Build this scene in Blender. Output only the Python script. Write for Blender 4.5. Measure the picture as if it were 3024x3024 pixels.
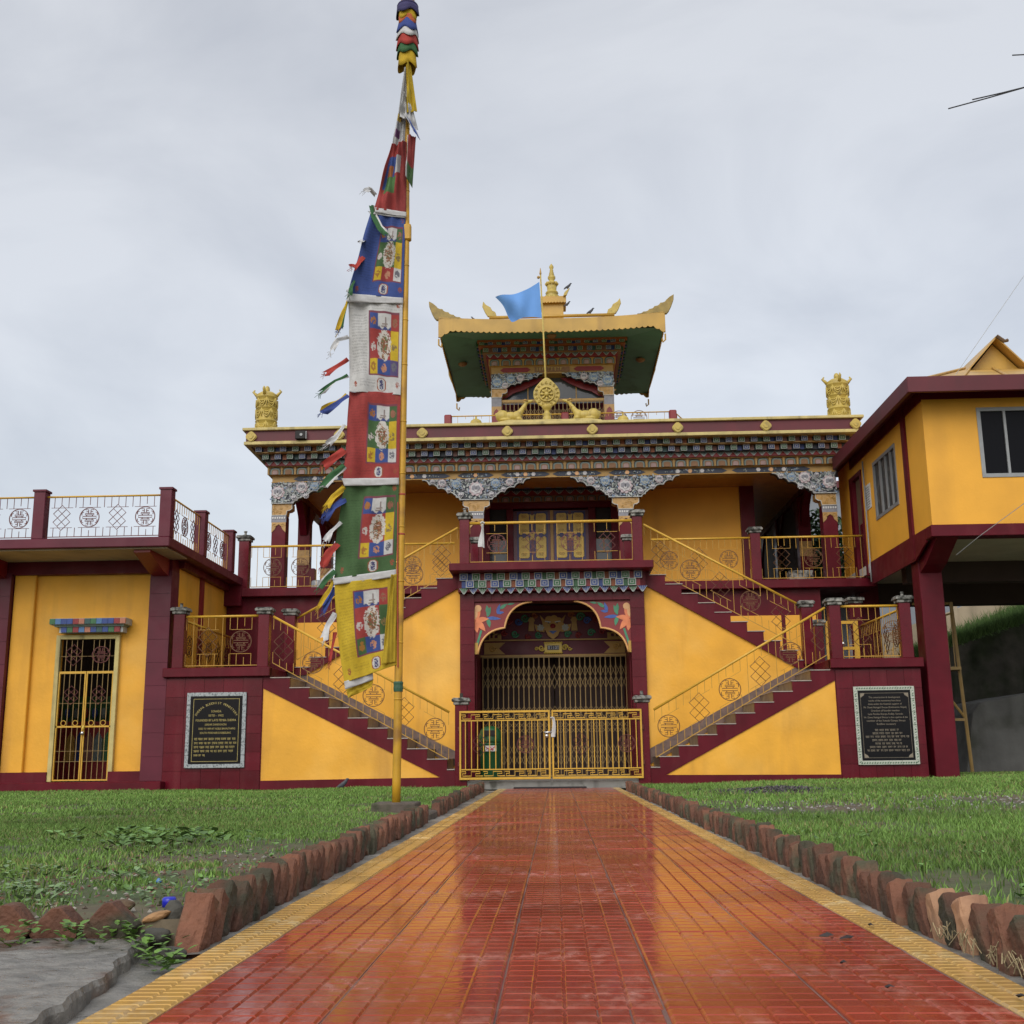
import bpy, math, random
import numpy as np
from mathutils import Vector, Matrix
rad = math.radians
rnd = random.Random(11)
nrs = np.random.RandomState(5)
for o in list(bpy.data.objects):
    bpy.data.objects.remove(o)
sc = bpy.context.scene
col = sc.collection

# ------------------------------------------------------------------ camera
CAM_POS = Vector((0.0, 0.0, 0.44))
YAW, PITCH, ROLL = 0.03552969, 0.21057338, 0.01150949
_f0 = Vector((-math.sin(YAW), math.cos(YAW), 0)); _r0 = Vector((math.cos(YAW), math.sin(YAW), 0)); _u0 = Vector((0, 0, 1))
FW = _f0 * math.cos(PITCH) + _u0 * math.sin(PITCH)
_u = _u0 * math.cos(PITCH) - _f0 * math.sin(PITCH)
RT = _r0 * math.cos(ROLL) - _u * math.sin(ROLL)
UP = _u * math.cos(ROLL) + _r0 * math.sin(ROLL)
cd = bpy.data.cameras.new('camera')
cd.sensor_width = 36.0; cd.lens = 36.0 * 1.12; cd.clip_start = 0.05; cd.clip_end = 2000
cam = bpy.data.objects.new('camera', cd); col.objects.link(cam)
m = Matrix((RT, UP, -FW)).transposed().to_4x4(); m.translation = CAM_POS
cam.matrix_world = m
sc.camera = cam

# ------------------------------------------------------------------ sky, sun, exposure
SUN_EL, SUN_AZ = rad(40), rad(196)          # azimuth measured clockwise from +Y: light comes from behind the camera
w = bpy.data.worlds.new('World'); sc.world = w; w.use_nodes = True
nt = w.node_tree; N = nt.nodes; L = nt.links; N.clear()
wo = N.new('ShaderNodeOutputWorld'); bg = N.new('ShaderNodeBackground'); bg2 = N.new('ShaderNodeBackground'); ad = N.new('ShaderNodeAddShader')
sky = N.new('ShaderNodeTexSky'); sky.sky_type = 'NISHITA'; sky.sun_disc = False; sky.sun_elevation = SUN_EL; sky.sun_rotation = SUN_AZ
sky.air_density = 1.0; sky.dust_density = 3.0
bg.inputs[1].default_value = 0.05
L.new(sky.outputs[0], bg.inputs[0])
tc = N.new('ShaderNodeTexCoord'); mp = N.new('ShaderNodeMapping'); mp.inputs['Scale'].default_value = (1.0, 1.0, 2.3)
mp.inputs['Rotation'].default_value = (0.0, rad(12), rad(10))
n1 = N.new('ShaderNodeTexNoise'); n1.inputs['Scale'].default_value = 2.6; n1.inputs['Detail'].default_value = 7; n1.inputs['Roughness'].default_value = 0.52; n1.inputs['Distortion'].default_value = 0.6
cr = N.new('ShaderNodeValToRGB')
cr.color_ramp.elements[0].position = 0.32; cr.color_ramp.elements[0].color = (0.475, 0.478, 0.488, 1)
cr.color_ramp.elements[1].position = 0.60; cr.color_ramp.elements[1].color = (0.625, 0.625, 0.625, 1)
L.new(tc.outputs['Generated'], mp.inputs[0]); L.new(mp.outputs[0], n1.inputs[0]); L.new(n1.outputs[0], cr.inputs[0])
L.new(cr.outputs[0], bg2.inputs[0]); bg2.inputs[1].default_value = 0.88
L.new(bg.outputs[0], ad.inputs[0]); L.new(bg2.outputs[0], ad.inputs[1]); L.new(ad.outputs[0], wo.inputs[0])

sd = bpy.data.lights.new('sun', 'SUN'); sd.energy = 1.5; sd.angle = rad(50); sd.color = (1.0, 0.985, 0.96)
sun = bpy.data.objects.new('sun', sd); col.objects.link(sun)
_d = Vector((math.sin(SUN_AZ) * math.cos(SUN_EL), math.cos(SUN_AZ) * math.cos(SUN_EL), math.sin(SUN_EL)))
sun.rotation_euler = _d.to_track_quat('Z', 'Y').to_euler()
sc.view_settings.view_transform = 'Standard'; sc.view_settings.look = 'None'
sc.view_settings.gamma = 1.0; sc.view_settings.use_curve_mapping = False
sc.view_settings.exposure = 0.18
sc.render.engine = 'CYCLES'
try:
    sc.cycles.max_bounces = 8; sc.cycles.diffuse_bounces = 5; sc.cycles.glossy_bounces = 3; sc.cycles.transmission_bounces = 3
except Exception:
    pass

# ------------------------------------------------------------------ materials
MATS = {}
def M(name, c, rough=0.6, var=0.10, scale=2.5, bump=0.0, bscale=60.0, metal=0.0, coat=0.0, spec=0.5, objvar=0.0,
      c2=None, c2scale=1.2, c2lo=0.5, c2hi=0.7, streak=None, rvar=0.0, attr=None, coat_rough=0.05, sheen=0.0, trans=0.0):
    """procedural principled material: base colour broken up by noise in world space, optional second colour,
    rain streaks, per-object variation, bump."""
    if name in MATS: return MATS[name]
    mt = bpy.data.materials.new(name); mt.use_nodes = True; MATS[name] = mt
    t = mt.node_tree; n = t.nodes; l = t.links; n.clear()
    out = n.new('ShaderNodeOutputMaterial'); p = n.new('ShaderNodeBsdfPrincipled'); l.new(p.outputs[0], out.inputs[0])
    geo = n.new('ShaderNodeNewGeometry')
    if attr:
        a = n.new('ShaderNodeAttribute'); a.attribute_name = attr; base = a.outputs['Color']
    else:
        r = n.new('ShaderNodeRGB'); r.outputs[0].default_value = (*c, 1); base = r.outputs[0]
    def noise(s, d=4, src=None):
        q = n.new('ShaderNodeTexNoise'); q.inputs['Scale'].default_value = s; q.inputs['Detail'].default_value = d
        l.new(src or geo.outputs['Position'], q.inputs['Vector']); return q.outputs[0]
    def remap(x, a, b, c_, d_):
        q = n.new('ShaderNodeMapRange'); q.inputs[1].default_value = a; q.inputs[2].default_value = b
        q.inputs[3].default_value = c_; q.inputs[4].default_value = d_; l.new(x, q.inputs[0]); return q.outputs[0]
    def mix(fac, a, b, mode='MIX'):
        q = n.new('ShaderNodeMix'); q.data_type = 'RGBA'; q.blend_type = mode
        if isinstance(fac, float): q.inputs[0].default_value = fac
        else: l.new(fac, q.inputs[0])
        for s, x in ((6, a), (7, b)):
            if isinstance(x, tuple): q.inputs[s].default_value = (*x, 1)
            else: l.new(x, q.inputs[s])
        return q.outputs[2]
    if c2: base = mix(remap(noise(c2scale, 5), c2lo, c2hi, 0.0, 1.0), base, c2)
    if streak:
        mpn = n.new('ShaderNodeMapping'); mpn.inputs['Scale'].default_value = (1, 1, 0.10); l.new(geo.outputs['Position'], mpn.inputs[0])
        base = mix(remap(noise(streak[1], 4, mpn.outputs[0]), 0.54, 0.76, 0.0, streak[2]), base, streak[0])
    if var > 0:
        g = n.new('ShaderNodeCombineColor'); v = remap(noise(scale, 6), 0.25, 0.75, 1 - var, 1 + var)
        for i in range(3): l.new(v, g.inputs[i])
        base = mix(1.0, base, g.outputs[0], 'MULTIPLY')
    if objvar > 0:
        oi = n.new('ShaderNodeObjectInfo'); g = n.new('ShaderNodeCombineColor'); v = remap(oi.outputs['Random'], 0, 1, 1 - objvar, 1 + objvar)
        for i in range(3): l.new(v, g.inputs[i])
        base = mix(1.0, base, g.outputs[0], 'MULTIPLY')
    l.new(base, p.inputs['Base Color'])
    p.inputs['Metallic'].default_value = metal
    p.inputs['Specular IOR Level'].default_value = spec
    p.inputs['Coat Weight'].default_value = coat; p.inputs['Coat Roughness'].default_value = coat_rough
    if trans > 0:
        p.inputs['Transmission Weight'].default_value = trans
    if rvar > 0: l.new(remap(noise(scale * 1.7, 5), 0.3, 0.7, max(0.02, rough - rvar), rough + rvar), p.inputs['Roughness'])
    else: p.inputs['Roughness'].default_value = rough
    if bump > 0:
        b = n.new('ShaderNodeBump'); b.inputs['Strength'].default_value = bump; b.inputs['Distance'].default_value = 0.01
        l.new(noise(bscale, 6), b.inputs['Height']); l.new(b.outputs[0], p.inputs['Normal'])
    return mt

YEL = (0.76, 0.375, 0.030)
M('yellow_wall', YEL, 0.62, 0.13, 2.2, 0.30, 22, c2=(0.78, 0.43, 0.075), c2scale=0.9, c2lo=0.48, c2hi=0.72, streak=((0.40, 0.19, 0.03), 2.6, 0.55))
M('yellow_plaster', (0.78, 0.38, 0.034), 0.6, 0.10, 1.6, 0.20, 30, streak=((0.50, 0.24, 0.03), 2.2, 0.3))
M('yellow_metal', (0.58, 0.335, 0.035), 0.42, 0.14, 9, 0.0)
M('yellow_pole', (0.52, 0.285, 0.015), 0.5, 0.2, 6, 0.12, 40, c2=(0.30, 0.15, 0.02), c2scale=4.5, c2lo=0.48, c2hi=0.66)
M('maroon', (0.098, 0.0040, 0.0115), 0.45, 0.25, 2.6, 0.06, 30, streak=((0.16, 0.035, 0.038), 5.0, 0.30), rvar=0.14, spec=0.22)
M('maroon_tile', (0.096, 0.0040, 0.0115), 0.26, 0.18, 3.0, 0.0, objvar=0.16, rvar=0.08, streak=((0.16, 0.035, 0.038), 6.0, 0.25), spec=0.28)
M('maroon_dull', (0.105, 0.014, 0.028), 0.45, 0.18, 3, 0.03, 40, rvar=0.1, spec=0.3)
M('maroon_red', (0.20, 0.012, 0.016), 0.42, 0.15, 3)
M('fascia', (0.098, 0.009, 0.016), 0.55, 0.2, 2.2, 0.05, 40, streak=((0.06, 0.012, 0.014), 3.0, 0.6))
M('gold_paint', (0.46, 0.345, 0.075), 0.5, 0.14, 6, 0.10, 60, c2=(0.26, 0.19, 0.055), c2scale=9, c2lo=0.56, c2hi=0.75)
M('gold_bright', (0.60, 0.43, 0.07), 0.4, 0.14, 9, 0.12, 80)
M('gold_dull', (0.38, 0.225, 0.055), 0.5, 0.16, 6, 0.06, 50)
M('gold_sheet', (0.46, 0.275, 0.045), 0.45, 0.16, 3, 0.05, 30, streak=((0.26, 0.15, 0.035), 4.0, 0.6))
M('rim_cream', (0.50, 0.41, 0.16), 0.6, 0.18, 6, 0.05, 50, streak=((0.16, 0.13, 0.06), 7.0, 0.7))
M('ochre', (0.44, 0.25, 0.05), 0.5, 0.15, 8)
M('emblem', (0.115, 0.042, 0.008), 0.5, 0.15, 9)
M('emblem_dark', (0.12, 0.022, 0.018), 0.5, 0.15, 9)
M('white', (0.60, 0.60, 0.57), 0.6, 0.1, 8)
M('outline', (0.42, 0.44, 0.43), 0.55, 0.14, 20)
M('blue', (0.018, 0.042, 0.19), 0.45, 0.2, 14)
M('green', (0.025, 0.105, 0.035), 0.45, 0.2, 14)
M('teal', (0.03, 0.085, 0.085), 0.5, 0.22, 14)
M('orange_brown', (0.30, 0.085, 0.025), 0.5, 0.2, 14)
M('brown_pink', (0.20, 0.085, 0.065), 0.5, 0.2, 14)
M('red_paint', (0.21, 0.012, 0.014), 0.5, 0.15, 12)
M('slate', (0.020, 0.026, 0.040), 0.5, 0.2, 12)
M('navy', (0.012, 0.020, 0.045), 0.5, 0.2, 12)
M('petal_white', (0.52, 0.51, 0.52), 0.55, 0.15, 22)
M('petal_pink', (0.46, 0.37, 0.39), 0.55, 0.15, 22)
M('petal_blue', (0.17, 0.25, 0.37), 0.55, 0.15, 22)
M('petal_mid', (0.22, 0.22, 0.25), 0.55, 0.15, 22)
M('leaf_grey', (0.12, 0.15, 0.145), 0.55, 0.2, 22)
M('leaf_pale', (0.36, 0.39, 0.37), 0.55, 0.2, 22)
M('arch_teal', (0.17, 0.225, 0.195), 0.55, 0.15, 20)
M('arch_pink', (0.36, 0.24, 0.22), 0.55, 0.15, 20)
M('arch_brown', (0.24, 0.12, 0.05), 0.55, 0.15, 20)
M('soffit_green', (0.075, 0.19, 0.15), 0.55, 0.14, 2.5, streak=((0.02, 0.04, 0.03), 2.0, 0.5))
M('soffit_grey', (0.50, 0.47, 0.41), 0.75, 0.12, 3, 0.05, 30)
M('cream_plaster', (0.44, 0.36, 0.25), 0.8, 0.18, 1.5, 0.1, 30, streak=((0.16, 0.13, 0.09), 2.0, 0.6))
M('concrete', (0.24, 0.235, 0.215), 0.75, 0.25, 4, 0.35, 30, c2=(0.07, 0.068, 0.055), c2scale=5, c2lo=0.55, c2hi=0.7, streak=((0.05, 0.048, 0.04), 6.0, 0.6))
M('cap_concrete', (0.27, 0.265, 0.24), 0.85, 0.3, 9, 0.4, 60, c2=(0.035, 0.035, 0.03), c2scale=13, c2lo=0.44, c2hi=0.60, streak=((0.03, 0.03, 0.027), 16.0, 0.8))
M('wet_concrete', (0.17, 0.16, 0.14), 0.45, 0.35, 9, 0.9, 45, rvar=0.25, c2=(0.30, 0.285, 0.255), c2scale=3.5, c2lo=0.46, c2hi=0.62)
M('apron_concrete', (0.175, 0.165, 0.145), 0.40, 0.45, 14, 1.0, 40, rvar=0.25, c2=(0.12, 0.062, 0.036), c2scale=4.0, c2lo=0.52, c2hi=0.62, streak=((0.07, 0.065, 0.055), 5.0, 0.5))
M('dark_concrete', (0.075, 0.072, 0.060), 0.9, 0.45, 3.0, 0.9, 9, c2=(0.022, 0.032, 0.012), c2scale=1.6, c2lo=0.42, c2hi=0.60, streak=((0.15, 0.14, 0.12), 1.8, 0.6))
M('tread', (0.19, 0.135, 0.085), 0.4, 0.2, 8, 0.04, 50, c2=(0.27, 0.22, 0.12), c2scale=6)
M('nosing', (0.36, 0.31, 0.27), 0.5, 0.2, 12)
M('skirting', (0.15, 0.095, 0.075), 0.4, 0.3, 9, 0.05, 50, c2=(0.075, 0.065, 0.06), c2scale=12)
M('granite', (0.007, 0.007, 0.009), 0.22, 0.3, 60, 0.0, spec=0.18)
M('bar_metal', (0.43, 0.235, 0.028), 0.5, 0.2, 9)
M('plaque_gold', (0.40, 0.32, 0.10), 0.5, 0.1, 20)
M('plaque_tile', (0.33, 0.36, 0.37), 0.35, 0.10, 40, 0.15, 90, c2=(0.13, 0.15, 0.16), c2scale=42, c2lo=0.52, c2hi=0.62)
M('plaque_tile_green', (0.42, 0.45, 0.38), 0.35, 0.1, 40)
M('plaque_green', (0.06, 0.13, 0.075), 0.4, 0.2, 40)
M('dark', (0.012, 0.010, 0.010), 0.7, 0.0)
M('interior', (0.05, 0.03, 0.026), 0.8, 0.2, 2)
M('glass_dark', (0.004, 0.004, 0.006), 0.25, 0.0, spec=0.12)
M('glass_grey', (0.075, 0.085, 0.095), 0.10, 0.1, 1.0, spec=0.6)
M('alu', (0.27, 0.28, 0.285), 0.45, 0.1, 9, metal=0.3)
M('steel', (0.55, 0.55, 0.54), 0.3, 0.1, 9, metal=0.9)
M('bin_green', (0.012, 0.085, 0.028), 0.35, 0.12, 8)
M('brick', (0.140, 0.056, 0.030), 0.8, 0.35, 12, 1.0, 55, objvar=0.30, c2=(0.050, 0.045, 0.024), c2scale=6, c2lo=0.46, c2hi=0.60)
M('brick_fresh', (0.36, 0.20, 0.11), 0.8, 0.2, 9, 0.6, 40, c2=(0.20, 0.10, 0.06), c2scale=8)
M('stone', (0.16, 0.15, 0.13), 0.7, 0.3, 8, 0.5, 30, objvar=0.3)
M('bark', (0.12, 0.075, 0.04), 0.8, 0.3, 14, 0.5, 40)
M('wood', (0.33, 0.18, 0.075), 0.7, 0.25, 18, 0.3, 60)
M('blue_plastic', (0.012, 0.02, 0.42), 0.3, 0.1, 5)
M('cloth_white', (0.55, 0.55, 0.54), 0.85, 0.1, 9, 0.1, 160)
M('wire', (0.01, 0.01, 0.012), 0.6, 0.0)
M('pigeon', (0.06, 0.065, 0.08), 0.7, 0.3, 40)
M('flag_blue', (0.135, 0.32, 0.70), 0.75, 0.06, 6, 0.05, 200)
M('print', (1, 1, 1), 0.85, 0.10, 30, 0.12, 220, attr='Col')
M('grass', (1, 1, 1), 0.6, 0.0, attr='Col', spec=0.25)
M('leaf', (1, 1, 1), 0.5, 0.12, 30, attr='Col', spec=0.35)
M('paint_print', (1, 1, 1), 0.45, 0.05, 30, attr='Col')
M('tin', (0.47, 0.285, 0.075), 0.45, 0.2, 2.5, 0.05, 20, streak=((0.25, 0.14, 0.05), 3, 0.5))

# ------------------------------------------------------------------ mesh helpers
PINV = {}
def link(o, parent=None):
    col.objects.link(o)
    if parent is not None:
        o.parent = parent
        if parent.name in PINV: o.matrix_parent_inverse = PINV[parent.name]     # parts are given in world coordinates
    return o
class MB:
    def __init__(s): s.v = []; s.f = []; s.m = []; s.c = None
    def add(s, vs, fs, mi=0):
        n = len(s.v); s.v += [tuple(p) for p in vs]; s.f += [tuple(i + n for i in f) for f in fs]; s.m += [mi] * len(fs); return s
    def box(s, x0, x1, y0, y1, z0, z1, mi=0):
        v = [(x, y, z) for z in (z0, z1) for y in (y0, y1) for x in (x0, x1)]
        return s.add(v, [(0, 2, 3, 1), (4, 5, 7, 6), (0, 1, 5, 4), (2, 6, 7, 3), (0, 4, 6, 2), (1, 3, 7, 5)], mi)
    def _prism(s, pts, mi):
        n = len(pts) // 2
        f = [tuple(range(n)), tuple(range(2 * n - 1, n - 1, -1))] + [(i, i + n, (i + 1) % n + n, (i + 1) % n) for i in range(n)]
        return s.add(pts, f, mi)
    @staticmethod
    def _ccw(p):
        a = sum(p[i][0] * p[(i + 1) % len(p)][1] - p[(i + 1) % len(p)][0] * p[i][1] for i in range(len(p)))
        return list(p) if a > 0 else list(p)[::-1]
    def prism(s, poly, y0, y1, mi=0):          # polygon in x,z pushed along y
        p = MB._ccw(poly); return s._prism([(x, y0, z) for x, z in p] + [(x, y1, z) for x, z in p], mi)
    def prismx(s, poly, x0, x1, mi=0):         # polygon in y,z pushed along x
        p = MB._ccw(poly)[::-1]; return s._prism([(x0, y, z) for y, z in p] + [(x1, y, z) for y, z in p], mi)
    def prismz(s, poly, z0, z1, mi=0):
        p = MB._ccw(poly)[::-1]; return s._prism([(x, y, z0) for x, y in p] + [(x, y, z1) for x, y in p], mi)
    def tube(s, pts, r, n=6, closed=False, mi=0, flat=None):
        P = [Vector(p) for p in pts]; k = len(P); rings = []
        ref = None
        for i in range(k):
            a = P[(i - 1) % k] if (closed or i > 0) else P[i]; b = P[(i + 1) % k] if (closed or i < k - 1) else P[i]
            d = (b - a).normalized() if (b - a).length > 1e-9 else Vector((0, 0, 1))
            if ref is None: ref = Vector((0, 1, 0)) if abs(d.y) < 0.9 else Vector((1, 0, 0))
            u = d.cross(ref)
            if u.length < 1e-6: u = d.cross(Vector((1, 0.3, 0)))
            u.normalize(); v2 = d.cross(u).normalized()
            rr = r[i] if isinstance(r, (list, tuple)) else r
            rings.append([P[i] + (u * math.cos(2 * math.pi * (j + .5) / n) + v2 * math.sin(2 * math.pi * (j + .5) / n)) * rr for j in range(n)])
        vs = [q for g in rings for q in g]; fs = []
        for i in range(k if closed else k - 1):
            a = i * n; b = ((i + 1) % k) * n
            fs += [(a + j, a + (j + 1) % n, b + (j + 1) % n, b + j) for j in range(n)]
        if not closed: fs += [tuple(range(n - 1, -1, -1)), tuple((k - 1) * n + j for j in range(n))]
        return s.add(vs, fs, mi)
    def lathe(s, prof, n=20, c=(0, 0, 0), mi=0, sx=1.0, sy=1.0):
        vs = []; fs = []
        for r, z in prof:
            vs += [(c[0] + r * sx * math.cos(2 * math.pi * j / n), c[1] + r * sy * math.sin(2 * math.pi * j / n), c[2] + z) for j in range(n)]
        for i in range(len(prof) - 1):
            fs += [(i * n + j, i * n + (j + 1) % n, (i + 1) * n + (j + 1) % n, (i + 1) * n + j) for j in range(n)]
        fs += [tuple(range(n - 1, -1, -1)), tuple((len(prof) - 1) * n + j for j in range(n))]
        return s.add(vs, fs, mi)
    def ball(s, c, rx, ry, rz, n=10, k=6, mi=0):
        return s.lathe([(max(1e-3, math.sin(math.pi * i / k)), -math.cos(math.pi * i / k) * rz) for i in range(k + 1)], n, c, mi, rx, ry)
    def disc(s, cx, cz, r, y0, y1, n=12, mi=0, lobes=0, amp=0.0, rot=0.0, sz=1.0):
        m_ = max(n, lobes * 4)
        p = []
        for i in range(m_):
            a = 2 * math.pi * i / m_ + rot; q = r * (1 + (amp * abs(math.cos(lobes * a / 2)) - amp * .5 if lobes else 0))
            p.append((cx + q * math.cos(a), cz + q * sz * math.sin(a)))
        return s.prism(p, y0, y1, mi)
    def mesh(s, name, mats, smooth=False):
        me = bpy.data.meshes.new(name); me.from_pydata(s.v, [], s.f)
        for q in (mats if isinstance(mats, (list, tuple)) else [mats]): me.materials.append(MATS[q] if isinstance(q, str) else q)
        if len(set(s.m)) > 1: me.polygons.foreach_set('material_index', s.m)
        if smooth: me.polygons.foreach_set('use_smooth', [True] * len(s.f))
        me.update(); return me
    def build(s, name, mats, parent=None, smooth=False, bevel=0.0, seg=1):
        o = bpy.data.objects.new(name, s.mesh(name, mats, smooth)); link(o, parent)
        if bevel > 0:
            b = o.modifiers.new('bevel', 'BEVEL'); b.width = bevel; b.segments = seg; b.limit_method = 'ANGLE'; b.angle_limit = rad(40)
        return o
def tag(o, label, cat, group=None):
    o['label'] = label; o['category'] = cat
    if group: o['group'] = group
    return o
def thing(name, label, cat, loc=(0, 0, 0), group=None, rz=0.0, world=True):
    o = bpy.data.objects.new(name, None); o.location = loc; o.rotation_euler = (0, 0, rz); o.empty_display_size = 0.2
    link(o)
    if world: PINV[o.name] = (Matrix.Translation(Vector(loc)) @ Matrix.Rotation(rz, 4, 'Z')).inverted()
    return tag(o, label, cat, group)
def struct(o): o['kind'] = 'structure'; return o
def stuff(o): o['kind'] = 'stuff'; return o
def inst(name, me, parent, loc=(0, 0, 0), rot=(0, 0, 0), scale=(1, 1, 1)):
    o = bpy.data.objects.new(name, me); o.location = loc; o.rotation_euler = rot; o.scale = scale; return link(o, parent)
def setcol(me, cols):
    a = me.color_attributes.new('Col', 'FLOAT_COLOR', 'POINT')
    c = np.ones((len(me.vertices), 4), np.float32); c[:, :3] = cols; a.data.foreach_set('color', c.ravel())
def cells(parent, x0, x1, z0, z1, y0, y1, nx, nz, mat, gap=0.004, name='tile', tilt=0.004):
    """wall tiles in the x,z plane, each an object; slightly out of true"""
    wx = (x1 - x0) / nx; wz = (z1 - z0) / nz
    me = MB().box(-wx / 2 + gap / 2, wx / 2 - gap / 2, 0, y1 - y0, -wz / 2 + gap / 2, wz / 2 - gap / 2).mesh(name, mat)
    for i in range(nx):
        for j in range(nz):
            inst(name, me, parent, (x0 + (i + .5) * wx, y0 + rnd.uniform(-.001, .001), z0 + (j + .5) * wz), (rnd.uniform(-tilt, tilt), 0, rnd.uniform(-tilt, tilt)))
M('grille', (0.26, 0.165, 0.05), 0.5, 0.2, 8)
def px(x, y, Y):
    """photo pixel (1932 px scale) -> x, z on the upright plane at distance Y"""
    d = FW * (1932 * 1.12) + RT * (x - 966) - UP * (y - 966)
    p = CAM_POS + d * (Y / d.y); return p.x, p.z
# ================================================================== GROUND, PATH, KERBS
import bmesh
def vnoise(x, y, s, seed=0):
    """cheap smooth value noise for scattering and relief"""
    x = np.asarray(x, float) * s + seed * 17.3; y = np.asarray(y, float) * s + seed * 9.7
    xi = np.floor(x).astype(int); yi = np.floor(y).astype(int); fx = x - xi; fy = y - yi
    def h(a, b):
        q = np.sin(a * 127.1 + b * 311.7 + seed * 74.7) * 43758.5453; return q - np.floor(q)
    fx = fx * fx * (3 - 2 * fx); fy = fy * fy * (3 - 2 * fy)
    return (h(xi, yi) * (1 - fx) + h(xi + 1, yi) * fx) * (1 - fy) + (h(xi, yi + 1) * (1 - fx) + h(xi + 1, yi + 1) * fx) * fy
def fbm(x, y, s, seed=0):
    return (vnoise(x, y, s, seed) + .5 * vnoise(x, y, s * 2.1, seed + 1) + .25 * vnoise(x, y, s * 4.3, seed + 2)) / 1.75
def seam(y): return -.945 - .0073 * (np.asarray(y, float) - 3)     # line of the left kerb
def ground_z(x, y):
    x = np.asarray(x, float); y = np.asarray(y, float)
    z = 0.035 + 0.05 * (fbm(x, y, .7, 3) - .5) + 0.02 * (fbm(x, y, 4, 6) - .5)
    z = z + np.clip((x - 2.0) / 4.0, 0, 1) * np.clip((y - 4) / 10, 0, 1) * 0.07
    z = z - np.clip((y - 13) / 4, 0, 1) * np.clip((-x) / 3, 0, 1) * 0.02
    z = np.where((x > seam(y)) & (x < 1.0), -0.10, z)                    # bed under the path
    z = np.where((x <= seam(y)) & (y < 3.045), -0.12, z)                  # bed under the concrete apron
    return z
xs = np.unique(np.round(np.concatenate([np.linspace(-400, -14, 10), np.arange(-14, 14.01, 0.13), np.linspace(14, 400, 10), np.arange(-1.12, -.90, .02), [.995, 1.005]]), 3))
ys = np.unique(np.round(np.concatenate([np.linspace(-300, 0, 8), np.arange(0, 24, 0.13), np.linspace(24, 900, 14), [3.03, 3.05, 3.06]]), 3))
GX, GY = np.meshgrid(xs, ys); GZ = ground_z(GX, GY)
nx_, ny_ = len(xs), len(ys)
gme = bpy.data.meshes.new('ground')
idx = np.arange(nx_ * ny_).reshape(ny_, nx_)
gf = np.stack([idx[:-1, :-1], idx[:-1, 1:], idx[1:, 1:], idx[1:, :-1]], -1).reshape(-1, 4)
gme.from_pydata(np.stack([GX, GY, GZ], -1).reshape(-1, 3).tolist(), [], gf.tolist())
gme.polygons.foreach_set('use_smooth', [True] * len(gf))
M('soil', (0.105, 0.082, 0.050), 0.85, 0.3, 7, 0.8, 40, c2=(0.055, 0.082, 0.022), c2scale=1.6, c2lo=0.40, c2hi=0.58)
gme.materials.append(MATS['soil'])
ground = link(bpy.data.objects.new('ground', gme)); struct(ground)

# ---- path: mortar bed with pressed tiles of five by five cells
def path_material(name, c, dust, grout):
    mt = bpy.data.materials.new(name); mt.use_nodes = True; MATS[name] = mt
    t = mt.node_tree; n = t.nodes; l = t.links; p = n['Principled BSDF']
    geo = n.new('ShaderNodeNewGeometry'); oi = n.new('ShaderNodeObjectInfo')
    def noise(s, d=5, sc_=(1, 1, 1)):
        mm = n.new('ShaderNodeMapping'); mm.inputs['Scale'].default_value = sc_; l.new(geo.outputs['Position'], mm.inputs[0])
        q = n.new('ShaderNodeTexNoise'); q.inputs['Scale'].default_value = s; q.inputs['Detail'].default_value = d; q.inputs['Roughness'].default_value = .62
        l.new(mm.outputs[0], q.inputs['Vector']); return q.outputs[0]
    def remap(x, a, b, c_, d_):
        q = n.new('ShaderNodeMapRange'); q.inputs[1].default_value = a; q.inputs[2].default_value = b; q.inputs[3].default_value = c_; q.inputs[4].default_value = d_
        l.new(x, q.inputs[0]); return q.outputs[0]
    def mix(f, a, b, mode='MIX'):
        q = n.new('ShaderNodeMix'); q.data_type = 'RGBA'; q.blend_type = mode
        if isinstance(f, float): q.inputs[0].default_value = f
        else: l.new(f, q.inputs[0])
        for s, x in ((6, a), (7, b)):
            if isinstance(x, tuple): q.inputs[s].default_value = (*x, 1)
            else: l.new(x, q.inputs[s])
        return q.outputs[2]
    dfac = remap(noise(3.4, 6), .44, .66, 0.0, .80)
    fine = remap(noise(26, 6, (1, .6, 1)), .42, .62, .0, 1.0)
    mm = n.new('ShaderNodeMath'); mm.operation = 'MULTIPLY'; l.new(dfac, mm.inputs[0]); l.new(fine, mm.inputs[1])
    base = mix(mm.outputs[0], c, dust)
    base = mix(remap(noise(1.1, 3), .42, .66, 0, .45), base, tuple(q * .72 for q in c))
    g = n.new('ShaderNodeCombineColor'); v = remap(oi.outputs['Random'], 0, 1, .84, 1.14)
    for i in range(3): l.new(v, g.inputs[i])
    base = mix(1.0, base, g.outputs[0], 'MULTIPLY')
    l.new(base, p.inputs['Base Color'])
    r1 = remap(noise(2.3, 6), .38, .62, .06, .17)
    ma = n.new('ShaderNodeMath'); ma.operation = 'ADD'; l.new(r1, ma.inputs[0]); l.new(remap(mm.outputs[0], 0, 1, 0, .25), ma.inputs[1])
    l.new(ma.outputs[0], p.inputs['Roughness'])
    p.inputs['IOR'].default_value = 1.42
    b = n.new('ShaderNodeBump'); b.inputs['Strength'].default_value = .10; b.inputs['Distance'].default_value = .004
    l.new(noise(34, 4), b.inputs['Height']); l.new(b.outputs[0], p.inputs['Normal'])
    return mt
path_material('tile_red', (0.305, 0.052, 0.028), (0.44, 0.19, 0.15), None)
path_material('tile_yellow', (0.49, 0.295, 0.085), (0.54, 0.43, 0.23), None)
M('grout', (0.19, 0.095, 0.075), 0.5, 0.4, 5, 0.3, 60, rvar=0.2, c2=(0.10, 0.045, 0.035), c2scale=2.2, c2lo=0.45, c2hi=0.6)
PX0, TW = -0.715, 0.300
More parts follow.
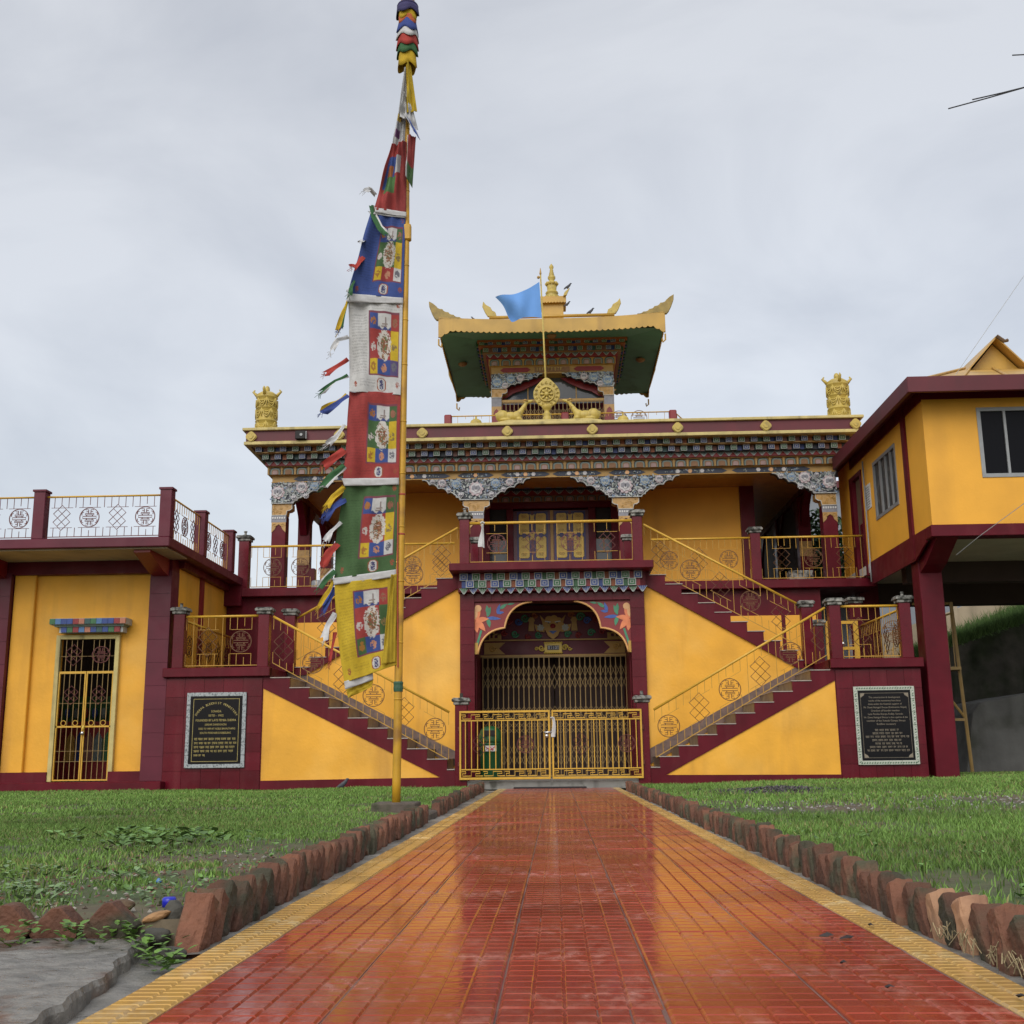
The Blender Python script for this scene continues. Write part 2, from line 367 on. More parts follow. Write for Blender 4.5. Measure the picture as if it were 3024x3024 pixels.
path = struct(MB().box(-.843, .893, .6, 16.86, -.08, -.0050).build('path', 'grout'))
def tile_mesh(name, mat, w, l, ncx, ncy, bv=.0038, gap=.0024, h=.0036):
    b = MB(); b.box(-w / 2 + .002, w / 2 - .002, -l / 2 + .0015, l / 2 - .0015, -.02, -h)
    cw, cl = (w - .008) / ncx, (l - .004) / ncy
    for i in range(ncx):
        for j in range(ncy):
            x0 = -w / 2 + .004 + i * cw + gap / 2; x1 = x0 + cw - gap; y0 = -l / 2 + .002 + j * cl + gap / 2; y1 = y0 + cl - gap
            v = [(x0, y0, -h), (x1, y0, -h), (x1, y1, -h), (x0, y1, -h), (x0 + bv, y0 + bv, 0), (x1 - bv, y0 + bv, 0), (x1 - bv, y1 - bv, 0), (x0 + bv, y1 - bv, 0)]
            b.add(v, [(0, 1, 5, 4), (1, 2, 6, 5), (2, 3, 7, 6), (3, 0, 4, 7), (4, 5, 6, 7)])
    return b.mesh(name, mat)
tm_red = tile_mesh('tile', 'tile_red', TW, TW, 5, 5)
tm_yl = tile_mesh('border_tile', 'tile_yellow', .128, TW, 2, 8)
tm_yr = tile_mesh('border_tile', 'tile_yellow', .106, TW, 2, 8)
rows = 52
for j in range(rows):
    y = 1.30 + TW * (j + .5)
    for i in range(5):
        inst('tile', tm_red, path, (PX0 + TW * (i + .5), y, rnd.uniform(-.0012, .0012)), (rnd.gauss(0, .0022), rnd.gauss(0, .0022), rnd.gauss(0, .002)))
    inst('border_tile', tm_yl, path, (-.779, y, rnd.uniform(-.001, .001)), (rnd.gauss(0, .003), rnd.gauss(0, .003), 0))
    inst('border_tile', tm_yr, path, (.839, y, rnd.uniform(-.001, .001)), (rnd.gauss(0, .003), rnd.gauss(0, .003), 0))
# cement gutters either side of the path
def rough_strip(name, x0, x1, y0, y1, ztop, zb, mat, nx=6, step=.12, amp=.012, seed=1):
    nyy = int((y1 - y0) / step); b = MB(); X = np.linspace(x0, x1, nx); Yv = np.linspace(y0, y1, nyy)
    gx, gy = np.meshgrid(X, Yv); gz = ztop + amp * (fbm(gx, gy, 6, seed) - .5) * 2
    id_ = np.arange(nx * nyy).reshape(nyy, nx)
    b.v = [tuple(p) for p in np.stack([gx, gy, gz], -1).reshape(-1, 3)]
    b.f = [tuple(q) for q in np.stack([id_[:-1, :-1], id_[:-1, 1:], id_[1:, 1:], id_[1:, :-1]], -1).reshape(-1, 4)]; b.m = [0] * len(b.f)
    b.box(x0, x1, y0, y1, zb, ztop - amp * 1.3)
    return struct(b.build(name, mat, smooth=True))
rough_strip('gutter', -1.07, -.846, 2.95, 16.8, -.022, -.14, 'wet_concrete', seed=2)
rough_strip('gutter', .896, 1.03, 1.0, 16.8, -.030, -.14, 'wet_concrete', seed=4)
rough_strip('gutter', -1.10, -.846, .9, 2.95, -.032, -.16, 'wet_concrete', nx=12, amp=.014, step=.03, seed=8)
# broken concrete apron in the left foreground
ap = MB(); N_ = 110; edge = []
for i in range(N_ + 1):
    y = .8 + i * (3.07 - .8) / N_; edge.append((-1.015 + (2.91 - y) * .13 + .05 * (fbm(y * 4, 1.0, 1, 5) - .5) + .022 * (fbm(y * 23, 2.0, 1, 6) - .5), y))
xs2 = np.linspace(0, 1, 60) ** 1.6
for i, (ex, y) in enumerate(edge):
    for k, u in enumerate(xs2):
        x = ex - u * 4.5; z = .006 + .018 * (fbm(x, y, 5, 9) - .5) + .008 * (fbm(x, y, 21, 12) - .5) - (.012 if k == 0 else 0)
        ap.v.append((float(x), float(y), float(z)))
    ap.v.append((float(ex + .02 * (fbm(y * 47, 7., 1, 4) - .3)), float(y), -.06))
W_ = len(xs2)
for i in range(N_):
    a = i * (W_ + 1); b_ = (i + 1) * (W_ + 1)
    for k in range(W_ - 1): ap.f.append((a + k, b_ + k, b_ + k + 1, a + k + 1))
    ap.f.append((a, a + W_, b_ + W_, b_))
ap.f.append(tuple(N_ * (W_ + 1) + k for k in range(W_ - 1, -1, -1)) + (N_ * (W_ + 1) + W_,))
ap.m = [0] * len(ap.f)
apron = struct(ap.build('concrete_apron', 'apron_concrete'))
sol = apron.modifiers.new('sub', 'SUBSURF'); sol.subdivision_type = 'SIMPLE'; sol.levels = sol.render_levels = 1
M('brick_show', (0.15, 0.06, 0.035), 0.5, 0.3, 16, 0.3, 40)

# ---- sawtooth brick kerbs: every brick an object
def brick_mesh(seed, mat):
    r = random.Random(seed); bm = bmesh.new(); bmesh.ops.create_cube(bm, size=1.0)
    for v in bm.verts: v.co = Vector((v.co.x * .072, v.co.y * .172, v.co.z * .066))
    bmesh.ops.bevel(bm, geom=list(bm.edges), offset=.005, segments=1, affect='EDGES')
    bmesh.ops.subdivide_edges(bm, edges=[e for e in bm.edges if e.calc_length() > .05], cuts=6, use_grid_fill=True)
    ph = [r.uniform(0, 50) for _ in range(3)]
    chip = [(Vector((r.choice((-1, 1)) * .04, r.choice((-1, 1)) * .09, r.choice((-1, 1)) * .035)), r.uniform(.02, .04)) for _ in range(3)]
    for v in bm.verts:
        n_ = float(fbm(v.co.x * 30 + ph[0], v.co.y * 30 + v.co.z * 22 + ph[1], 1, 2)) - .5
        d_ = Vector((v.co.x / .036, v.co.y / .086, v.co.z / .033)); n3 = float(fbm(v.co.x * 90 + ph[2], v.co.y * 90 + v.co.z * 70, 1, 4)) - .5
        v.co += Vector([c_ ** 5 for c_ in d_]).normalized() * (n_ * .014 + n3 * .006)
        for c_, rr in chip:
            d = (v.co - c_).length
            if d < rr: v.co *= 1 - .16 * (1 - d / rr)
    me = bpy.data.meshes.new('brick'); bm.to_mesh(me); bm.free(); me.materials.append(MATS[mat])
    return me
BR = [brick_mesh(s, 'brick') for s in range(6)]; BRF = brick_mesh(77, 'brick_fresh')
def kerb(label, x0, x1, y0, y1, pitch, lean, top, fresh=()):
    n = int((y1 - y0) / pitch)
    k = thing('brick_kerb', label, 'kerb', ((x0 + x1) / 2, y0, 0), world=False)
    for i in range(n):
        u = i / (n - 1); y = y0 + i * pitch + rnd.uniform(-.012, .012); x = x0 + (x1 - x0) * u + rnd.gauss(0, .006)
        o = inst('brick', BRF if i in fresh else rnd.choice(BR), k, (x - k.location.x, y - y0, top + rnd.gauss(0, .008)),
                 (lean + rnd.gauss(0, .07), rnd.gauss(0, .03), rnd.gauss(0, .05) + rnd.choice((0, math.pi))), (1, 1, 1))
        if abs(o.rotation_euler.z) > 1: o.rotation_euler.x = -o.rotation_euler.x
kerb('long sawtooth row of leaning bricks left of the tiled path', -.930, -.985, 3.03, 8.8, .112, rad(54), .020)
kerb('short sawtooth brick row left of the path between flagpole block and stairs', -.99, -1.045, 9.55, 16.45, .112, rad(54), .014)
kerb('long sawtooth row of leaning bricks right of the tiled path', 1.0, 1.0, 1.7, 16.5, .112, rad(54), .004, fresh=(11, 13))
def half_brick(seed):
    r = random.Random(seed); bm = bmesh.new(); bmesh.ops.create_cube(bm, size=1.0)
    for v in bm.verts: v.co = Vector((v.co.x * .102, v.co.y * .068, v.co.z * .102))
    bmesh.ops.bevel(bm, geom=list(bm.edges), offset=.004, segments=1, affect='EDGES')
    bmesh.ops.subdivide_edges(bm, edges=[e for e in bm.edges if e.calc_length() > .04], cuts=7, use_grid_fill=True)
    for v in bm.verts:
        n_ = float(fbm(v.co.x * 60 + seed * 7, v.co.z * 60 + v.co.y * 40 + seed, 1, 3)) - .5
        if max(abs(v.co.x), abs(v.co.z)) > .046: v.co.x *= 1 + .05 * n_; v.co.z *= 1 + .05 * n_
        v.co.y += .004 * n_ * (1 if v.co.y > 0 else -1)
    for c_ in ((1, 1), (-1, 1), (1, -1), (-1, -1)):
        q = r.uniform(.0, .013)
        for v in bm.verts:
            d_ = abs(v.co.x - c_[0] * .051) + abs(v.co.z - c_[1] * .051)
            if d_ < q * 2: v.co.x -= c_[0] * (q - d_ / 2); v.co.z -= c_[1] * (q - d_ / 2)
    me = bpy.data.meshes.new('brick'); bm.to_mesh(me); bm.free(); me.materials.append(MATS['brick']); return me
HB = [half_brick(s) for s in range(4)]
k = thing('brick_kerb', 'row of bricks standing on their corners behind the concrete slab in left foreground', 'kerb', (-1.5, 3.015, 0), world=False)
for xx, an in ((-1.135, 42), (-1.268, 45), (-1.395, 48), (-1.53, 43), (-1.66, 45), (-1.80, 46)):
    inst('brick', HB[int(-xx * 10) % 4], k, (xx + 1.5, rnd.uniform(-.01, .01), .030 + rnd.gauss(0, .004)), (rad(rnd.uniform(-6, 2)), rad(an), 0), (1, 1, 1))
for ch in k.children:      # stand the brick's long face to the viewer
    ch.rotation_euler = (ch.rotation_euler.x, ch.rotation_euler.y, 0); ch.scale = (1, 1, 1)
# small triangular bricks along the foot of the left stair wall
k = thing('brick_kerb', 'four dark brick corners poking from the grass at the foot of left stair wall', 'kerb', (-2.0, 16.85, 0), world=False)
for i in range(4): inst('brick', BR[i], k, (.05 + .235 * i, 0, .0), (0, rad(45), 0), (1.1, .4, 1.1))
# ================================================================== RAILINGS, POSTS
def emblem_shou(r, t):
    b = MB(); n = 28
    b.tube([(r * math.cos(2 * math.pi * i / n), 0, r * math.sin(2 * math.pi * i / n)) for i in range(n)], t, 4, True)
    def ln(*p): b.tube([(x * r, 0, z * r) for x, z in p], t * .9, 4)
    def rc(x0, z0, x1, z1): b.tube([(x0 * r, 0, z0 * r), (x1 * r, 0, z0 * r), (x1 * r, 0, z1 * r), (x0 * r, 0, z1 * r)], t * .9, 4, True)
    rc(-.70, -.11, .70, .11); rc(-.45, .26, .45, .40); rc(-.45, -.40, .45, -.26)
    for s in (-1, 1):
        ln((s * .30, .11), (s * .30, .26)); ln((s * .30, -.11), (s * .30, -.26))
        for q in (-1, 1):
            ln((s * .12, q * .40), (s * .12, q * .80), (s * .42, q * .80)); ln((s * .12, q * .60), (s * .34, q * .60))
            ln((s * .80, q * .22), (s * .80, q * .48), (s * .62, q * .56))
    return b
def emblem_knot(u, t):
    b = MB()
    for cx, cz in ((0, 2), (-1, 1), (1, 1), (0, 0), (-1, -1), (1, -1), (0, -2)):
        b.tube([(u * (cx + 1), 0, u * cz), (u * cx, 0, u * (cz + 1)), (u * (cx - 1), 0, u * cz), (u * cx, 0, u * (cz - 1))], t, 4, True)
    return b
EM = {('c', 0): emblem_shou(.158, .0078).mesh('emblem', 'emblem'), ('k', 0): emblem_knot(.072, .0070).mesh('emblem', 'emblem'),
      ('c', 1): emblem_shou(.142, .0075).mesh('emblem', 'emblem_dark'), ('k', 1): emblem_knot(.062, .0068).mesh('emblem', 'emblem_dark')}
def railing(label, A, B, H, seq, e0, pitch, dark=0, rail_r=.019, group=None, cat='railing', bars=.105, mat='yellow_metal', tm=None):
    """iron railing from A to B (points on its foot line); seq of emblems c / k every pitch starting e0 metres along"""
    A = Vector(A); B = Vector(B); d = B - A; hz = Vector((d.x, d.y, 0)); Lh = hz.length; ang = math.atan2(d.y, d.x)
    P = lambda s, t: A + d * (s / Lh) + Vector((0, 0, t))
    k = thing('railing', label, cat, A, group or 'iron railings with round and knot emblems')
    MB().tube([P(-.01, H), P(Lh + .01, H)], rail_r, 8).build('top_rail', tm or mat, k, smooth=True)
    MB().tube([P(0, .035), P(Lh, .035)], .008, 4).build('bottom_rail', 'bar_metal' if mat == 'yellow_metal' else mat, k)
    pos = [(e0 + i * pitch, q) for i, q in enumerate(seq)]
    hi, lo = .74 * H, .27 * H; bmat = 'bar_metal' if mat == 'yellow_metal' else mat
    n = max(2, int(round(Lh / bars)))
    for i in range(n + 1):
        s = i * Lh / n
        near = min([abs(s - q[0]) for q in pos] or [9])
        if near > .165: segs = [(.035, H)] if i % 2 else [(.035, lo), (hi, H)]
        else: segs = [(.035, lo * (.75 if near < .06 else 1)), (hi * (1.08 if near < .06 else 1), H)]
        for a, b_ in segs: MB().tube([P(s, a), P(s, b_)], .0052, 4).build('baluster', bmat, k)
    for s, q in pos:
        for t in (lo, hi):
            if s + .16 < Lh and s - .16 > 0: MB().tube([P(s - .16, t), P(s + .16, t)], .0045, 4).build('cross_bar', bmat, k)
        inst('emblem', EM[(q, dark)], k, P(s, H * .505), (0, 0, ang))
    return k
def post(label, x, y, z0, z1, w=.165, finial=True, group=None, cap=True, mat='maroon_tile', knob=False):
    k = thing('newel_post', label, 'post', (x, y, z0), group or 'maroon railing posts')
    MB().box(x - w / 2, x + w / 2, y - w / 2, y + w / 2, z0, z1).build('shaft', mat, k, bevel=.006)
    if cap:
        a = w / 2 + .022
        c = MB().box(x - a, x + a, y - a, y + a, z1, z1 + .045); a += .024; c.box(x - a, x + a, y - a, y + a, z1 + .045, z1 + .085)
        a -= .012; c.box(x - a, x + a, y - a, y + a, z1 + .085, z1 + .10); c.build('cap', 'cap_concrete', k, bevel=.006)
        if finial:
            MB().lathe([(.045, 0), (.05, .02), (.022, .03), (.022, .065), (.035, .075), (.03, .09)] if knob else [(.024, 0), (.024, .07)], 8, (x, y, z1 + .10)).build('finial', 'cap_concrete', k)
    return k

# ================================================================== STAIRS
def staircase(sgn, label):
    wd = 'left' if sgn < 0 else 'right'
    x1 = 1.59 if sgn < 0 else 1.49; tr = .2922 if sgn < 0 else .28
    xo = 5.80 if sgn < 0 else 5.33
    xi = 1.49 if sgn < 0 else 1.36
    S = lambda x: sgn * x
    def bx(b, xa, xb, y0, y1, z0, z1, mi=0): return b.box(min(S(xa), S(xb)), max(S(xa), S(xb)), y0, y1, z0, z1, mi)
    k = thing('staircase', label, 'staircase', (S(2.8), 17.0, 0), 'double flight staircases')
    xk = lambda n: x1 + tr * (n - 1) if n > 0 else xi
    zk = lambda n: .28 + .151 * n
    xp = xk(10)                                                   # foot of the platform
    # lower flight: treads with riser tiles
    for n in range(10):
        st = MB(); bx(st, xk(n), xk(n + 1) + .03, 17.07, 18.1, zk(n) - .151, zk(n) - .012)
        stp = st.build('step', 'tread', k)
        q = MB(); bx(q, xk(n) - .012, xk(n + 1) + .001, 16.99, 18.1, zk(n) - .012, zk(n)); q.build('tread', 'nosing', stp)
    # stepped stringer in front
    poly = [(xi - .02, 0), (xi - .02, zk(0) - .022)]
    for n in range(10): poly += [(xk(n + 1), zk(n) - .014), (xk(n + 1), zk(n + 1) - .014)]
    tri_a, tri_b, tri_c = (1.69 if sgn < 0 else 1.57, .165), (xp + .10 if sgn < 0 else xp + .06, .145), (xp + .10 if sgn < 0 else xp + .06, 1.48)
    poly += [(tri_c[0] , zk(10) - .022), (tri_c[0], tri_c[1]), tri_a, (tri_b[0], tri_b[1]), (tri_b[0], 0)]
    MB().prism([(S(a), z) for a, z in poly], 17.0, 17.06).build('stringer', 'maroon', k)
    MB().prism([(S(a), z) for a, z in (tri_a, tri_b, tri_c)], 17.016, 17.05).build('stair_wall', 'yellow_wall', k)
    c = MB(); bx(c, xi, xp, 17.06, 17.07, 0, .2); c.build('wall_core', 'maroon', k)
    # platform
    pw = MB(); bx(pw, tri_c[0], xo - .02, 17.0 + .012, 20.1, 0, 1.655); pw.build('platform_wall', 'maroon', k)
    sl = MB(); bx(sl, xp + .0, xo + .02, 16.93, 20.1, 1.655, 1.79); sl.build('platform_slab', 'maroon', k, bevel=.008)
    nx = 5; a0, a1 = sorted((S(tri_c[0] + .012), S(xo - .02)))
    cells(k, a0, a1, .02, 1.63, 16.995, 17.012, nx, 6, 'maroon_tile')
    # wall between the flights, skirting, upper flight
    xin = 1.48 if sgn < 0 else 1.42
    up = [(xin, 3.40 - .153 * 0)]
    wallp = [(xin, 0), (xin, 3.10), (3.93 if sgn < 0 else 3.77, 1.74), (xo - .1, 1.74), (xo - .1, 0)]
    MB().prism([(S(a), z) for a, z in wallp], 18.1, 18.3).build('flight_wall', 'yellow_wall', k)
    MB().prism([(S(a), z) for a, z in ((xi + .05, .30), (xp, 1.67), (xp, 1.90), (xi + .05, .53))], 18.085, 18.1).build('skirting', 'skirting', k)
    ux = lambda j: (1.60 if sgn < 0 else 1.52) + .25 * j
    uz = lambda j: 3.40 - .153 * (j + 1)
    sp = [(xin, 3.10), (xin, 3.39)]
    for j in range(10): sp += [(ux(j), 3.39 - .153 * j if j == 0 else uz(j - 1)), (ux(j), uz(j))] if j else [(ux(0), 3.39), (ux(0), uz(0))]
    sp += [(ux(10) - .0, uz(9)), (ux(10), 1.79), (ux(10), 1.74), (3.93 if sgn < 0 else 3.77, 1.74)]
    MB().prism([(S(a), z) for a, z in sp], 18.06, 18.12).build('upper_stringer', 'maroon', k)
    for j in range(10):
        st = MB(); bx(st, ux(j), ux(j + 1), 18.12, 19.3, uz(j) - .153, uz(j) - .011); so = st.build('step', 'tread', k)
        q = MB(); bx(q, ux(j) , ux(j + 1) + .02, 18.045, 19.3, uz(j) - .011, uz(j)); q.build('tread', 'nosing', so)
    # railings
    tag_ = f'{wd} side'
    Hl = .72
    railing(f'sloping yellow iron railing with knot emblems on lower {wd} stair flight', (S(xi + .08), 17.03, zk(0) + .10), (S(xp - .02), 17.03, zk(10) + .03), Hl, 'ckckck', .20, .455)
    railing(f'sloping yellow iron railing on upper {wd} stair flight behind the lower one', (S(xin + .05), 18.10, 3.36), (S(ux(10) - .02), 18.10, 1.95), .70, 'kckck' if sgn < 0 else 'kckck', .25, .46)
    railing(f'short level yellow railing on {wd} stair platform above the dark plaque', (S(xp + .20), 17.03, 1.79), (S(xo - .28), 17.03, 1.79), .77, 'kc' if sgn > 0 else 'ck', .27, .50)
    railing(f'side railing on outer edge of {wd} stair platform', (S(xo - .17), 17.2, 1.79), (S(xo - .17), 19.9, 1.79), .74, 'ckckc', .35, .5)
    post(f'maroon post with weathered cap at top of lower {wd} stair flight', S(xp + .12), 17.05, 1.79, 2.58, finial=False)
    post(f'maroon post with weathered cap at outer corner of {wd} stair platform', S(xo - .18), 17.05, 1.79, 2.60)
    post(f'maroon post with weathered cap at foot of upper {wd} stair flight', S(ux(10) + .08 if sgn < 0 else ux(10) - .08), 18.05, 1.79, 2.68, finial=False)
    return k
staircase(-1, 'left double flight staircase of maroon stringers over yellow walls')
staircase(1, 'right double flight staircase of maroon stringers over yellow walls')

# ================================================================== PORTAL WITH LANDING
pt = thing('entrance_portal', 'maroon tiled portal with scalloped arch and painted block frieze under landing', 'portal', (0, 18.1, 0))
PL, PR, IL, IR = -1.485, 1.43, -1.255, 1.205
cl = MB().box(PL, IL, 18.06, 18.35, 0, 2.99).build('column', 'maroon', pt)
cells(cl, PL, IL, .02, 2.99, 18.045, 18.06, 1, 11, 'maroon_tile')
cr_ = MB().box(IR, PR, 18.06, 18.35, 0, 2.99).build('column', 'maroon', pt)
cells(cr_, IR, PR, .02, 2.99, 18.045, 18.06, 1, 11, 'maroon_tile')
lt = MB().box(IL, IR, 18.06, 18.35, 2.855, 2.99).build('lintel', 'maroon', pt)
cells(lt, IL, IR, 2.855, 2.985, 18.048, 18.06, 9, 1, 'maroon_tile')
# landing slab
ls = MB().box(-1.62, 1.56, 17.62, 20.1, 3.29, 3.41).build('landing_slab', 'maroon', pt, bevel=.01)
MB().box(PL - .02, PR + .02, 17.93, 20.1, 2.995, 3.29).build('frieze_core', 'maroon', pt)
# arch boards with painted flowers
def arc(p, q, bulge, n=8):
    (x0, z0), (x1, z1) = p, q; mx, mz = (x0 + x1) / 2, (z0 + z1) / 2; dx, dz = x1 - x0, z1 - z0
    out = []
    for i in range(n + 1):
        t = i / n; b_ = bulge * 4 * t * (1 - t); out.append((x0 + dx * t - dz * b_, z0 + dz * t + dx * b_))
    return out
M('spandrel', (0.20, 0.018, 0.020), 0.45, 0.1, 6)
M('arch_edge', (0.66, 0.36, 0.13), 0.5, 0.08, 10)
for sg, A0, A1, A2, name in ((-1, (-.34, 2.85), (-.78, 2.44), (-1.205, 2.03), 'l'), (1, (.32, 2.85), (.735, 2.42), (1.16, 2.03), 'r')):
    inner = arc(A0, A1, .20 * (-1 if sg < 0 else 1), 10)[:-1] + arc(A1, A2, .20 * (-1 if sg < 0 else 1), 10)
    edge_x = IL if sg < 0 else IR
    poly = inner + [(edge_x, 2.03), (edge_x, 2.85)]
    bd = MB().prism(poly, 18.10, 18.16).build('arch_board', 'spandrel', pt)
    MB().tube([(x, 18.095, z) for x, z in inner], .018, 6).build('edge_trim', 'arch_edge', bd, smooth=True)
    MB().box(min(edge_x, A2[0]), max(edge_x, A2[0]), 18.092, 18.10, 2.03, 2.21).build('foot', 'gold_sheet', bd)
    # lotus and leaves, painted relief
    X = lambda u: edge_x - sg * u
    M('lotus', (0.70, 0.215, 0.09), 0.5, 0.2, 9); M('lotus_pale', (0.66, 0.37, 0.17), 0.5, 0.2, 9); M('leaf_paint', (0.05, 0.22, 0.12), 0.45, 0.25, 12); M('blue_paint', (0.04, 0.10, 0.36), 0.45, 0.25, 12)
    def petal(cx, cz, ln, wd, an, y, mat, nm='petal'):
        p = []
        for i in range(13):
            t = i / 12; w_ = math.sin(math.pi * t ** .8) * wd; p.append((t * ln, w_))
        for i in range(11, 0, -1):
            t = i / 12; w_ = -math.sin(math.pi * t ** .8) * wd * .8; p.append((t * ln, w_))
        ca, sa = math.cos(an), math.sin(an)
        q = [(X(cx + a * ca - b * sa), cz + a * sa + b * ca) for a, b in p]
        return MB().prism(q, y, 18.10).build(nm, mat, bd)
    MB().disc(X(.055), 2.755, .055, 18.088, 18.10, 14).build('seed_head', 'lotus_pale', bd)
    petal(.0, 2.56, .20, .05, rad(62), 18.093, 'lotus'); petal(.0, 2.58, .19, .05, rad(84), 18.090, 'lotus_pale')
    petal(.02, 2.56, .21, .045, rad(8), 18.091, 'lotus'); petal(.02, 2.57, .24, .05, rad(-50), 18.089, 'lotus'); petal(.0, 2.56, .20, .05, rad(-78), 18.092, 'lotus')
    petal(.20, 2.62, .17, .035, rad(70), 18.094, 'leaf_paint', 'leaf'); petal(.22, 2.66, .15, .035, rad(100), 18.096, 'leaf_paint', 'leaf')
    petal(.20, 2.60, .16, .035, rad(-75), 18.094, 'leaf_paint', 'leaf'); petal(.19, 2.60, .23, .03, rad(-4), 18.095, 'blue_paint', 'leaf')
    petal(.36, 2.66, .17, .03, rad(75), 18.094, 'blue_paint', 'leaf'); petal(.36, 2.67, .11, .025, rad(10), 18.096, 'blue_paint', 'leaf')
    petal(.40, 2.74, .15, .03, rad(35), 18.094, 'leaf_paint', 'leaf'); petal(.52, 2.81, .12, .018, rad(8), 18.094, 'leaf_paint', 'leaf')
    MB().prism([(X(.01), 2.16), (X(.05), 2.16), (X(.12), 2.40), (X(.09), 2.41)], 18.094, 18.10).build('stem', 'leaf_paint', bd)
# painted blocks of the frieze
def nested_block(name, w, h, dp, cm, rim='outline'):
    """cornice block: pale rim, coloured field, small pale ring, dark eye; face towards -y, back at y=0"""
    b = MB(); b.box(-w / 2, w / 2, -dp, 0, -h / 2, h / 2, 1)
    y = -dp
    for i, (f, mi) in enumerate(((1.0, 0), (.80, 1), (.44, 0), (.29, 1))):
        y0 = y - .0022 * (i + 1)
        b.add([(-w / 2 * f, y0, -h / 2 * f), (w / 2 * f, y0, -h / 2 * f), (w / 2 * f, y0, h / 2 * f), (-w / 2 * f, y0, h / 2 * f)], [(0, 1, 2, 3)], mi)
    return b.mesh(name, [rim, cm, 'slate'])
NB = {c: nested_block('block', 1, 1, 1, c) for c in ('blue', 'green')}
M('blue_s', (0.02, 0.055, 0.24), 0.4, 0.2, 14); M('green_s', (0.03, 0.135, 0.05), 0.4, 0.2, 14); M('red_s', (0.24, 0.015, 0.02), 0.4, 0.2, 14)
NBP = {c: nested_block('block', .128, .112, .05, c) for c in ('blue_s', 'green_s')}
SQ = {c: MB().box(-.034, .034, -.012, 0, -.056, .056).mesh('painted_square', c) for c in ('blue_s', 'green_s', 'red_s', 'orange_brown')}
fr = MB().box(PL, PR, 17.915, 17.93, 3.0, 3.285).build('frieze', 'maroon', pt)
sq = ['blue_s', 'red_s', 'green_s', 'orange_brown']
for r in range(2):
    nb = 15 if r == 0 else 14
    for i in range(nb):
        x = -1.41 + .1958 * i + (.0979 if r else 0); z = 3.225 - .113 * r
        inst('block', NBP['blue_s' if i % 2 == 0 else 'green_s'], fr, (x, 17.915, z))
        inst('painted_square', SQ[sq[(i * (1 if r == 0 else 3) + r * 2) % 4]], fr, (x + .0979 * (1 if (r == 0 or i < 20) else 1), 17.915, z)) if not (r == 0 and i == nb - 1) else None
    if r: inst('painted_square', SQ['blue_s'], fr, (-1.41, 17.915, 3.112))
def fan_mesh(name, w, h, c):
    b = MB(); b.prism([(-w / 2, 0), (w / 2, 0), (0, -h)], -.012, 0, 0)
    for i in range(5):
        x0 = -w / 2 + w * i / 4; b.tube([(x0 * .96, -.014, -.004), (x0 * .15, -.014, -h * .94)], w * .022, 4, mi=1)
    b.tube([(-w / 2, -.014, 0), (0, -.014, -h), (w / 2, -.014, 0)], w * .03, 4, mi=1)
    return b.mesh(name, [c, 'outline'])
FANP = {c: fan_mesh('fan', .142, .095, c) for c in ('blue_s', 'green_s')}
for i in range(20): inst('fan', FANP['green_s' if i % 2 == 0 else 'blue_s'], fr, (-1.41 + .1478 * i, 17.925, 3.052))
# ---- recess behind the arch
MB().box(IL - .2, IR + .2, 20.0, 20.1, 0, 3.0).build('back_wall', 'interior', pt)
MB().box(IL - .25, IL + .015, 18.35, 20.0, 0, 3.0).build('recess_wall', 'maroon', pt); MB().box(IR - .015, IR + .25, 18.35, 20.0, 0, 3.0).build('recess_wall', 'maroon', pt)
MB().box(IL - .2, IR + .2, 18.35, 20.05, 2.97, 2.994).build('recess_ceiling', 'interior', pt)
MB().box(-1.33, 1.27, 17.0, 20.0, -.02, .10).build('threshold', 'concrete', pt, bevel=.01)
# painted tympanum with a horned mask, scrolls, and a gilt name tablet over the grille
ty = MB().box(IL + .01, IR - .01, 18.66, 18.70, 2.04, 2.86).build('tympanum', 'maroon_dull', pt)
ty.scale = (1.0376, 1, 1.0376); ty.location = (0, .70, -.0166)          # set deep in the porch
MB().box(IL + .02, IR - .02, 18.60, 18.66, 2.02, 2.055).build('rail', 'gold_dull', ty); MB().box(IL + .02, IR - .02, 18.62, 18.66, 2.285, 2.305).build('rail', 'gold_dull', ty)
MB().box(IL + .02, IR - .02, 18.62, 18.66, 2.74, 2.765).build('rail', 'gold_dull', ty)
def spiral(cx, cz, r, turns, sg, y, w=.016, mat='leaf_paint'):
    p = []
    for i in range(26):
        t = i / 25; a = sg * turns * 2 * math.pi * t; q = r * (1 - .85 * t); p.append((cx + q * math.cos(a), y, cz + q * math.sin(a)))
    return MB().tube(p, [w * (1 - .5 * i / 25) for i in range(26)], 5).build('scroll', mat, ty, smooth=True)
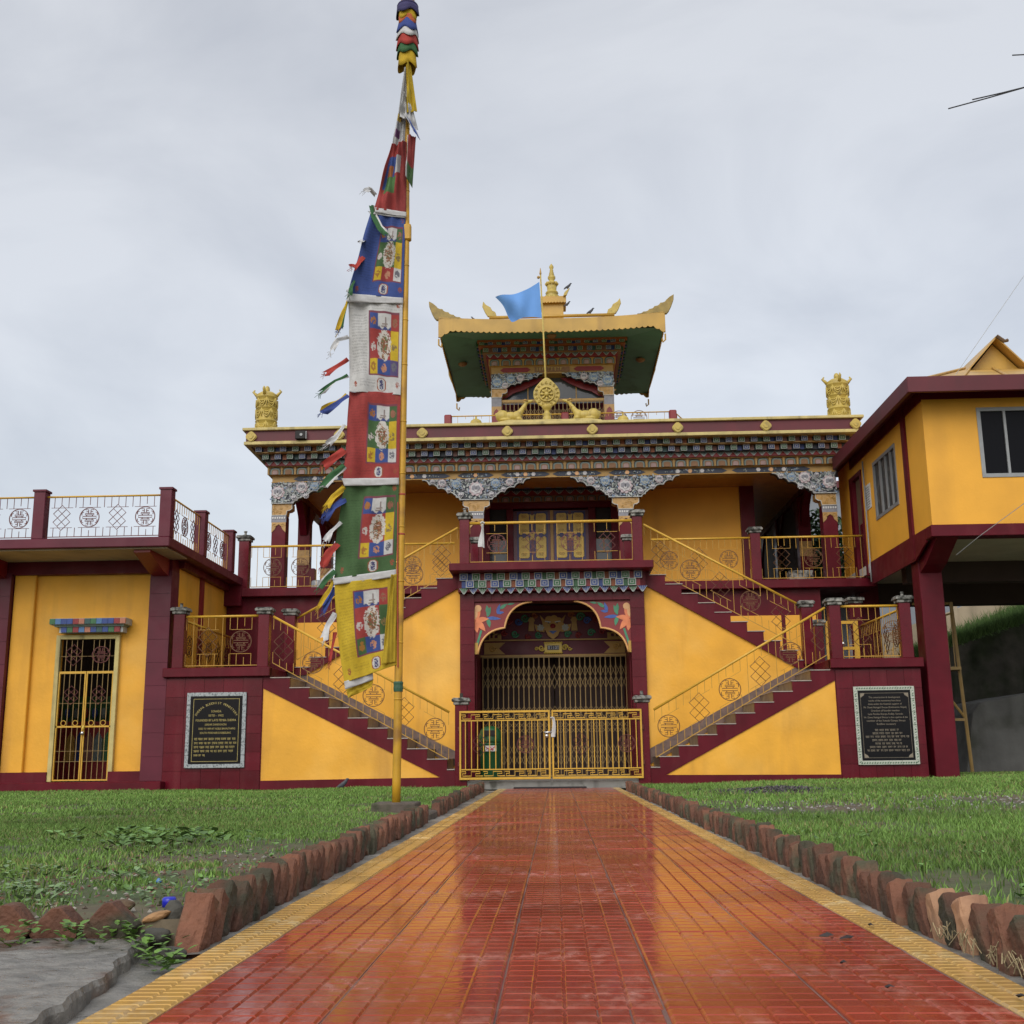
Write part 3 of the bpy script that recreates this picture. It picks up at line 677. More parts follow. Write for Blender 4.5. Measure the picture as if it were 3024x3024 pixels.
for sg in (-1, 1):
    for cx, cz, r, mt in ((.24, 2.38, .055, 'leaf_paint'), (.41, 2.36, .045, 'red_paint'), (.62, 2.40, .06, 'leaf_paint'), (.56, 2.60, .06, 'blue_paint'), (.45, 2.66, .07, 'leaf_paint'), (.80, 2.42, .05, 'red_paint'), (.30, 2.70, .05, 'orange_brown'), (.72, 2.62, .06, 'red_paint')):
        spiral(sg * cx - .02, cz, r, 1.6, sg, 18.655, .02, mt)
    f = MB(); f.prism([(sg * .30 - .02, 2.44), (sg * .40 - .02, 2.44), (sg * .385 - .02, 2.60), (sg * .31 - .02, 2.60)], 18.63, 18.66); f.disc(sg * .345 - .02, 2.615, .05, 18.622, 18.66, 12, lobes=6, amp=.2)
    f.build('paw', 'gold_dull', ty)
    # gilt fret ornaments and corner brackets of the crossbar
    g = MB()
    for (a, b_, c_, d_) in ((.86, .92, 2.31, 2.40), (.92, 1.06, 2.31, 2.335), (1.04, 1.06, 2.33, 2.44), (.97, 1.0, 2.33, 2.47), (.97, 1.10, 2.45, 2.47), (.87, 1.0, 2.385, 2.405)): g.box(min(sg * a, sg * b_), max(sg * a, sg * b_), 18.635, 18.66, c_, d_)
    g.build('fret', 'gold_dull', ty)
    h = MB().prism([(sg * .80, 2.26), (sg * 1.14, 2.26), (sg * 1.14, 2.07), (sg * .80, 2.07), (sg * .90, 2.165)], 18.64, 18.66); h.build('gilt_bracket', 'gold_dull', ty); spiral(sg * 1.0, 2.17, .055, 1.5, sg, 18.635, .014, 'ochre')
mk = MB(); mk.disc(-.02, 2.54, .17, 18.61, 18.66, 20, lobes=9, amp=.15, sz=.85); mk.prism([(-.14, 2.46), (.10, 2.46), (.06, 2.36), (-.02, 2.30), (-.10, 2.36)], 18.60, 18.66)
for sg in (-1, 1): mk.prism([(sg * .12 - .02, 2.60), (sg * .17 - .02, 2.58), (sg * .21 - .02, 2.70)], 18.62, 18.66); mk.prism([(sg * .12 - .02, 2.50), (sg * .30 - .02, 2.55), (sg * .27 - .02, 2.44), (sg * .14 - .02, 2.42)], 18.615, 18.66)
mask = mk.build('mask', 'ochre', ty)
mm_ = MB(); mm_.ball((-.02, 18.60, 2.515), .045, .03, .04); mm_.build('nose', 'red_paint', mask, smooth=True)
MB().prism([(-.09, 2.435), (.05, 2.435), (-.02, 2.385)], 18.592, 18.60).build('mouth', 'blue_paint', mask)
MB().disc(-.09, 2.565, .016, 18.60, 18.612, 10, sz=.6).build('eye', 'slate', mask); MB().disc(.05, 2.565, .016, 18.60, 18.612, 10, sz=.6).build('eye', 'slate', mask)
for sg in (-1, 1):
    MB().prism([(sg * .03 - .02, 2.585), (sg * .12 - .02, 2.60), (sg * .13 - .02, 2.585), (sg * .04 - .02, 2.572)], 18.598, 18.61).build('brow', 'white', mask)
    MB().disc(sg * .20 - .02, 2.49, .05, 18.605, 18.615, 14, lobes=7, amp=.4).build('mane', 'leaf_pale', mask)
tb = MB().box(-.16, .12, 18.615, 18.66, 2.085, 2.245)
for i in range(9): tb.ball((-.155 + .27 * i / 8, 18.62, 2.245), .02, .014, .018, 8, 4); tb.ball((-.155 + .27 * i / 8, 18.62, 2.085), .02, .014, .018, 8, 4)
tbo = tb.build('name_tablet', 'gold_bright', ty); MB().box(-.115, .075, 18.606, 18.615, 2.13, 2.20).build('inscription_field', 'navy', tbo)
gl = MB()
for i, pat in enumerate(('ulb', 'uo', 'l', 'uob', 'ub')):      # five letter forms
    x = -.10 + i * .036
    if 'u' in pat: gl.box(x, x + .026, 18.603, 18.606, 2.186, 2.192)
    if 'l' in pat: gl.box(x + .010, x + .015, 18.603, 18.606, 2.138, 2.19)
    if 'b' in pat: gl.box(x, x + .005, 18.603, 18.606, 2.142, 2.188); gl.box(x + .021, x + .026, 18.603, 18.606, 2.142, 2.188)
    if 'o' in pat: gl.box(x + .006, x + .022, 18.603, 18.606, 2.145, 2.150); gl.box(x + .018, x + .023, 18.603, 18.606, 2.150, 2.176)
gl.build('lettering', 'white', tbo)
for sg in (-1, 1): spiral(sg * .19 - .02, 2.165, .05, 1.4, sg, 18.64, .018, 'gold_bright'); spiral(sg * .27 - .02, 2.15, .03, 1.2, -sg, 18.64, .014, 'gold_bright')

# ================================================================== GATES
def scissor(label, xa, xb, y, z0, z1, nb, bands, leaves=2, mat='grille', r=.0075):
    g = thing('collapsible_gate', label, 'gate', ((xa + xb) / 2, y, z0)); dx = (xb - xa) / nb
    for lf in range(leaves):
        i0 = lf * nb // leaves; i1 = (lf + 1) * nb // leaves
        fr_ = MB().box(xa + i0 * dx, xa + i1 * dx, y - .012, y + .012, z1 - .02, z1); fr_.box(xa + i0 * dx, xa + i1 * dx, y - .012, y + .012, z0, z0 + .02)
        lo = fr_.build('leaf', mat, g)
        for i in range(i0, i1 + 1): MB().box(xa + i * dx - r, xa + i * dx + r, y - .010, y + .010, z0, z1).build('bar', mat, lo)
        lt_ = MB()
        for (a, b_) in bands:
            for i in range(i0, i1):
                x0, x1 = xa + i * dx, xa + (i + 1) * dx
                for zz in ((a, (a + b_) / 2), ((a + b_) / 2, b_)):
                    lt_.tube([(x0, y - .014, zz[0]), (x1, y - .014, zz[1])], r * .62, 4); lt_.tube([(x0, y - .019, zz[1]), (x1, y - .019, zz[0])], r * .62, 4)
        stuff(lt_.build('lattice', mat, lo))
    return g
scissor('collapsible steel lattice gate closing the dark doorway under the arch', IL + .05, IR - .02, 19.30, .12, 2.085, 28, ((1.55, 1.94), (1.02, 1.26), (.82, 1.0), (.31, .64)))
g = thing('double_gate', 'low yellow iron double gate with key fret borders before the portal', 'gate', (0, 16.95, .1))
for sg, xa, xb in ((-1, -1.405, -.087), (1, -.062, 1.245)):
    f = MB(); t = .026
    f.box(xa, xb, 16.93, 16.96, 1.075, 1.105); f.box(xa, xb, 16.93, 16.96, .125, .158); f.box(xa, xa + t, 16.93, 16.96, .158, 1.075); f.box(xb - t, xb, 16.93, 16.96, .158, 1.075)
    lf = f.build('leaf', 'yellow_metal', g, bevel=.003)
    for z in (.965, .27): MB().box(xa + t, xb - t, 16.938, 16.952, z - .008, z + .008).build('rail', 'yellow_metal', lf)
    nb = 15
    for i in range(1, nb):
        x = xa + (xb - xa) * i / nb
        MB().box(x - .006, x + .006, 16.939, 16.951, .27, .965).build('bar', 'yellow_metal', lf)
    nf = 4; wd = (xb - xa - 2 * t) / nf
    for i in range(nf):
        x0 = xa + t + i * wd
        for zb, zt in ((.975, 1.07), (.165, .262)):
            zm = (zb + zt) / 2; q = MB()
            p = [(x0, zt - .02), (x0 + wd * .20, zt - .02), (x0 + wd * .20, zm), (x0 + wd * .06, zm), (x0 + wd * .06, zb + .015), (x0 + wd * .46, zb + .015), (x0 + wd * .46, zt - .02), (x0 + wd * .86, zt - .02), (x0 + wd * .86, zm), (x0 + wd * .66, zm), (x0 + wd * .66, zb + .015), (x0 + wd, zb + .015)]
            q.tube([(a, 16.945, b_) for a, b_ in p], .0075, 4); q.build('key_fret', 'yellow_metal', lf)
    for s_, q in ((xa + .30, 'k'), (xa + .96, 'c')) if sg < 0 else ((xa + .42, 'k'), (xa + 1.08, 'c')):
        inst('emblem', EM[(q, 1)], lf, (s_, 16.936, .62), (0, 0, 0), (.85, 1, .85))
    for z in (.35, .85): MB().tube([(xa - .012 if sg < 0 else xb + .012, 16.945, z - .03), (xa - .012 if sg < 0 else xb + .012, 16.945, z + .03)], .012, 8).build('hinge', 'emblem_dark', lf)
lk = MB().ball((-.135, 16.90, .735), .028, .016, .026, 12, 8); lk.tube([(-.15, 16.90, .755), (-.15, 16.90, .785), (-.12, 16.90, .785), (-.12, 16.90, .755)], .005, 6)
lk.box(-.175, -.06, 16.918, 16.93, .775, .80); lk.build('padlock', 'steel', g, smooth=True)
b = MB(); nn = 9
for i in range(nn):
    t = i / (nn - 1); z = 1.0 - .28 * t; wv = .016 + .014 * t
    b.v += [(-.055 - wv * .2 + .012 * math.sin(5 * t), 16.915 + .008 * math.sin(9 * t), z), (-.035 + wv + .010 * math.sin(4 * t), 16.912, z), (-.04 + wv * .4, 16.898, z - .005)]
for i in range(nn - 1):
    for j in range(2): b.f.append((i * 3 + j, i * 3 + j + 1, i * 3 + j + 4, i * 3 + j + 3))
b.m = [0] * len(b.f); b.tube([(-.074, 16.92, .995), (-.05, 16.905, 1.0), (-.03, 16.92, .995)], .010, 6)
tag(b.build('scarf', 'cloth_white'), 'white scarf knotted on the middle of the low double gate', 'scarf')
post('left gate post with grey cap beside the low double gate', -1.385, 17.06, 0, 1.20, .175)
post('right gate post with grey cap beside the low double gate', 1.265, 17.06, 0, 1.20, .175)
post('left landing post with dark finial above the portal', -1.385, 17.80, 3.41, 4.13, .155, knob=True)
post('right landing post with grey cap above the portal', 1.335, 17.80, 3.41, 4.13, .155, finial=False)
railing('level yellow railing across the landing above the portal', (-1.30, 17.76, 3.41), (1.25, 17.76, 3.41), .655, 'ckck', .42, .58, dark=1, rail_r=.022, bars=.20)
post('short inner post behind the left landing post', -1.29, 18.9, 3.41, 3.95, .11, finial=False)
post('short inner post behind the right landing post', 1.24, 18.9, 3.41, 3.95, .11, finial=False)
# door mat
tag(MB().box(-.62, .42, 16.78, 16.92, -.012, .02).build('door_mat', 'dark', bevel=.006), 'dark rubber mat strip at the end of the tiled path', 'mat')
# green dustbin behind the gate
bn = thing('dustbin', 'green plastic dustbin with domed lid behind the low gate', 'dustbin', (-1.0, 17.75, .10))
MB().lathe([(.135, 0), (.145, .02), (.168, .52), (.175, .53), (.175, .56)], 24, (-1.0, 17.75, .10), sy=.9).build('body', 'bin_green', bn, smooth=True, bevel=0)
MB().lathe([(.182, .56), (.185, .585), (.178, .66), (.155, .735), (.11, .785), (.05, .805), (.002, .808)], 24, (-1.0, 17.75, .10), sy=.9).build('lid', 'bin_green', bn, smooth=True)
MB().prism([(-1.10, .76), (-.90, .76), (-.92, .84), (-1.08, .84)], 17.575, 17.66).build('opening', 'dark', bn)
st_ = MB().box(-1.07, -.90, 17.585, 17.596, .53, .615).build('sticker', 'white', bn); M('pink_print', (0.5, 0.06, 0.10), 0.5, 0.1, 20)
q = MB(); q.tube([(-1.05, 17.583, .585), (-.99, 17.583, .55), (-.92, 17.583, .60)], .008, 4); q.tube([(-1.03, 17.583, .545), (-.94, 17.583, .555)], .006, 4); q.tube([(-1.0, 17.583, .605), (-.95, 17.583, .54)], .006, 4); q.build('mark', 'pink_print', st_)
# ================================================================== TEMPLE HALL
tp = thing('temple', 'temple hall with painted cornice, flower brackets and maroon roof edge above the stairs', 'temple', (0, 20.1, 0))
TZ = 3.41
# terrace
tr_ = MB().box(-5.80, 5.60, 19.9, 28, 3.26, TZ).build('terrace_slab', 'maroon', tp, bevel=.01)
MB().box(-5.90, -1.62, 20.06, 20.3, 0, 3.26).build('terrace_wall', 'maroon', tp); MB().box(1.56, 4.65, 20.06, 20.3, 0, 3.26).build('terrace_wall', 'maroon', tp)
for sg in (-1, 1):
    for a, b_ in ((1.75, 3.95), (4.02, 4.55)):
        MB().box(min(sg * a, sg * b_), max(sg * a, sg * b_), 20.045, 20.06, .3, 2.80).build('wall_panel', 'yellow_plaster', tp)
# hall walls
wl = MB().box(-3.66, -1.39, 22.0, 22.2, TZ, 5.95); wl.box(1.32, 3.66, 22.0, 22.2, TZ, 5.95); wl.box(-1.39, 1.32, 22.1, 22.2, 5.30, 5.95); wl.build('front_wall', 'yellow_plaster', tp)
sw = MB()
for sg in (-1, 1): sw.box(min(sg * 3.78, sg * 3.95), max(sg * 3.78, sg * 3.95), 22.2, 27.5, TZ, 5.95)
sw.box(-3.9, 3.9, 27.3, 27.5, TZ, 5.95); sw.build('side_wall', 'yellow_plaster', tp)
for sg in (-1, 1): MB().box(min(sg * 3.66, sg * 3.93), max(sg * 3.66, sg * 3.93), 21.93, 22.25, TZ, 5.95).build('pilaster', 'maroon', tp)
# roof
MB().box(-5.16, 5.16, 20.6, 28, 5.80, 6.0).build('ceiling', 'yellow_plaster', tp)
for sg in (-1, 1):                                           # verandah ceiling beams
    for yy in (21.7, 23.0, 24.3, 25.6):
        MB().box(min(sg * 3.95, sg * 5.1), max(sg * 3.95, sg * 5.1), yy, yy + .16, 5.62, 5.80).build('ceiling_beam', 'maroon', tp)
MB().box(-5.47, 5.47, 19.87, 28.3, 6.02, 6.27).build('roof_slab', 'fascia', tp)
fa = MB().box(-5.50, 5.50, 19.80, 19.87, 6.06, 6.262).build('roof_edge', 'fascia', tp)
for sg in (-1, 1): MB().box(min(sg * 5.5, sg * 5.47), max(sg * 5.5, sg * 5.47), 19.87, 28.3, 6.06, 6.262).build('roof_edge', 'fascia', tp)
rt = MB().box(-5.56, 5.56, 19.75, 28.36, 6.262, 6.315).build('coping', 'rim_cream', tp, bevel=.008)
rb = MB().box(-5.53, 5.53, 19.77, 19.90, 6.00, 6.06); rb.box(-5.53, -5.45, 19.90, 28.3, 6.0, 6.06); rb.box(5.45, 5.53, 19.90, 28.3, 6.0, 6.06); rb.build('lower_rim', 'rim_cream', tp, bevel=.006)
md = MB(); pts = []
for i in range(48):
    a = 2 * math.pi * i / 48; r = .094 * (1 + .07 * math.cos(4 * a) - .03 * abs(math.cos(8 * a))); pts.append((r * math.cos(a), r * math.sin(a)))
md.prism(pts, -.035, 0); md.prism([(x * .86, z * .86) for x, z in pts], -.05, -.035); md.disc(0, -.01, .035, -.062, -.05, 12); md.disc(-.03, .01, .02, -.058, -.05, 8); md.disc(.03, .01, .02, -.058, -.05, 8); md.disc(0, .035, .016, -.058, -.05, 8)
mdm = md.mesh('medallion', 'gold_paint')
for x in (-5.40, -3.80, -2.30, -.77, .75, 2.27, 3.83, 5.41): inst('medallion', mdm, fa, (x, 19.80, 6.15))
# cornice steps
c1 = MB().box(-5.35, 5.35, 20.02, 28, 5.915, 6.02).build('cornice_upper', 'slate', tp)
MB().box(-5.37, 5.37, 19.985, 20.1, 5.898, 5.915).build('strip', 'gold_dull', c1)
MB().box(-5.40, 5.40, 19.93, 20.1, 6.003, 6.018).build('strip', 'ochre', c1)
c2 = MB().box(-5.29, 5.29, 20.14, 27.9, 5.80, 5.898).build('cornice_lower', 'slate', tp)
c3 = MB().box(-5.24, 5.24, 20.22, 27.8, 5.715, 5.80).build('fan_course', 'red_paint', tp)
c4 = MB().box(-5.20, 5.20, 20.31, 27.7, 5.56, 5.715).build('arch_course', 'ochre', tp)
MB().box(-5.22, 5.22, 20.26, 20.36, 5.700, 5.716).build('strip', 'gold_dull', c4)
BW = .2235
bmesh_b = {c: nested_block('block', .112, .092, .075, c) for c in ('blue', 'green')}
fills = [MB().box(-.036, .036, -.010, 0, -.045, .045).mesh('painted_square', c) for c in ('teal', 'brown_pink', 'blue', 'orange_brown', 'slate')]
for r, (par, yy, zz, xm) in enumerate(((c1, 20.02, 5.958, 5.32), (c2, 20.14, 5.848, 5.22))):
    n = int(2 * xm / BW) + 1
    for i in range(n):
        x = -xm + .02 + i * BW
        if x > xm: break
        inst('block', bmesh_b['blue' if i % 2 == r else 'green'], par, (x, yy, zz))
        if x + BW / 2 < xm: inst('painted_square', fills[(i * 2 + r) % 5 if i % 3 else 1], par, (x + BW / 2, yy, zz))
FAN = {c: fan_mesh('fan', .143, .078, c) for c in ('teal', 'leaf_grey')}
for i in range(70): inst('fan', FAN['teal' if i % 2 else 'leaf_grey'], c3, (-5.16 + .1496 * i, 20.22, 5.800))
def arch_mesh(w, h, core):
    b = MB()
    def hump(f, hh): return [(-w / 2 * f, 0), (w / 2 * f, 0)] + [(w / 2 * f * math.cos(math.pi * i / 8) ** 1 if False else w / 2 * f * math.copysign(abs(math.cos(math.pi * i / 8)) ** .55, math.cos(math.pi * i / 8)), hh * (.55 + .45 * math.sin(math.pi * i / 8))) for i in range(9)]
    b.prism(hump(1.0, h), -.012, 0, 2); b.prism(hump(.86, h * .9), -.020, 0, 0); b.prism(hump(.62, h * .72), -.027, 0, 3); b.prism(hump(.46, h * .58), -.034, 0, 1)
    return b.mesh('arch', ['arch_teal', core, 'slate', 'arch_brown'])
AR = [arch_mesh(.20, .132, 'arch_pink'), arch_mesh(.20, .132, 'arch_brown')]
for i in range(42): inst('arch', AR[i % 2], c4, (-5.07 + .2475 * i, 20.31, 5.566))
pm = MB().box(-.016, .016, -.03, 0, 0, .135).mesh('pilaster_strip', 'gold_dull')
for i in range(43): inst('pilaster_strip', pm, c4, (-5.07 + .2475 * (i - .5), 20.31, 5.564))
# beam with painted cartouches
bm_ = MB().box(-5.14, 5.14, 20.38, 20.70, 5.435, 5.56).build('beam', 'gold_dull', tp)
MB().box(-5.15, 5.15, 20.365, 20.40, 5.545, 5.562).build('strip', 'gold_dull', bm_); MB().box(-5.15, 5.15, 20.365, 20.40, 5.433, 5.446).build('strip', 'ochre', bm_)
for a, b_ in ((-4.75, -3.55), (-3.25, -1.85), (-1.72, -1.05), (-.92, -.02), (.02, .92), (1.05, 1.72), (1.85, 3.20), (3.28, 4.70)):
    MB().prism([(a, 5.495), (a + .10, 5.54), (b_ - .10, 5.54), (b_, 5.495), (b_ - .10, 5.452), (a + .10, 5.452)], 20.372, 20.38).build('cartouche', 'navy', bm_)
    cx = (a + b_) / 2; ln = (b_ - a) * .36; lv = MB()
    for _ in range(int(60 * ln) + 12):
        t = rnd.uniform(-1, 1); x = cx + t * ln; z = 5.495 + rnd.uniform(-.034, .034) * (1 - .6 * abs(t)); lv.disc(x, z, rnd.uniform(.008, .017), 20.366, 20.372, 5, mi=rnd.choice((0, 0, 1, 1, 2)))
    stuff(lv.build('garland', ['leaf_grey', 'leaf_pale', 'petal_blue'], bm_))
    for t in (-.45, 0, .45):
        if ln > .3 or t == 0: MB().disc(cx + t * ln, 5.497, .036, 20.358, 20.372, 12, lobes=6, amp=.25).build('blossom', 'petal_white' if t else 'lotus_pale', bm_)
# flower brackets and columns
def flower(parent, cx, cz, r, y, kind):
    pal = {'w': ('petal_white', 'petal_mid', 'petal_white'), 'p': ('petal_pink', 'petal_white', 'petal_mid'), 'b': ('petal_blue', 'leaf_pale', 'petal_blue')}[kind]
    b = MB(); b.disc(cx, cz, r, y - .030, y, lobes=9, amp=.22, mi=0, n=36); b.disc(cx, cz + r * .05, r * .76, y - .042, y - .030, lobes=7, amp=.24, mi=1, rot=.3, n=28)
    b.disc(cx - r * .28, cz + r * .12, r * .34, y - .055, y - .042, lobes=5, amp=.2, mi=2, n=20); b.disc(cx + r * .28, cz + r * .12, r * .34, y - .055, y - .042, lobes=5, amp=.2, mi=2, n=20)
    b.disc(cx, cz - r * .25, r * .22, y - .058, y - .042, 10, mi=1); b.disc(cx, cz - r * .1, r * .08, y - .063, y - .05, 8, mi=3)
    return b.build('flower', [*pal, 'slate'], parent)
def scal(pts, n=5, bulge=.35):
    """scalloped edge through pts: each stretch a lobe"""
    out = []
    for p, q in zip(pts[:-1], pts[1:]): out += arc(p, q, bulge, n)[:-1]
    return out + [pts[-1]]
def bracket(parent, xc, y, ztop, zbot, half, foot, dirs, flowers, seed, sc_=1.0):
    """flower-carved bracket board; dirs = sides on which it spreads"""
    r = random.Random(seed); H = ztop - zbot
    prof = [(half, ztop - .015), (half - .13 * sc_, ztop - .10 * sc_), (half * .70, ztop - H * .44), (half * .52, ztop - H * .66), (half * .40, ztop - H * .74), (foot + .07 * sc_, ztop - H * .86), (foot, zbot)]
    poly = []
    rgt = scal(prof, 5, -.22) if 1 in dirs else [(foot * .55, ztop), (foot * .55, zbot)]
    lft = [(-a, z) for a, z in (scal(prof, 5, -.22))] if -1 in dirs else [(-foot * .55, ztop), (-foot * .55, zbot)]
    edge_r = [(xc + a, z) for a, z in rgt]; edge_l = [(xc + a, z) for a, z in lft]
    poly = [(edge_l[0][0], ztop), (edge_r[0][0], ztop)] + edge_r + edge_l[::-1]
    bo = MB().prism(poly, y, y + .16).build('bracket', 'slate', parent)
    tt = MB()
    if 1 in dirs: tt.tube([(a, y - .008, z) for a, z in edge_r], .013 * sc_, 5)
    if -1 in dirs: tt.tube([(a, y - .008, z) for a, z in edge_l], .013 * sc_, 5)
    tt.tube([(edge_l[-1][0], y - .008, zbot + .005), (edge_r[-1][0], y - .008, zbot + .005)], .010 * sc_, 5)
    tt.build('outline', 'outline', bo)
    # maroon backing board seen as a shadow line below
    def inside(x, z):
        c = False; n = len(poly)
        for i in range(n):
            (x1, z1), (x2, z2) = poly[i], poly[(i + 1) % n]
            if (z1 > z) != (z2 > z) and x < (x2 - x1) * (z - z1) / (z2 - z1) + x1: c = not c
        return c
    lv = MB(); cnt = 0; x_lo = min(p[0] for p in poly); x_hi = max(p[0] for p in poly)
    for _ in range(1500):
        x, z = r.uniform(x_lo, x_hi), r.uniform(zbot, ztop)
        if inside(x, z) and inside(x, z - .02) and not any((x - xc - fx) ** 2 + (z - fz) ** 2 < (fr_ * .9) ** 2 for fx, fz, fr_, _k in flowers):
            q = r.uniform(.013, .028) * sc_; an = r.uniform(0, 6.28); l_ = MB()
            d0 = r.uniform(.006, .022)
            p = [(x + q * (math.cos(a) * math.cos(an) * 1.35 - .55 * math.sin(a) * math.sin(an)), z + q * (math.cos(a) * math.sin(an) * 1.35 + .55 * math.sin(a) * math.cos(an))) for a in (0, 1.05, 2.1, 3.14, 4.2, 5.24)]
            lv.add([(px_, y - d0, pz_) for px_, pz_ in p] + [(px_, y, pz_) for px_, pz_ in p], [(0, 1, 2, 3, 4, 5)] + [(i, i + 6, (i + 1) % 6 + 6, (i + 1) % 6) for i in range(6)], r.choice((0, 0, 1, 1, 1, 2, 3, 3)))
            cnt += 1
            if cnt > 230 * sc_: break
    stuff(lv.build('leaf_carving', ['leaf_grey', 'leaf_pale', 'petal_blue', 'petal_mid'], bo))
    # curling tendrils
    tn = MB()
    for _ in range(int(26 * sc_)):
        x, z = r.uniform(x_lo + .05, x_hi - .05), r.uniform(zbot + .03, ztop - .03)
        if not inside(x, z) or not inside(x, z - .04): continue
        q = r.uniform(.022, .04) * sc_; a0 = r.uniform(0, 6.28); sg_ = r.choice((-1, 1))
        tn.tube([(x + q * (1 - .8 * i / 9) * math.cos(a0 + sg_ * i * .75), y - .02, z + q * (1 - .8 * i / 9) * math.sin(a0 + sg_ * i * .75)) for i in range(10)], .0055 * sc_, 4)
    if tn.v: stuff(tn.build('tendril', 'outline', bo))
    for fx, fz, fr_, kd in flowers: flower(bo, xc + fx, fz, fr_, y, kd)
    return bo
M('cap_gold', (0.42, 0.25, 0.085), 0.5, 0.2, 20, 0.3, 60)
def capital(parent, xc, y, z, w1, w2, h, sides=(-1, 1), sc_=1.0, wc=.13):
    """stepped gilt capital with scrolls, dentil band and pendant ornament"""
    f = lambda s, a: xc + s * (a if s in sides else min(a, wc))
    p = [(f(-1, w1), z + h), (f(1, w1), z + h), (f(1, w1), z + h * .55), (f(1, w1 * .82), z + h * .42), (f(1, w2 * 1.1), z + h * .38), (f(1, w2), z), (f(-1, w2), z), (f(-1, w2 * 1.1), z + h * .38), (f(-1, w1 * .82), z + h * .42), (f(-1, w1), z + h * .55)]
    c_ = MB().prism(p, y - .01, y + .22).build('capital', 'cap_gold', parent)
    t = MB().tube([(a, y - .014, b_) for a, b_ in p], .009 * sc_, 4, True); t.build('outline', 'outline', c_)
    s_ = MB()
    for k_ in range(10):
        a = rnd.uniform(-w1 * .8, w1 * .8); zz = z + rnd.uniform(.15, .9) * h
        if abs(a) > w2 and zz < z + h * .5: continue
        s_.tube([(xc + a + .03 * sc_ * (1 - i / 9) * math.cos(i * .8 + k_), y - .014, zz + .03 * sc_ * (1 - i / 9) * math.sin(i * .8 + k_)) for i in range(9)], .006 * sc_, 4)
    s_.build('scroll', 'ochre', c_)
    return c_
def column(parent, xc, y, z0, sides, wc=.13, mat='maroon'):
    cb = MB().box(xc - wc, xc + wc, y, y + 2 * wc, z0, 4.82).build('column', mat, parent, bevel=.008)
    capital(cb, xc, y - .002, 4.82, .24, .135, .215, sides)
    d = MB().box(xc - wc - .006, xc + wc + .006, y - .012, y + .01, 4.69, 4.82); db = d.build('dentil_band', 'petal_mid', cb)
    q = MB()
    for i in range(6): q.box(xc - wc + .012 + i * .0425, xc - wc + .036 + i * .0425, y - .022, y - .012, 4.755, 4.79)
    q.build('dentils', 'white', db)
    pn = MB().prism([(xc - wc, 4.69), (xc + wc, 4.69), (xc + wc, 4.50), (xc + wc * .55, 4.56), (xc + wc * .35, 4.62), (xc, 4.655), (xc - wc * .35, 4.62), (xc - wc * .55, 4.56), (xc - wc, 4.50)], y - .012, y).build('pendant', 'cap_gold', cb)
    for s in (-1, 1): MB().tube([(xc + s * (.07 + .045 * (1 - i / 9) * math.cos(i * .8)), y - .016, 4.63 + .045 * (1 - i / 9) * math.sin(i * .8)) for i in range(10)], .007, 4).build('scroll', 'ochre', pn)
    return cb
FL_C = [(0, 5.235, .125, 'p'), (-.36, 5.33, .085, 'b'), (.36, 5.33, .085, 'b'), (-.62, 5.355, .07, 'p'), (.62, 5.355, .07, 'p'), (-.80, 5.385, .045, 'w'), (.80, 5.385, .045, 'w'), (-.28, 5.13, .05, 'w'), (.28, 5.13, .05, 'w'), (-.50, 5.22, .045, 'w'), (.50, 5.22, .045, 'w'), (-.17, 5.40, .03, 'w'), (.17, 5.40, .03, 'w')]
for xc in (-1.375, 1.34):
    bracket(tp, xc, 20.37, 5.435, 5.035, .99, .29, (-1, 1), FL_C, int(xc * 10) + 40)
    column(tp, xc, 20.40, TZ, (-1, 1))
for sg in (-1, 1):
    xc = sg * 5.0; FLs = [(-sg * 0.0 - sg * -.02, 5.24, .115, 'p'), (-sg * .42, 5.33, .10, 'p'), (-sg * .66, 5.34, .075, 'b'), (-sg * .84, 5.37, .05, 'w'), (-sg * .28, 5.14, .05, 'w'), (-sg * .50, 5.17, .05, 'w'), (-sg * .20, 5.38, .04, 'w')]
    bracket(tp, xc, 20.37, 5.435, 5.035, 1.0, .26, (-sg,), FLs, 7 + sg)
    column(tp, xc, 20.40, TZ, (-sg,))
    # side arcade columns with scalloped maroon brackets
    for yy in (22.5, 24.8, 27.0):
        c_ = MB().box(xc - .12, xc + .12, yy, yy + .24, TZ, 5.44).build('arcade_column', 'maroon', tp)
        MB().box(xc - .125, xc + .125, yy - .008, yy, 4.25, 4.55).build('band', 'cap_gold', c_)
        pr = [(yy + .12 + a, z) for a, z in ((-.85, 5.56), (-.62, 5.40), (-.40, 5.22), (-.30, 5.08), (-.14, 4.85), (.14, 4.85), (.30, 5.08), (.40, 5.22), (.62, 5.40), (.85, 5.56))]
        MB().prismx(pr, xc - .07, xc + .07).build('arcade_bracket', 'maroon', c_)
    MB().box(xc - .10, xc + .10, 20.7, 27.5, 5.44, 5.80).build('side_beam', 'maroon', tp)
    if sg > 0:
        for ya, yb in ((22.76, 24.78), (25.06, 26.98)): MB().box(xc - .03, xc + .03, ya, yb, TZ, 5.44).build('screen_panel', 'interior', tp)
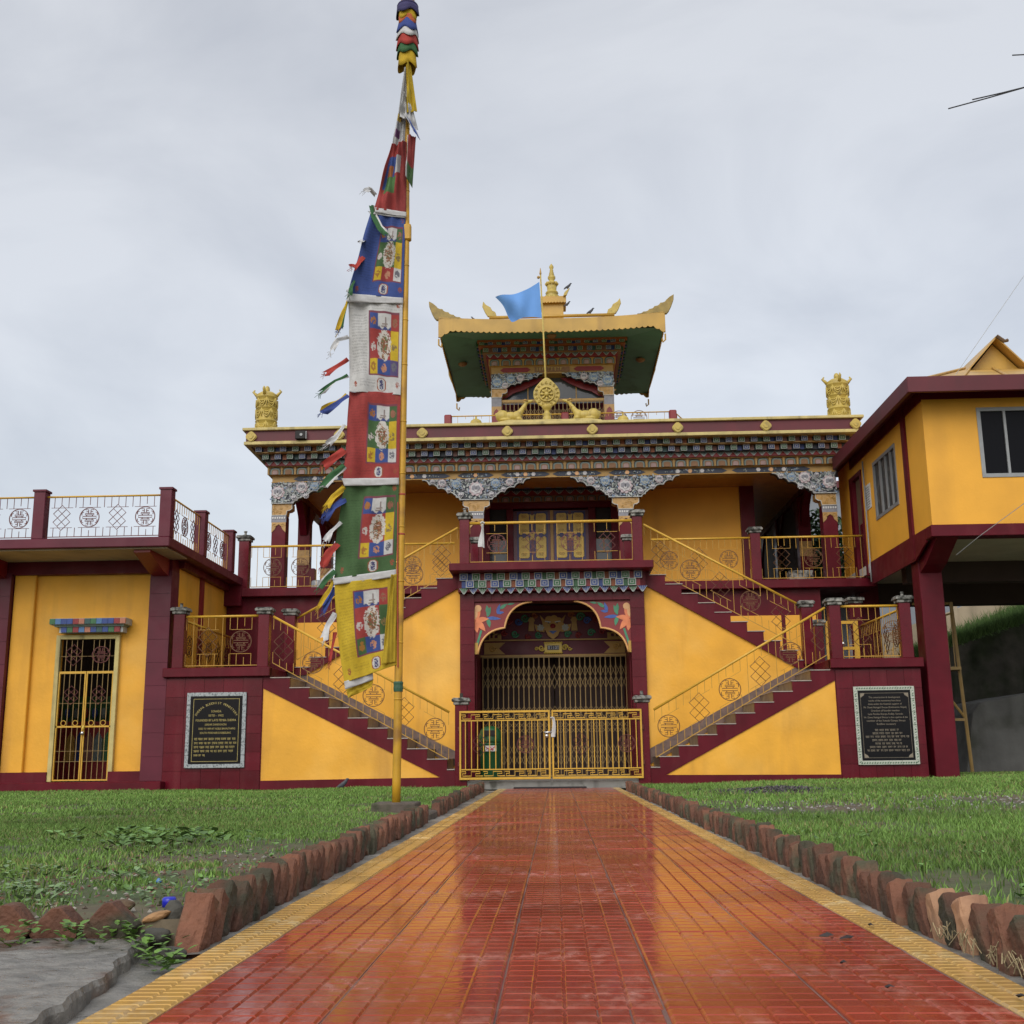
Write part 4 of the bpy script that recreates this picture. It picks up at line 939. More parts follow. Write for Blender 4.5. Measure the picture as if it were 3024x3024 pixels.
# ---- hall doorway
dr = MB(); dr.box(-1.39, -1.22, 21.96, 22.1, TZ, 5.32); dr.box(1.15, 1.32, 21.96, 22.1, TZ, 5.32); dr.box(-1.22, 1.15, 21.96, 22.1, 5.20, 5.32); dr.box(-.89, -.76, 21.97, 22.1, TZ, 5.20); dr.box(.71, .85, 21.97, 22.1, TZ, 5.20)
dfo = dr.build('door_frame', 'maroon', tp, bevel=.006)
for a, b_ in ((-1.22, -.89), (.85, 1.15)):
    wn = MB().box(a, b_, 22.05, 22.08, TZ, 5.20).build('side_window', 'glass_grey', tp)
    for z in (3.95, 4.33, 4.60): MB().box(a, b_, 22.03, 22.05, z - .008, z + .008).build('glazing_bar', 'gold_dull', wn)
    MB().box((a + b_) / 2 - .008, (a + b_) / 2 + .008, 22.028, 22.05, 4.33, 4.60).build('glazing_bar', 'gold_dull', wn); MB().box((a + b_) / 2 - .008, (a + b_) / 2 + .008, 22.028, 22.05, TZ, 3.95).build('glazing_bar', 'gold_dull', wn)
    MB().box(a, b_, 22.03, 22.05, 4.60, 5.20).build('dark_pane', 'dark', wn)
# small painted cornice over the doorway
for r, (z0, z1, yy, mt) in enumerate(((5.32, 5.44, 21.90, 'arch_brown'), (5.44, 5.53, 21.84, 'red_paint'), (5.53, 5.66, 21.78, 'slate'))):
    o = MB().box(-1.45, 1.38, yy, 22.1, z0, z1).build('door_cornice', mt, tp)
    for i in range(13):
        x = -1.32 + i * .21
        if r == 0: inst('arch', AR[i % 2], o, (x, yy, z0 + .005), (0, 0, 0), (.85, 1, .8))
        if r == 1: inst('fan', FAN['teal'], o, (x, yy, z1), (0, 0, 0), (1.2, 1, 1))
        if r == 2: inst('block', bmesh_b['green' if i % 2 else 'blue'], o, (x, yy, (z0 + z1) / 2))
M('door_paint', (0.10, 0.012, 0.03), 0.35, 0.15, 5); M('door_blue', (0.025, 0.018, 0.12), 0.4, 0.15, 5)
def gilt(parent, x0, x1, z0, z1, y, cut=.03, name='gilt_plate'):
    p = [(x0 + cut, z0), (x1 - cut, z0), (x1, z0 + cut), (x1, z1 - cut), (x1 - cut, z1), (x0 + cut, z1), (x0, z1 - cut), (x0, z0 + cut)]
    o = MB().prism(p, y - .012, y).build(name, 'gold_bright', parent, bevel=.004)
    s_ = MB(); w_ = x1 - x0; h_ = z1 - z0; n = max(1, int(round(h_ / (w_ * .8)))) if h_ > w_ else 1; mcol = max(1, int(round(w_ / (h_ * .8)))) if w_ > h_ else 1
    for i in range(n):
        for j in range(mcol):
            cx = x0 + w_ * (j + .5) / mcol; cz = z0 + h_ * (i + .5) / n; q = .34 * min(w_ / mcol, h_ / n)
            for sg in (-1, 1): s_.tube([(cx + sg * (q * .5 + q * .55 * (1 - k_ / 8) * math.cos(k_ * .85)), y - .016, cz + q * .9 * (1 - k_ / 8) * math.sin(k_ * .85)) for k_ in range(9)], .007, 4)
    stuff(s_.build('relief', 'gold_dull', o)); return o
for sg, xa, xb in ((-1, -.76, -.012), (1, -.008, .71)):
    lf = MB().box(xa, xb, 22.03, 22.07, TZ, 5.17).build('door_leaf', 'door_paint', tp)
    for ca, cb_ in ((.10, .32), (.43, .65)):
        a, b_ = (xa + ca, xa + cb_) if sg < 0 else (xa + ca - .02, xa + cb_ - .02)
        MB().box(a - .028, b_ + .028, 22.018, 22.03, 4.18, 5.15).build('blue_panel', 'door_blue', lf)
        gilt(lf, a + .008, b_ - .008, 4.22, 4.655, 22.018); gilt(lf, a + .008, b_ - .008, 4.685, 5.11, 22.018)
        MB().disc((a + b_) / 2, 4.67, .045, 21.995, 22.006, 14, lobes=6, amp=.2).build('rosette', 'door_blue', lf)
        MB().box(a - .028, b_ + .028, 22.018, 22.03, 3.45, 3.84).build('blue_panel', 'door_blue', lf); gilt(lf, a, b_, 3.50, 3.80, 22.018)
    gilt(lf, xa + .02, xb - .03, 3.92, 4.09, 22.03, .05)
    bx_ = (xa + .37) if sg < 0 else xa + .36
    for z in (5.02, 4.65): MB().prism([(bx_ - .05, z - .08), (bx_, z - .05), (bx_ + .05, z - .08), (bx_ + .035, z), (bx_ + .05, z + .08), (bx_, z + .05), (bx_ - .05, z + .08), (bx_ - .035, z)], 22.012, 22.03).build('gilt_clasp', 'gold_bright', lf)
    ring = MB().tube([(bx_ + .075 * math.cos(i * .35), 21.97, 3.97 + .075 * math.sin(i * .35)) for i in range(18)], .014, 6, True); ring.ball((bx_, 21.99, 4.02), .08, .03, .07, 12, 6); ring.build('ring_handle', 'gold_bright', lf, smooth=True)
    sf = MB()
    for i in range(7):
        t = i / 6; sf.v += [(bx_ - .025 - .03 * t, 21.955, 3.92 - .33 * t), (bx_ + .0, 21.94 + .01 * math.sin(7 * t), 3.90 - .33 * t), (bx_ + .025 + .035 * t, 21.955, 3.92 - .33 * t)]
    for i in range(6):
        for j in range(2): sf.f.append((i * 3 + j, i * 3 + j + 1, i * 3 + j + 4, i * 3 + j + 3))
    sf.m = [0] * len(sf.f)
    tag(sf.build('scarf', 'cloth_white'), 'white scarf hanging from the %s ring handle of the hall door' % ('left' if sg < 0 else 'right'), 'scarf')
MB().box(-.035, .02, 22.0, 22.03, TZ, 5.17).build('door_post', 'gold_dull', tp)
MB().ball((.07, 21.97, 3.83), .026, .02, .026).build('padlock', 'steel', tp, smooth=True); MB().box(-.02, .17, 21.99, 22.02, 3.905, 3.93).build('door_bolt', 'gold_dull', tp)
# terrace railings and their posts
railing('level yellow terrace railing at far left below the corner column', (-5.37, 20.0, TZ), (-1.75, 20.0, TZ), .76, 'cckckck', .38, .50, rail_r=.02)
railing('level yellow terrace railing between right landing stair and maroon post', (1.75, 20.0, TZ), (3.46, 20.0, TZ), .76, 'ckc', .30, .52)
railing('level yellow terrace railing at far right below the corner column', (3.66, 20.0, TZ), (5.50, 20.0, TZ), .76, 'kck', .35, .55)
post('maroon terrace post with dark finial at the left corner of temple', -5.50, 20.02, TZ, 4.27, .18, knob=True)
post('maroon terrace post with white cap before the right pilaster', 3.56, 20.02, TZ, 4.25, .17, finial=False)
post('plain maroon terrace post against the right hand building', 5.52, 19.98, TZ, 4.38, .18, cap=False)
post('low maroon stub behind left terrace railing', -4.55, 21.2, TZ, 3.95, .16, cap=False)
tag(MB().box(4.32, 4.75, 20.9, 21.2, TZ, 3.72).build('stone_block', 'cap_concrete', bevel=.01), 'pale stone block on the right terrace behind the railing', 'block')
tag(MB().lathe([(.10, 0), (.12, .03), (.115, .26), (.10, .28)], 16, (-4.38, 21.0, TZ)).build('water_drum', 'alu', smooth=True), 'grey metal drum behind the left terrace railing', 'drum')
# scarf tied to the landing rail
b = MB(); nn = 10
for i in range(nn):
    t = i / (nn - 1); z = 4.05 - .37 * t; wv = .012 + .032 * t
    b.v += [(-1.105 - wv - .02 * t + .012 * math.sin(6 * t), 17.73, z), (-1.10 - .01 * t, 17.715 - .012 * math.sin(8 * t), z), (-1.095 + wv - .02 * t, 17.735, z - .02 * t)]
for i in range(nn - 1):
    for j in range(2): b.f.append((i * 3 + j, i * 3 + j + 1, i * 3 + j + 4, i * 3 + j + 3))
b.m = [0] * len(b.f); b.tube([(-1.13, 17.74, 4.06), (-1.10, 17.73, 4.085), (-1.07, 17.74, 4.06)], .014, 6)
tag(b.build('scarf', 'cloth_white'), 'white scarf tied near left end of landing railing', 'scarf')
# lamp box on the roof edge
lb = thing('floodlight', 'dark square floodlight box fixed on the left of the roof edge', 'lamp', (-4.49, 19.78, 6.1))
MB().box(-4.585, -4.40, 19.70, 19.80, 6.075, 6.225).build('housing', 'dark', lb, bevel=.008); MB().disc(-4.475, 6.15, .026, 19.69, 19.70, 14).build('lens', 'alu', lb); MB().box(-4.40, -4.385, 19.72, 19.80, 6.08, 6.22).build('bracket', 'alu', lb)
# ================================================================== ROOF PAVILION AND ROOF ORNAMENTS
pv = thing('roof_pavilion', 'rooftop pavilion with green soffit, gold sheet roof and upturned corners', 'pavilion', (0.06, 23.4, 6.3))
CX = .06
EX0, EX1, EYf, EYr = -2.16, 2.28, 21.3, 25.5
def eave_z(u):   # corners sweep up
    return 8.86 + .09 * abs(u) ** 2.6
def eave_pt(t, side):
    u = 2 * t - 1
    if side == 0: return (EX0 + (EX1 - EX0) * t, EYf, eave_z(u))
    if side == 1: return (EX1, EYf + (EYr - EYf) * t, eave_z(u))
    if side == 2: return (EX1 + (EX0 - EX1) * t, EYr, eave_z(u))
    return (EX0, EYr + (EYf - EYr) * t, eave_z(u))
# roof surface in four concave slopes up to the neck
NS = 16; ring0 = [eave_pt(i / NS, s) for s in range(4) for i in range(NS)]
rf = MB(); K_ = 8; nr = len(ring0)
for k_ in range(K_ + 1):
    v = k_ / K_
    for x, y, z in ring0:
        f = 1 - v * .93; zz = z + (9.64 - z) * v ** 1.5
        rf.v.append((CX + (x - CX) * f, 23.4 + (y - 23.4) * f, zz))
for k_ in range(K_):
    for i in range(nr): rf.f.append((k_ * nr + i, k_ * nr + (i + 1) % nr, (k_ + 1) * nr + (i + 1) % nr, (k_ + 1) * nr + i))
rf.m = [0] * len(rf.f); rfo = rf.build('roof', 'gold_sheet', pv, smooth=True)
# scalloped valance
for s in range(4):
    b = MB(); n = 40 if s in (0, 2) else 36; sub = 4; top = []; bot = []
    for i in range(n * sub + 1):
        t = i / (n * sub); x, y, z = eave_pt(t, s); top.append((x, y, z + .012)); sc2 = abs(math.sin(math.pi * i / sub))
        e = min(t, 1 - t) * n; drop = .245 + (.16 * max(0, 1 - e / 2.2)) ; bot.append((x, y, z - drop - .030 * sc2))
    for i in range(n * sub):
        b.add([bot[i], bot[i + 1], top[i + 1], top[i]], [(0, 1, 2, 3)])
    o = b.build('valance', 'gold_sheet', pv); sl_ = o.modifiers.new('s', 'SOLIDIFY'); sl_.thickness = .02; sl_.offset = 0
# soffit
sfb = MB(); in0 = [( -1.46, 22.15), (1.60, 22.15), (1.60, 24.75), (-1.46, 24.75)]
out0 = [(EX0 + .02, EYf + .02), (EX1 - .02, EYf + .02), (EX1 - .02, EYr - .02), (EX0 + .02, EYr - .02)]
zi = 8.78; zo = 8.64
sfb.add([(x, y, zo) for x, y in out0] + [(x, y, zi) for x, y in in0], [(0, 1, 5, 4), (1, 2, 6, 5), (2, 3, 7, 6), (3, 0, 4, 7)])
sf_o = sfb.build('soffit', 'soffit_green', pv)
fr2 = MB(); w2 = .09
for (x0, x1, y0, y1) in ((-1.46, 1.60, 22.15, 22.24), (-1.46, 1.60, 24.66, 24.75), (-1.46, -1.37, 22.24, 24.66), (1.51, 1.60, 22.24, 24.66)): fr2.box(x0, x1, y0, y1, 8.735, 8.80)
fr2.build('soffit_frame', 'orange_brown', pv)
for x, y in ((CX, 21.75), (-1.85, 23.3), (1.95, 23.3)): MB().lathe([(.10, .03), (.10, 0), (.06, -.035), (.0, -.04)], 14, (x, y, 8.675)).build('soffit_lamp', 'arch_brown', pv, smooth=True)
# stepped painted cornice round the lantern
steps = ((8.66, 8.79, .25, 'orange_brown'), (8.54, 8.66, .17, 'arch_brown'), (8.45, 8.54, .10, 'red_paint'), (8.30, 8.45, .05, 'ochre'), (8.14, 8.30, .0, 'gold_dull'))
PX_0, PX_1, PY0, PY1 = -1.19, 1.31, 22.45, 24.45
objs = []
for z0, z1, e, mt in steps:
    objs.append(MB().box(PX_0 - e, PX_1 + e, PY0 - e, PY1 + e, z0, z1).build('cornice_step', mt, pv))
for r in range(2):
    e = steps[r][2]; zz = (steps[r][0] + steps[r][1]) / 2; n = 17 - r * 2
    for i in range(n):
        x = PX_0 - e + .07 + i * (PX_1 - PX_0 + 2 * e - .14) / (n - 1)
        inst('block', bmesh_b['blue' if i % 2 else 'green'], objs[r], (x, PY0 - e, zz), (0, 0, 0), (.9, .6, .85))
        if i < n - 1: inst('painted_square', fills[(i + r) % 4], objs[r], (x + .085, PY0 - e, zz))
    for sg, xx in ((-1, PX_0 - e), (1, PX_1 + e)):
        for i in range(13): inst('block', bmesh_b['blue' if i % 2 else 'green'], objs[r], (xx, PY0 - e + .1 + i * .185, zz), (0, 0, rad(-90 if sg < 0 else 90)), (.9, .6, .85))
for i in range(17): inst('fan', FAN['teal' if i % 2 else 'leaf_grey'], objs[2], (PX_0 - .02 + i * .159, PY0 - .10, 8.54))
for i in range(11): inst('arch', AR[i % 2], objs[3], (PX_0 + .07 + i * .236, PY0 - .05, 8.305), (0, 0, 0), (1.0, 1, 1.05))
for a, b_ in ((PX_0 + .18, -.38), (.50, PX_1 - .18)): MB().prism([(a, 8.22), (a + .07, 8.27), (b_ - .07, 8.27), (b_, 8.22), (b_ - .07, 8.175), (a + .07, 8.175)], PY0 - .012, PY0).build('cartouche', 'red_paint', objs[4])
MB().box(-.30, .42, PY0 - .012, PY0, 8.17, 8.275).build('inscription_field', 'arch_brown', objs[4])
gl = MB(); gx = -.26
for i in range(9):
    wd_ = rnd.uniform(.035, .06); gl.box(gx, gx + wd_, PY0 - .016, PY0 - .012, 8.252, 8.260)
    for _ in range(2): q = gx + rnd.uniform(0, wd_ - .01); gl.box(q, q + .009, PY0 - .016, PY0 - .012, rnd.uniform(8.185, 8.21), 8.252)
    if i % 2: gl.box(gx, gx + wd_ * .7, PY0 - .016, PY0 - .012, 8.20, 8.207)
    gx += wd_ + .018
gl.build('lettering', 'gold_paint', objs[4])
# posts and brackets
for xc, sd_ in ((PX_0 + .10, 1), (PX_1 - .10, -1)):
    for yy in (PY0, PY1 - .2):
        c_ = MB().box(xc - .10, xc + .10, yy, yy + .2, 6.3, 8.14).build('post', 'maroon_red', pv)
        if yy == PY0:
            MB().box(xc - .102, xc + .102, yy - .006, yy, 7.45, 7.66).build('band', 'petal_mid', c_); MB().prism([(xc - .102, 7.45), (xc + .102, 7.45), (xc + .102, 7.18), (xc + .04, 7.36), (xc, 7.40), (xc - .04, 7.36), (xc - .102, 7.18)], yy - .006, yy).build('pendant', 'cap_gold', c_)
            capital(c_, xc, yy - .002, 7.64, .22, .11, .20, (sd_,), .9, wc=.10)
    FP = [(sd_ * .02, 7.95, .10, 'b'), (sd_ * .30, 8.02, .085, 'b'), (sd_ * .50, 8.04, .07, 'p'), (sd_ * .70, 8.06, .055, 'b'), (sd_ * .18, 7.88, .06, 'p')]
    bracket(pv, xc, PY0 - .02, 8.14, 7.82, .95, .19, (sd_,), FP, 90 + sd_, .85)
    bk = [(a, z) for a, z in ((.05, 8.14), (.98, 8.10), (.80, 7.98), (.55, 7.86), (.35, 7.80), (.20, 7.70), (.05, 7.66))]
    MB().prism([(xc + sd_ * a, z) for a, z in bk], PY0 + .2, PY0 + .24).build('back_bracket', 'maroon_red', pv)
MB().box(PX_0 + .2, PX_1 - .2, PY0 + .30, PY0 + .32, 7.58, 8.14).build('window_pane', 'glass_grey', pv)
for x in (-.45, .55): MB().box(x - .012, x + .012, PY0 + .27, PY0 + .30, 7.58, 8.14).build('mullion', 'gold_dull', pv)
MB().box(PX_0 + .2, PX_1 - .2, PY0 + .04, PY0 + .08, 7.55, 7.60).build('sill_rail', 'gold_dull', pv)
MB().box(PX_0 + .2, PX_1 - .2, 23.6, 23.64, 6.3, 8.14).build('screen_wall', 'maroon_dull', pv)
scissor('small collapsible lattice across the pavilion opening behind the gilded wheel', PX_0 + .21, PX_1 - .21, PY0 + .06, 6.95, 7.55, 25, ((7.15, 7.40),), 1, r=.007)
# neck, ridge horns and finial
nk = MB().box(-.13, .33, 23.17, 23.63, 9.62, 9.97).build('neck', 'gold_sheet', pv)
cp = MB(); cp.box(-.19, .39, 23.10, 23.70, 9.97, 10.10); cp.build('neck_roof', 'gold_sheet', pv, bevel=.01)
sc3 = MB()
for i in range(9): sc3.disc(-.155 + i * .064, 9.975, .033, 23.085, 23.10, 10)
sc3.build('neck_valance', 'gold_sheet', pv)
MB().prism([(.33, 10.08), (.40, 10.10), (.47, 10.26), (.36, 10.16)], 23.05, 23.12).build('neck_horn', 'gold_paint', pv)
fp = [(.02, 0), (.15, 0), (.17, .04), (.13, .08), (.16, .13), (.10, .18), (.145, .21), (.135, .24), (.10, .27), (.11, .40), (.095, .42), (.13, .46), (.115, .50), (.07, .52), (.055, .56), (.085, .61), (.085, .66), (.05, .69), (.065, .71), (.045, .74), (.055, .76), (.035, .80), (.045, .82), (.03, .86), (.05, .91), (.045, .95), (.015, 1.0), (.003, 1.02)]
fo = MB().lathe([(r * .98, z * .86) for r, z in fp], 20, (.09, 23.4, 10.10)).build('finial', 'gold_paint', pv, smooth=True)
ptl = MB()
for i in range(10):
    a = 2 * math.pi * i / 10
    for r, z, q in ((.145, 10.15, .045), (.115, 10.50, .035)): ptl.ball((.09 + r * math.cos(a), 23.4 + r * math.sin(a), z), q, q * .7, q * 1.1, 8, 5)
ptl.build('lotus_petals', 'gold_paint', fo, smooth=True)
rg = MB(); rg.tube([(-1.25, 22.9, 9.56), (1.40, 22.9, 9.56)], .035, 8); rg.build('ridge', 'gold_sheet', pv, smooth=True)
M('horn_gold', (0.28, 0.195, 0.045), 0.55, 0.3, 9, 0.2, 40)
def horn(x, y, z, s, mirror, th=.05):
    p = [(-.02, 0), (.34, .0), (.66, .0)] + scal([(.66, .03), (.52, .09), (.38, .17), (.26, .26), (.12, .37), (-.02, .46)], 4, .20) + [(-.10, .56), (-.20, .64), (-.19, .46), (-.13, .24), (-.07, .08)]
    return MB().prism([(x + mirror * a * s * .92, z + b_ * s * .68) for a, b_ in p], y - th / 2, y + th / 2).build('roof_horn', 'horn_gold' if s > .6 else 'gold_paint', pv, bevel=.01)
horn(EX0 - .03, EYf + .03, 8.90, .92, 1, .08); horn(EX1 + .03, EYf + .03, 8.92, .92, -1, .08)
horn(EX0 - .03, EYr, 8.90, .92, 1, .08); horn(EX1 + .03, EYr, 8.92, .92, -1, .08)
for x, mrr in ((-1.28, 1), (1.43, -1)):
    p = [(0, 0), (.20, .0), (.17, .10), (.10, .14), (.06, .22), (-.04, .28), (-.10, .36), (-.12, .24), (-.06, .10)]
    MB().prism([(x + mrr * a * .95, 9.58 + b_ * .95) for a, b_ in p], 22.87, 22.93).build('ridge_horn', 'gold_paint', pv, bevel=.008)
for sx_, yy in ((EX0, EYf), (EX1, EYf), (EX0, EYr), (EX1, EYr)):
    MB().tube([(sx_, yy, 8.50), (sx_, yy, 8.38), (sx_ + (.05 if sx_ < 0 else -.05), yy, 8.33), (sx_ + (.06 if sx_ < 0 else -.06), yy, 8.40)], .018, 6).build('corner_pendant', 'gold_sheet', pv)
# roof railing behind
railing('thin roof railing behind the gilded deer and wheel', (-2.02, 22.15, 6.93), (2.45, 22.15, 6.93), .24, 'kcc', 3.0, .4, rail_r=.012, bars=.16)
railing('short roof railing sloping back at right of the pavilion', (2.48, 22.15, 6.93), (3.6, 24.8, 6.93), .24, '', 3.0, .4, rail_r=.012, bars=.2)
for x, l_ in ((-2.05, 'red stub post on the roof at the left end of roof railing'), (.30, 'red rounded stub post on the roof between wheel and right deer'), (2.45, 'red stub post on the roof at the right end of roof railing')):
    tag(MB().box(x - .075, x + .075, 22.05, 22.2, 6.3, 7.185).build('stub_post', 'maroon_red', bevel=.02), l_, 'post', 'red stub posts on the roof')
up_ = MB().box(-2.6, 3.0, 21.9, 27, 6.3, 6.93).build('roof_deck', 'fascia', tp)
# ---- gilded wheel, deer, bells, victory banners
pl = MB().prism([(-1.06, 6.315), (1.0, 6.315), (.92, 6.37), (.72, 6.40), (.30, 6.395), (-.45, 6.395), (-.75, 6.40), (-.98, 6.36)], 19.9, 20.3).build('ornament_plinth', 'rim_cream', tp)
wh = thing('dharma_wheel', 'gilded eight spoked wheel in a leaf shaped halo between two deer', 'wheel ornament', (-.055, 20.1, 6.4))
WX, WZ = -.055, 6.94
leafp = []
for i in range(40):
    a = 2 * math.pi * i / 40; r = .245; x = r * math.cos(a); z = r * 1.02 * math.sin(a)
    if z > .08: z += .065 * ((z - .08) / .17) ** 3 * 1.0; x *= 1 - .28 * ((z - .08) / .25) ** 1.5 if z > .08 else 1
    leafp.append((WX + x, WZ + z - .01))
halo = MB().prism(leafp, 20.07, 20.13).build('halo', 'gold_paint', wh, bevel=.015, seg=2)
sc4 = MB()
for i in range(16):
    a = 2 * math.pi * i / 16; sc4.tube([(WX + .195 * math.cos(a) + .030 * (1 - k_ / 7) * math.cos(a + k_ * .9), 20.062, WZ + .20 * math.sin(a) + .030 * (1 - k_ / 7) * math.sin(a + k_ * .9)) for k_ in range(8)], .010, 5)
stuff(sc4.build('scrollwork', 'gold_paint', halo, smooth=True))
rm = MB().tube([(WX + .135 * math.cos(i * math.pi / 14), 20.055, WZ - .02 + .135 * math.sin(i * math.pi / 14)) for i in range(28)], .016, 6, True); rm.build('rim', 'gold_paint', wh, smooth=True)
hb = MB().ball((WX, 20.05, WZ - .02), .045, .03, .045, 14, 8); hb.build('hub', 'gold_paint', wh, smooth=True)
for i in range(8):
    a = i * math.pi / 4; s_ = MB(); s_.ball((0, 0, 0), .042, .02, .020, 10, 6)
    o = s_.build('spoke', 'gold_paint', wh, smooth=True); o.location = (WX + .082 * math.cos(a), 20.055, WZ - .02 + .082 * math.sin(a)); o.rotation_euler = (0, -a, 0)
MB().lathe([(.08, 0), (.085, .02), (.075, .10), (.06, .12), (.085, .15), (.05, .18), (.045, .22), (.07, .25), (.10, .30), (.085, .32)], 18, (WX, 20.1, 6.395)).build('stand', 'gold_paint', wh, smooth=True)
def skin_obj(name, nodes, edges, mat, parent=None, sub=2):
    me = bpy.data.meshes.new(name); me.from_pydata([n_[0] for n_ in nodes], edges, []); me.materials.append(MATS[mat])
    o = bpy.data.objects.new(name, me); link(o, parent)
    o.modifiers.new('skin', 'SKIN')
    if not me.skin_vertices: raise RuntimeError('no skin layer')
    for i, n_ in enumerate(nodes):
        r_ = n_[1]; me.skin_vertices[0].data[i].radius = r_ if isinstance(r_, tuple) else (r_, r_)
    me.skin_vertices[0].data[0].use_root = True
    s = o.modifiers.new('sub', 'SUBSURF'); s.levels = s.render_levels = sub; o.modifiers['skin'].use_smooth_shade = True
    return o
def deer(label, x0, mir):
    d = thing('deer_statue', label, 'statue', (x0, 20.1, 6.4), 'gilded deer beside the wheel')
    X = lambda a: x0 + mir * a
    b = MB()
    for cx_, cz_, rx_, ry_, rz_ in ((-.17, 6.525, .125, .10, .118), (-.02, 6.515, .14, .085, .092), (.10, 6.525, .085, .08, .10), (-.12, 6.445, .13, .105, .045), (.02, 6.42, .07, .09, .022), (.22, 6.425, .10, .07, .022), (.13, 6.46, .07, .085, .05),
                                    (.15, 6.585, .058, .055, .065), (.18, 6.63, .05, .048, .055), (.21, 6.675, .043, .042, .05), (.24, 6.72, .038, .037, .048), (.265, 6.765, .036, .035, .042), (.295, 6.79, .045, .034, .036), (.335, 6.80, .036, .027, .027), (.372, 6.812, .026, .020, .019), (-.28, 6.56, .03, .02, .035)):
        b.ball((X(cx_), 20.1, cz_), rx_, ry_, rz_, 14, 9)
    bo = b.build('body', 'gold_paint', d, smooth=True)
    rm_ = bo.modifiers.new('remesh', 'REMESH'); rm_.mode = 'VOXEL'; rm_.voxel_size = .009; rm_.use_smooth_shade = True
    sm_ = bo.modifiers.new('smooth', 'SMOOTH'); sm_.factor = .5; sm_.iterations = 5
    for s in (-1, 1): MB().tube([(X(.30), 20.1 + s * .03, 6.80), (X(.25), 20.1 + s * .06, 6.815), (X(.20), 20.1 + s * .05, 6.80)], [.010, .018, .004], 6).build('ear', 'gold_dull', d, smooth=True)
    MB().tube([(X(.243) + .042 * math.cos(i * .52) * .8, 20.1 + .047 * math.sin(i * .52), 6.665 + mir * .0 - .03 * math.cos(i * .52) * mir) for i in range(12)], .006, 5, True).build('collar', 'gold_dull', d)
deer('gilded deer lying at left of the wheel looking up to it', -.70, 1)
deer('gilded deer lying at right of the wheel looking up to it', .62, -1)
for x, l_ in ((-1.35, 'left'), (1.32, 'right')):
    tag(MB().lathe([(.10, 0), (.108, .02), (.10, .05), (.105, .09), (.09, .125), (.05, .15), (.02, .155), (.018, .20), (.002, .205)], 20, (x, 20.05, 6.315)).build('bell_ornament', 'gold_paint', smooth=True), 'small gilded bell shaped ornament on roof edge %s of the deer' % l_, 'ornament', 'gilded bells on the roof edge')
for x, l_ in ((-5.27, 'left'), (5.27, 'right')):
    v = thing('victory_banner', 'tall gilded cylindrical banner ornament on the %s roof corner' % l_, 'ornament', (x, 20.3, 6.315), 'gilded cylinders on the roof corners')
    MB().lathe([(.20, 0), (.198, .05), (.195, .25), (.205, .255), (.200, .27), (.19, .275), (.186, .50), (.197, .505), (.192, .52), (.182, .525), (.180, .70), (.20, .715), (.20, .735), (.185, .745), (.197, .77), (.175, .79), (.12, .83), (.03, .85)], 28, (x, 20.3, 6.315)).build('drum', 'gold_paint', v, smooth=True)
    sw_ = MB()
    for tier, zt in enumerate((.69, .48, .23)):
        for i in range(7):
            a0 = 2 * math.pi * (i + .5 * (tier % 2)) / 7
            for k2 in range(3):
                sw_.tube([(x + (.192 + .004 * k2) * math.cos(a0 + (t - .5) * .8), 20.3 + (.192 + .004 * k2) * math.sin(a0 + (t - .5) * .8), 6.315 + zt - .02 - (.045 + .05 * k2) * math.sin(math.pi * t)) for t in (0, .2, .4, .5, .6, .8, 1)], .010, 5)
            sw_.tube([(x + .195 * math.cos(a0 + .45), 20.3 + .195 * math.sin(a0 + .45), 6.315 + zt), (x + .20 * math.cos(a0 + .45), 20.3 + .20 * math.sin(a0 + .45), 6.315 + zt - .16)], [.018, .008], 6)
    sw_.build('drapery', 'gold_paint', v, smooth=True)
    for i in range(4):
        a = i * math.pi / 2 - math.pi / 2
        if i % 2 == 0: a += 0
        h = MB().tube([(x + .17 * math.cos(a), 20.3 + .17 * math.sin(a), 7.06), (x + .22 * math.cos(a), 20.3 + .22 * math.sin(a), 7.12), (x + .26 * math.cos(a), 20.3 + .26 * math.sin(a), 7.16), (x + .23 * math.cos(a), 20.3 + .23 * math.sin(a), 7.20)], [.035, .028, .024, .012], 7); h.build('horn', 'gold_paint', v, smooth=True)
    MB().ball((x, 20.3, 7.20), .05, .05, .08, 10, 6).build('knob', 'gold_paint', v, smooth=True)
# ---- blue flag on a pole behind the wheel
fl = thing('roof_flag', 'plain light blue flag flying from a thin pole above the gilded wheel', 'flag', (-.05, 20.3, 6.3))
MB().tube([(-.04, 20.3, 6.3), (-.13, 20.3, 9.38)], [.020, .014], 8).build('pole', 'gold_paint', fl, smooth=True)
MB().lathe([(.014, 0), (.022, .03), (.004, .14)], 10, (-.131, 20.3, 9.36)).build('spearhead', 'gold_dull', fl, smooth=True); MB().ball((-.17, 20.3, 9.31), .03, .03, .03, 8, 6).build('pulley', 'gold_dull', fl, smooth=True)
b = MB(); nu, nv = 30, 20
c00, c10, c11, c01 = Vector((-.155, 20.3, 9.22)), Vector((-.98, 20.05, 8.83)), Vector((-.66, 20.15, 8.40)), Vector((-.12, 20.3, 8.50))
for i in range(nu + 1):
    u = i / nu
    for j in range(nv + 1):
        v_ = j / nv; p = (c00 * (1 - u) + c10 * u) * (1 - v_) + (c01 * (1 - u) + c11 * u) * v_
        p.y += .07 * math.sin(u * 6 + v_ * 2.5) * u + .03 * math.sin(u * 13 - v_ * 4) * u; p.z += -.07 * math.sin(math.pi * u) * (1 - v_) + .03 * math.sin(math.pi * u) * v_; p.x += .03 * math.sin(v_ * 5) * u
        b.v.append(tuple(p))
for i in range(nu):
    for j in range(nv): a = i * (nv + 1) + j; b.f.append((a, a + 1, a + nv + 2, a + nv + 1))
b.m = [0] * len(b.f); b.build('cloth', 'flag_blue', fl, smooth=True)
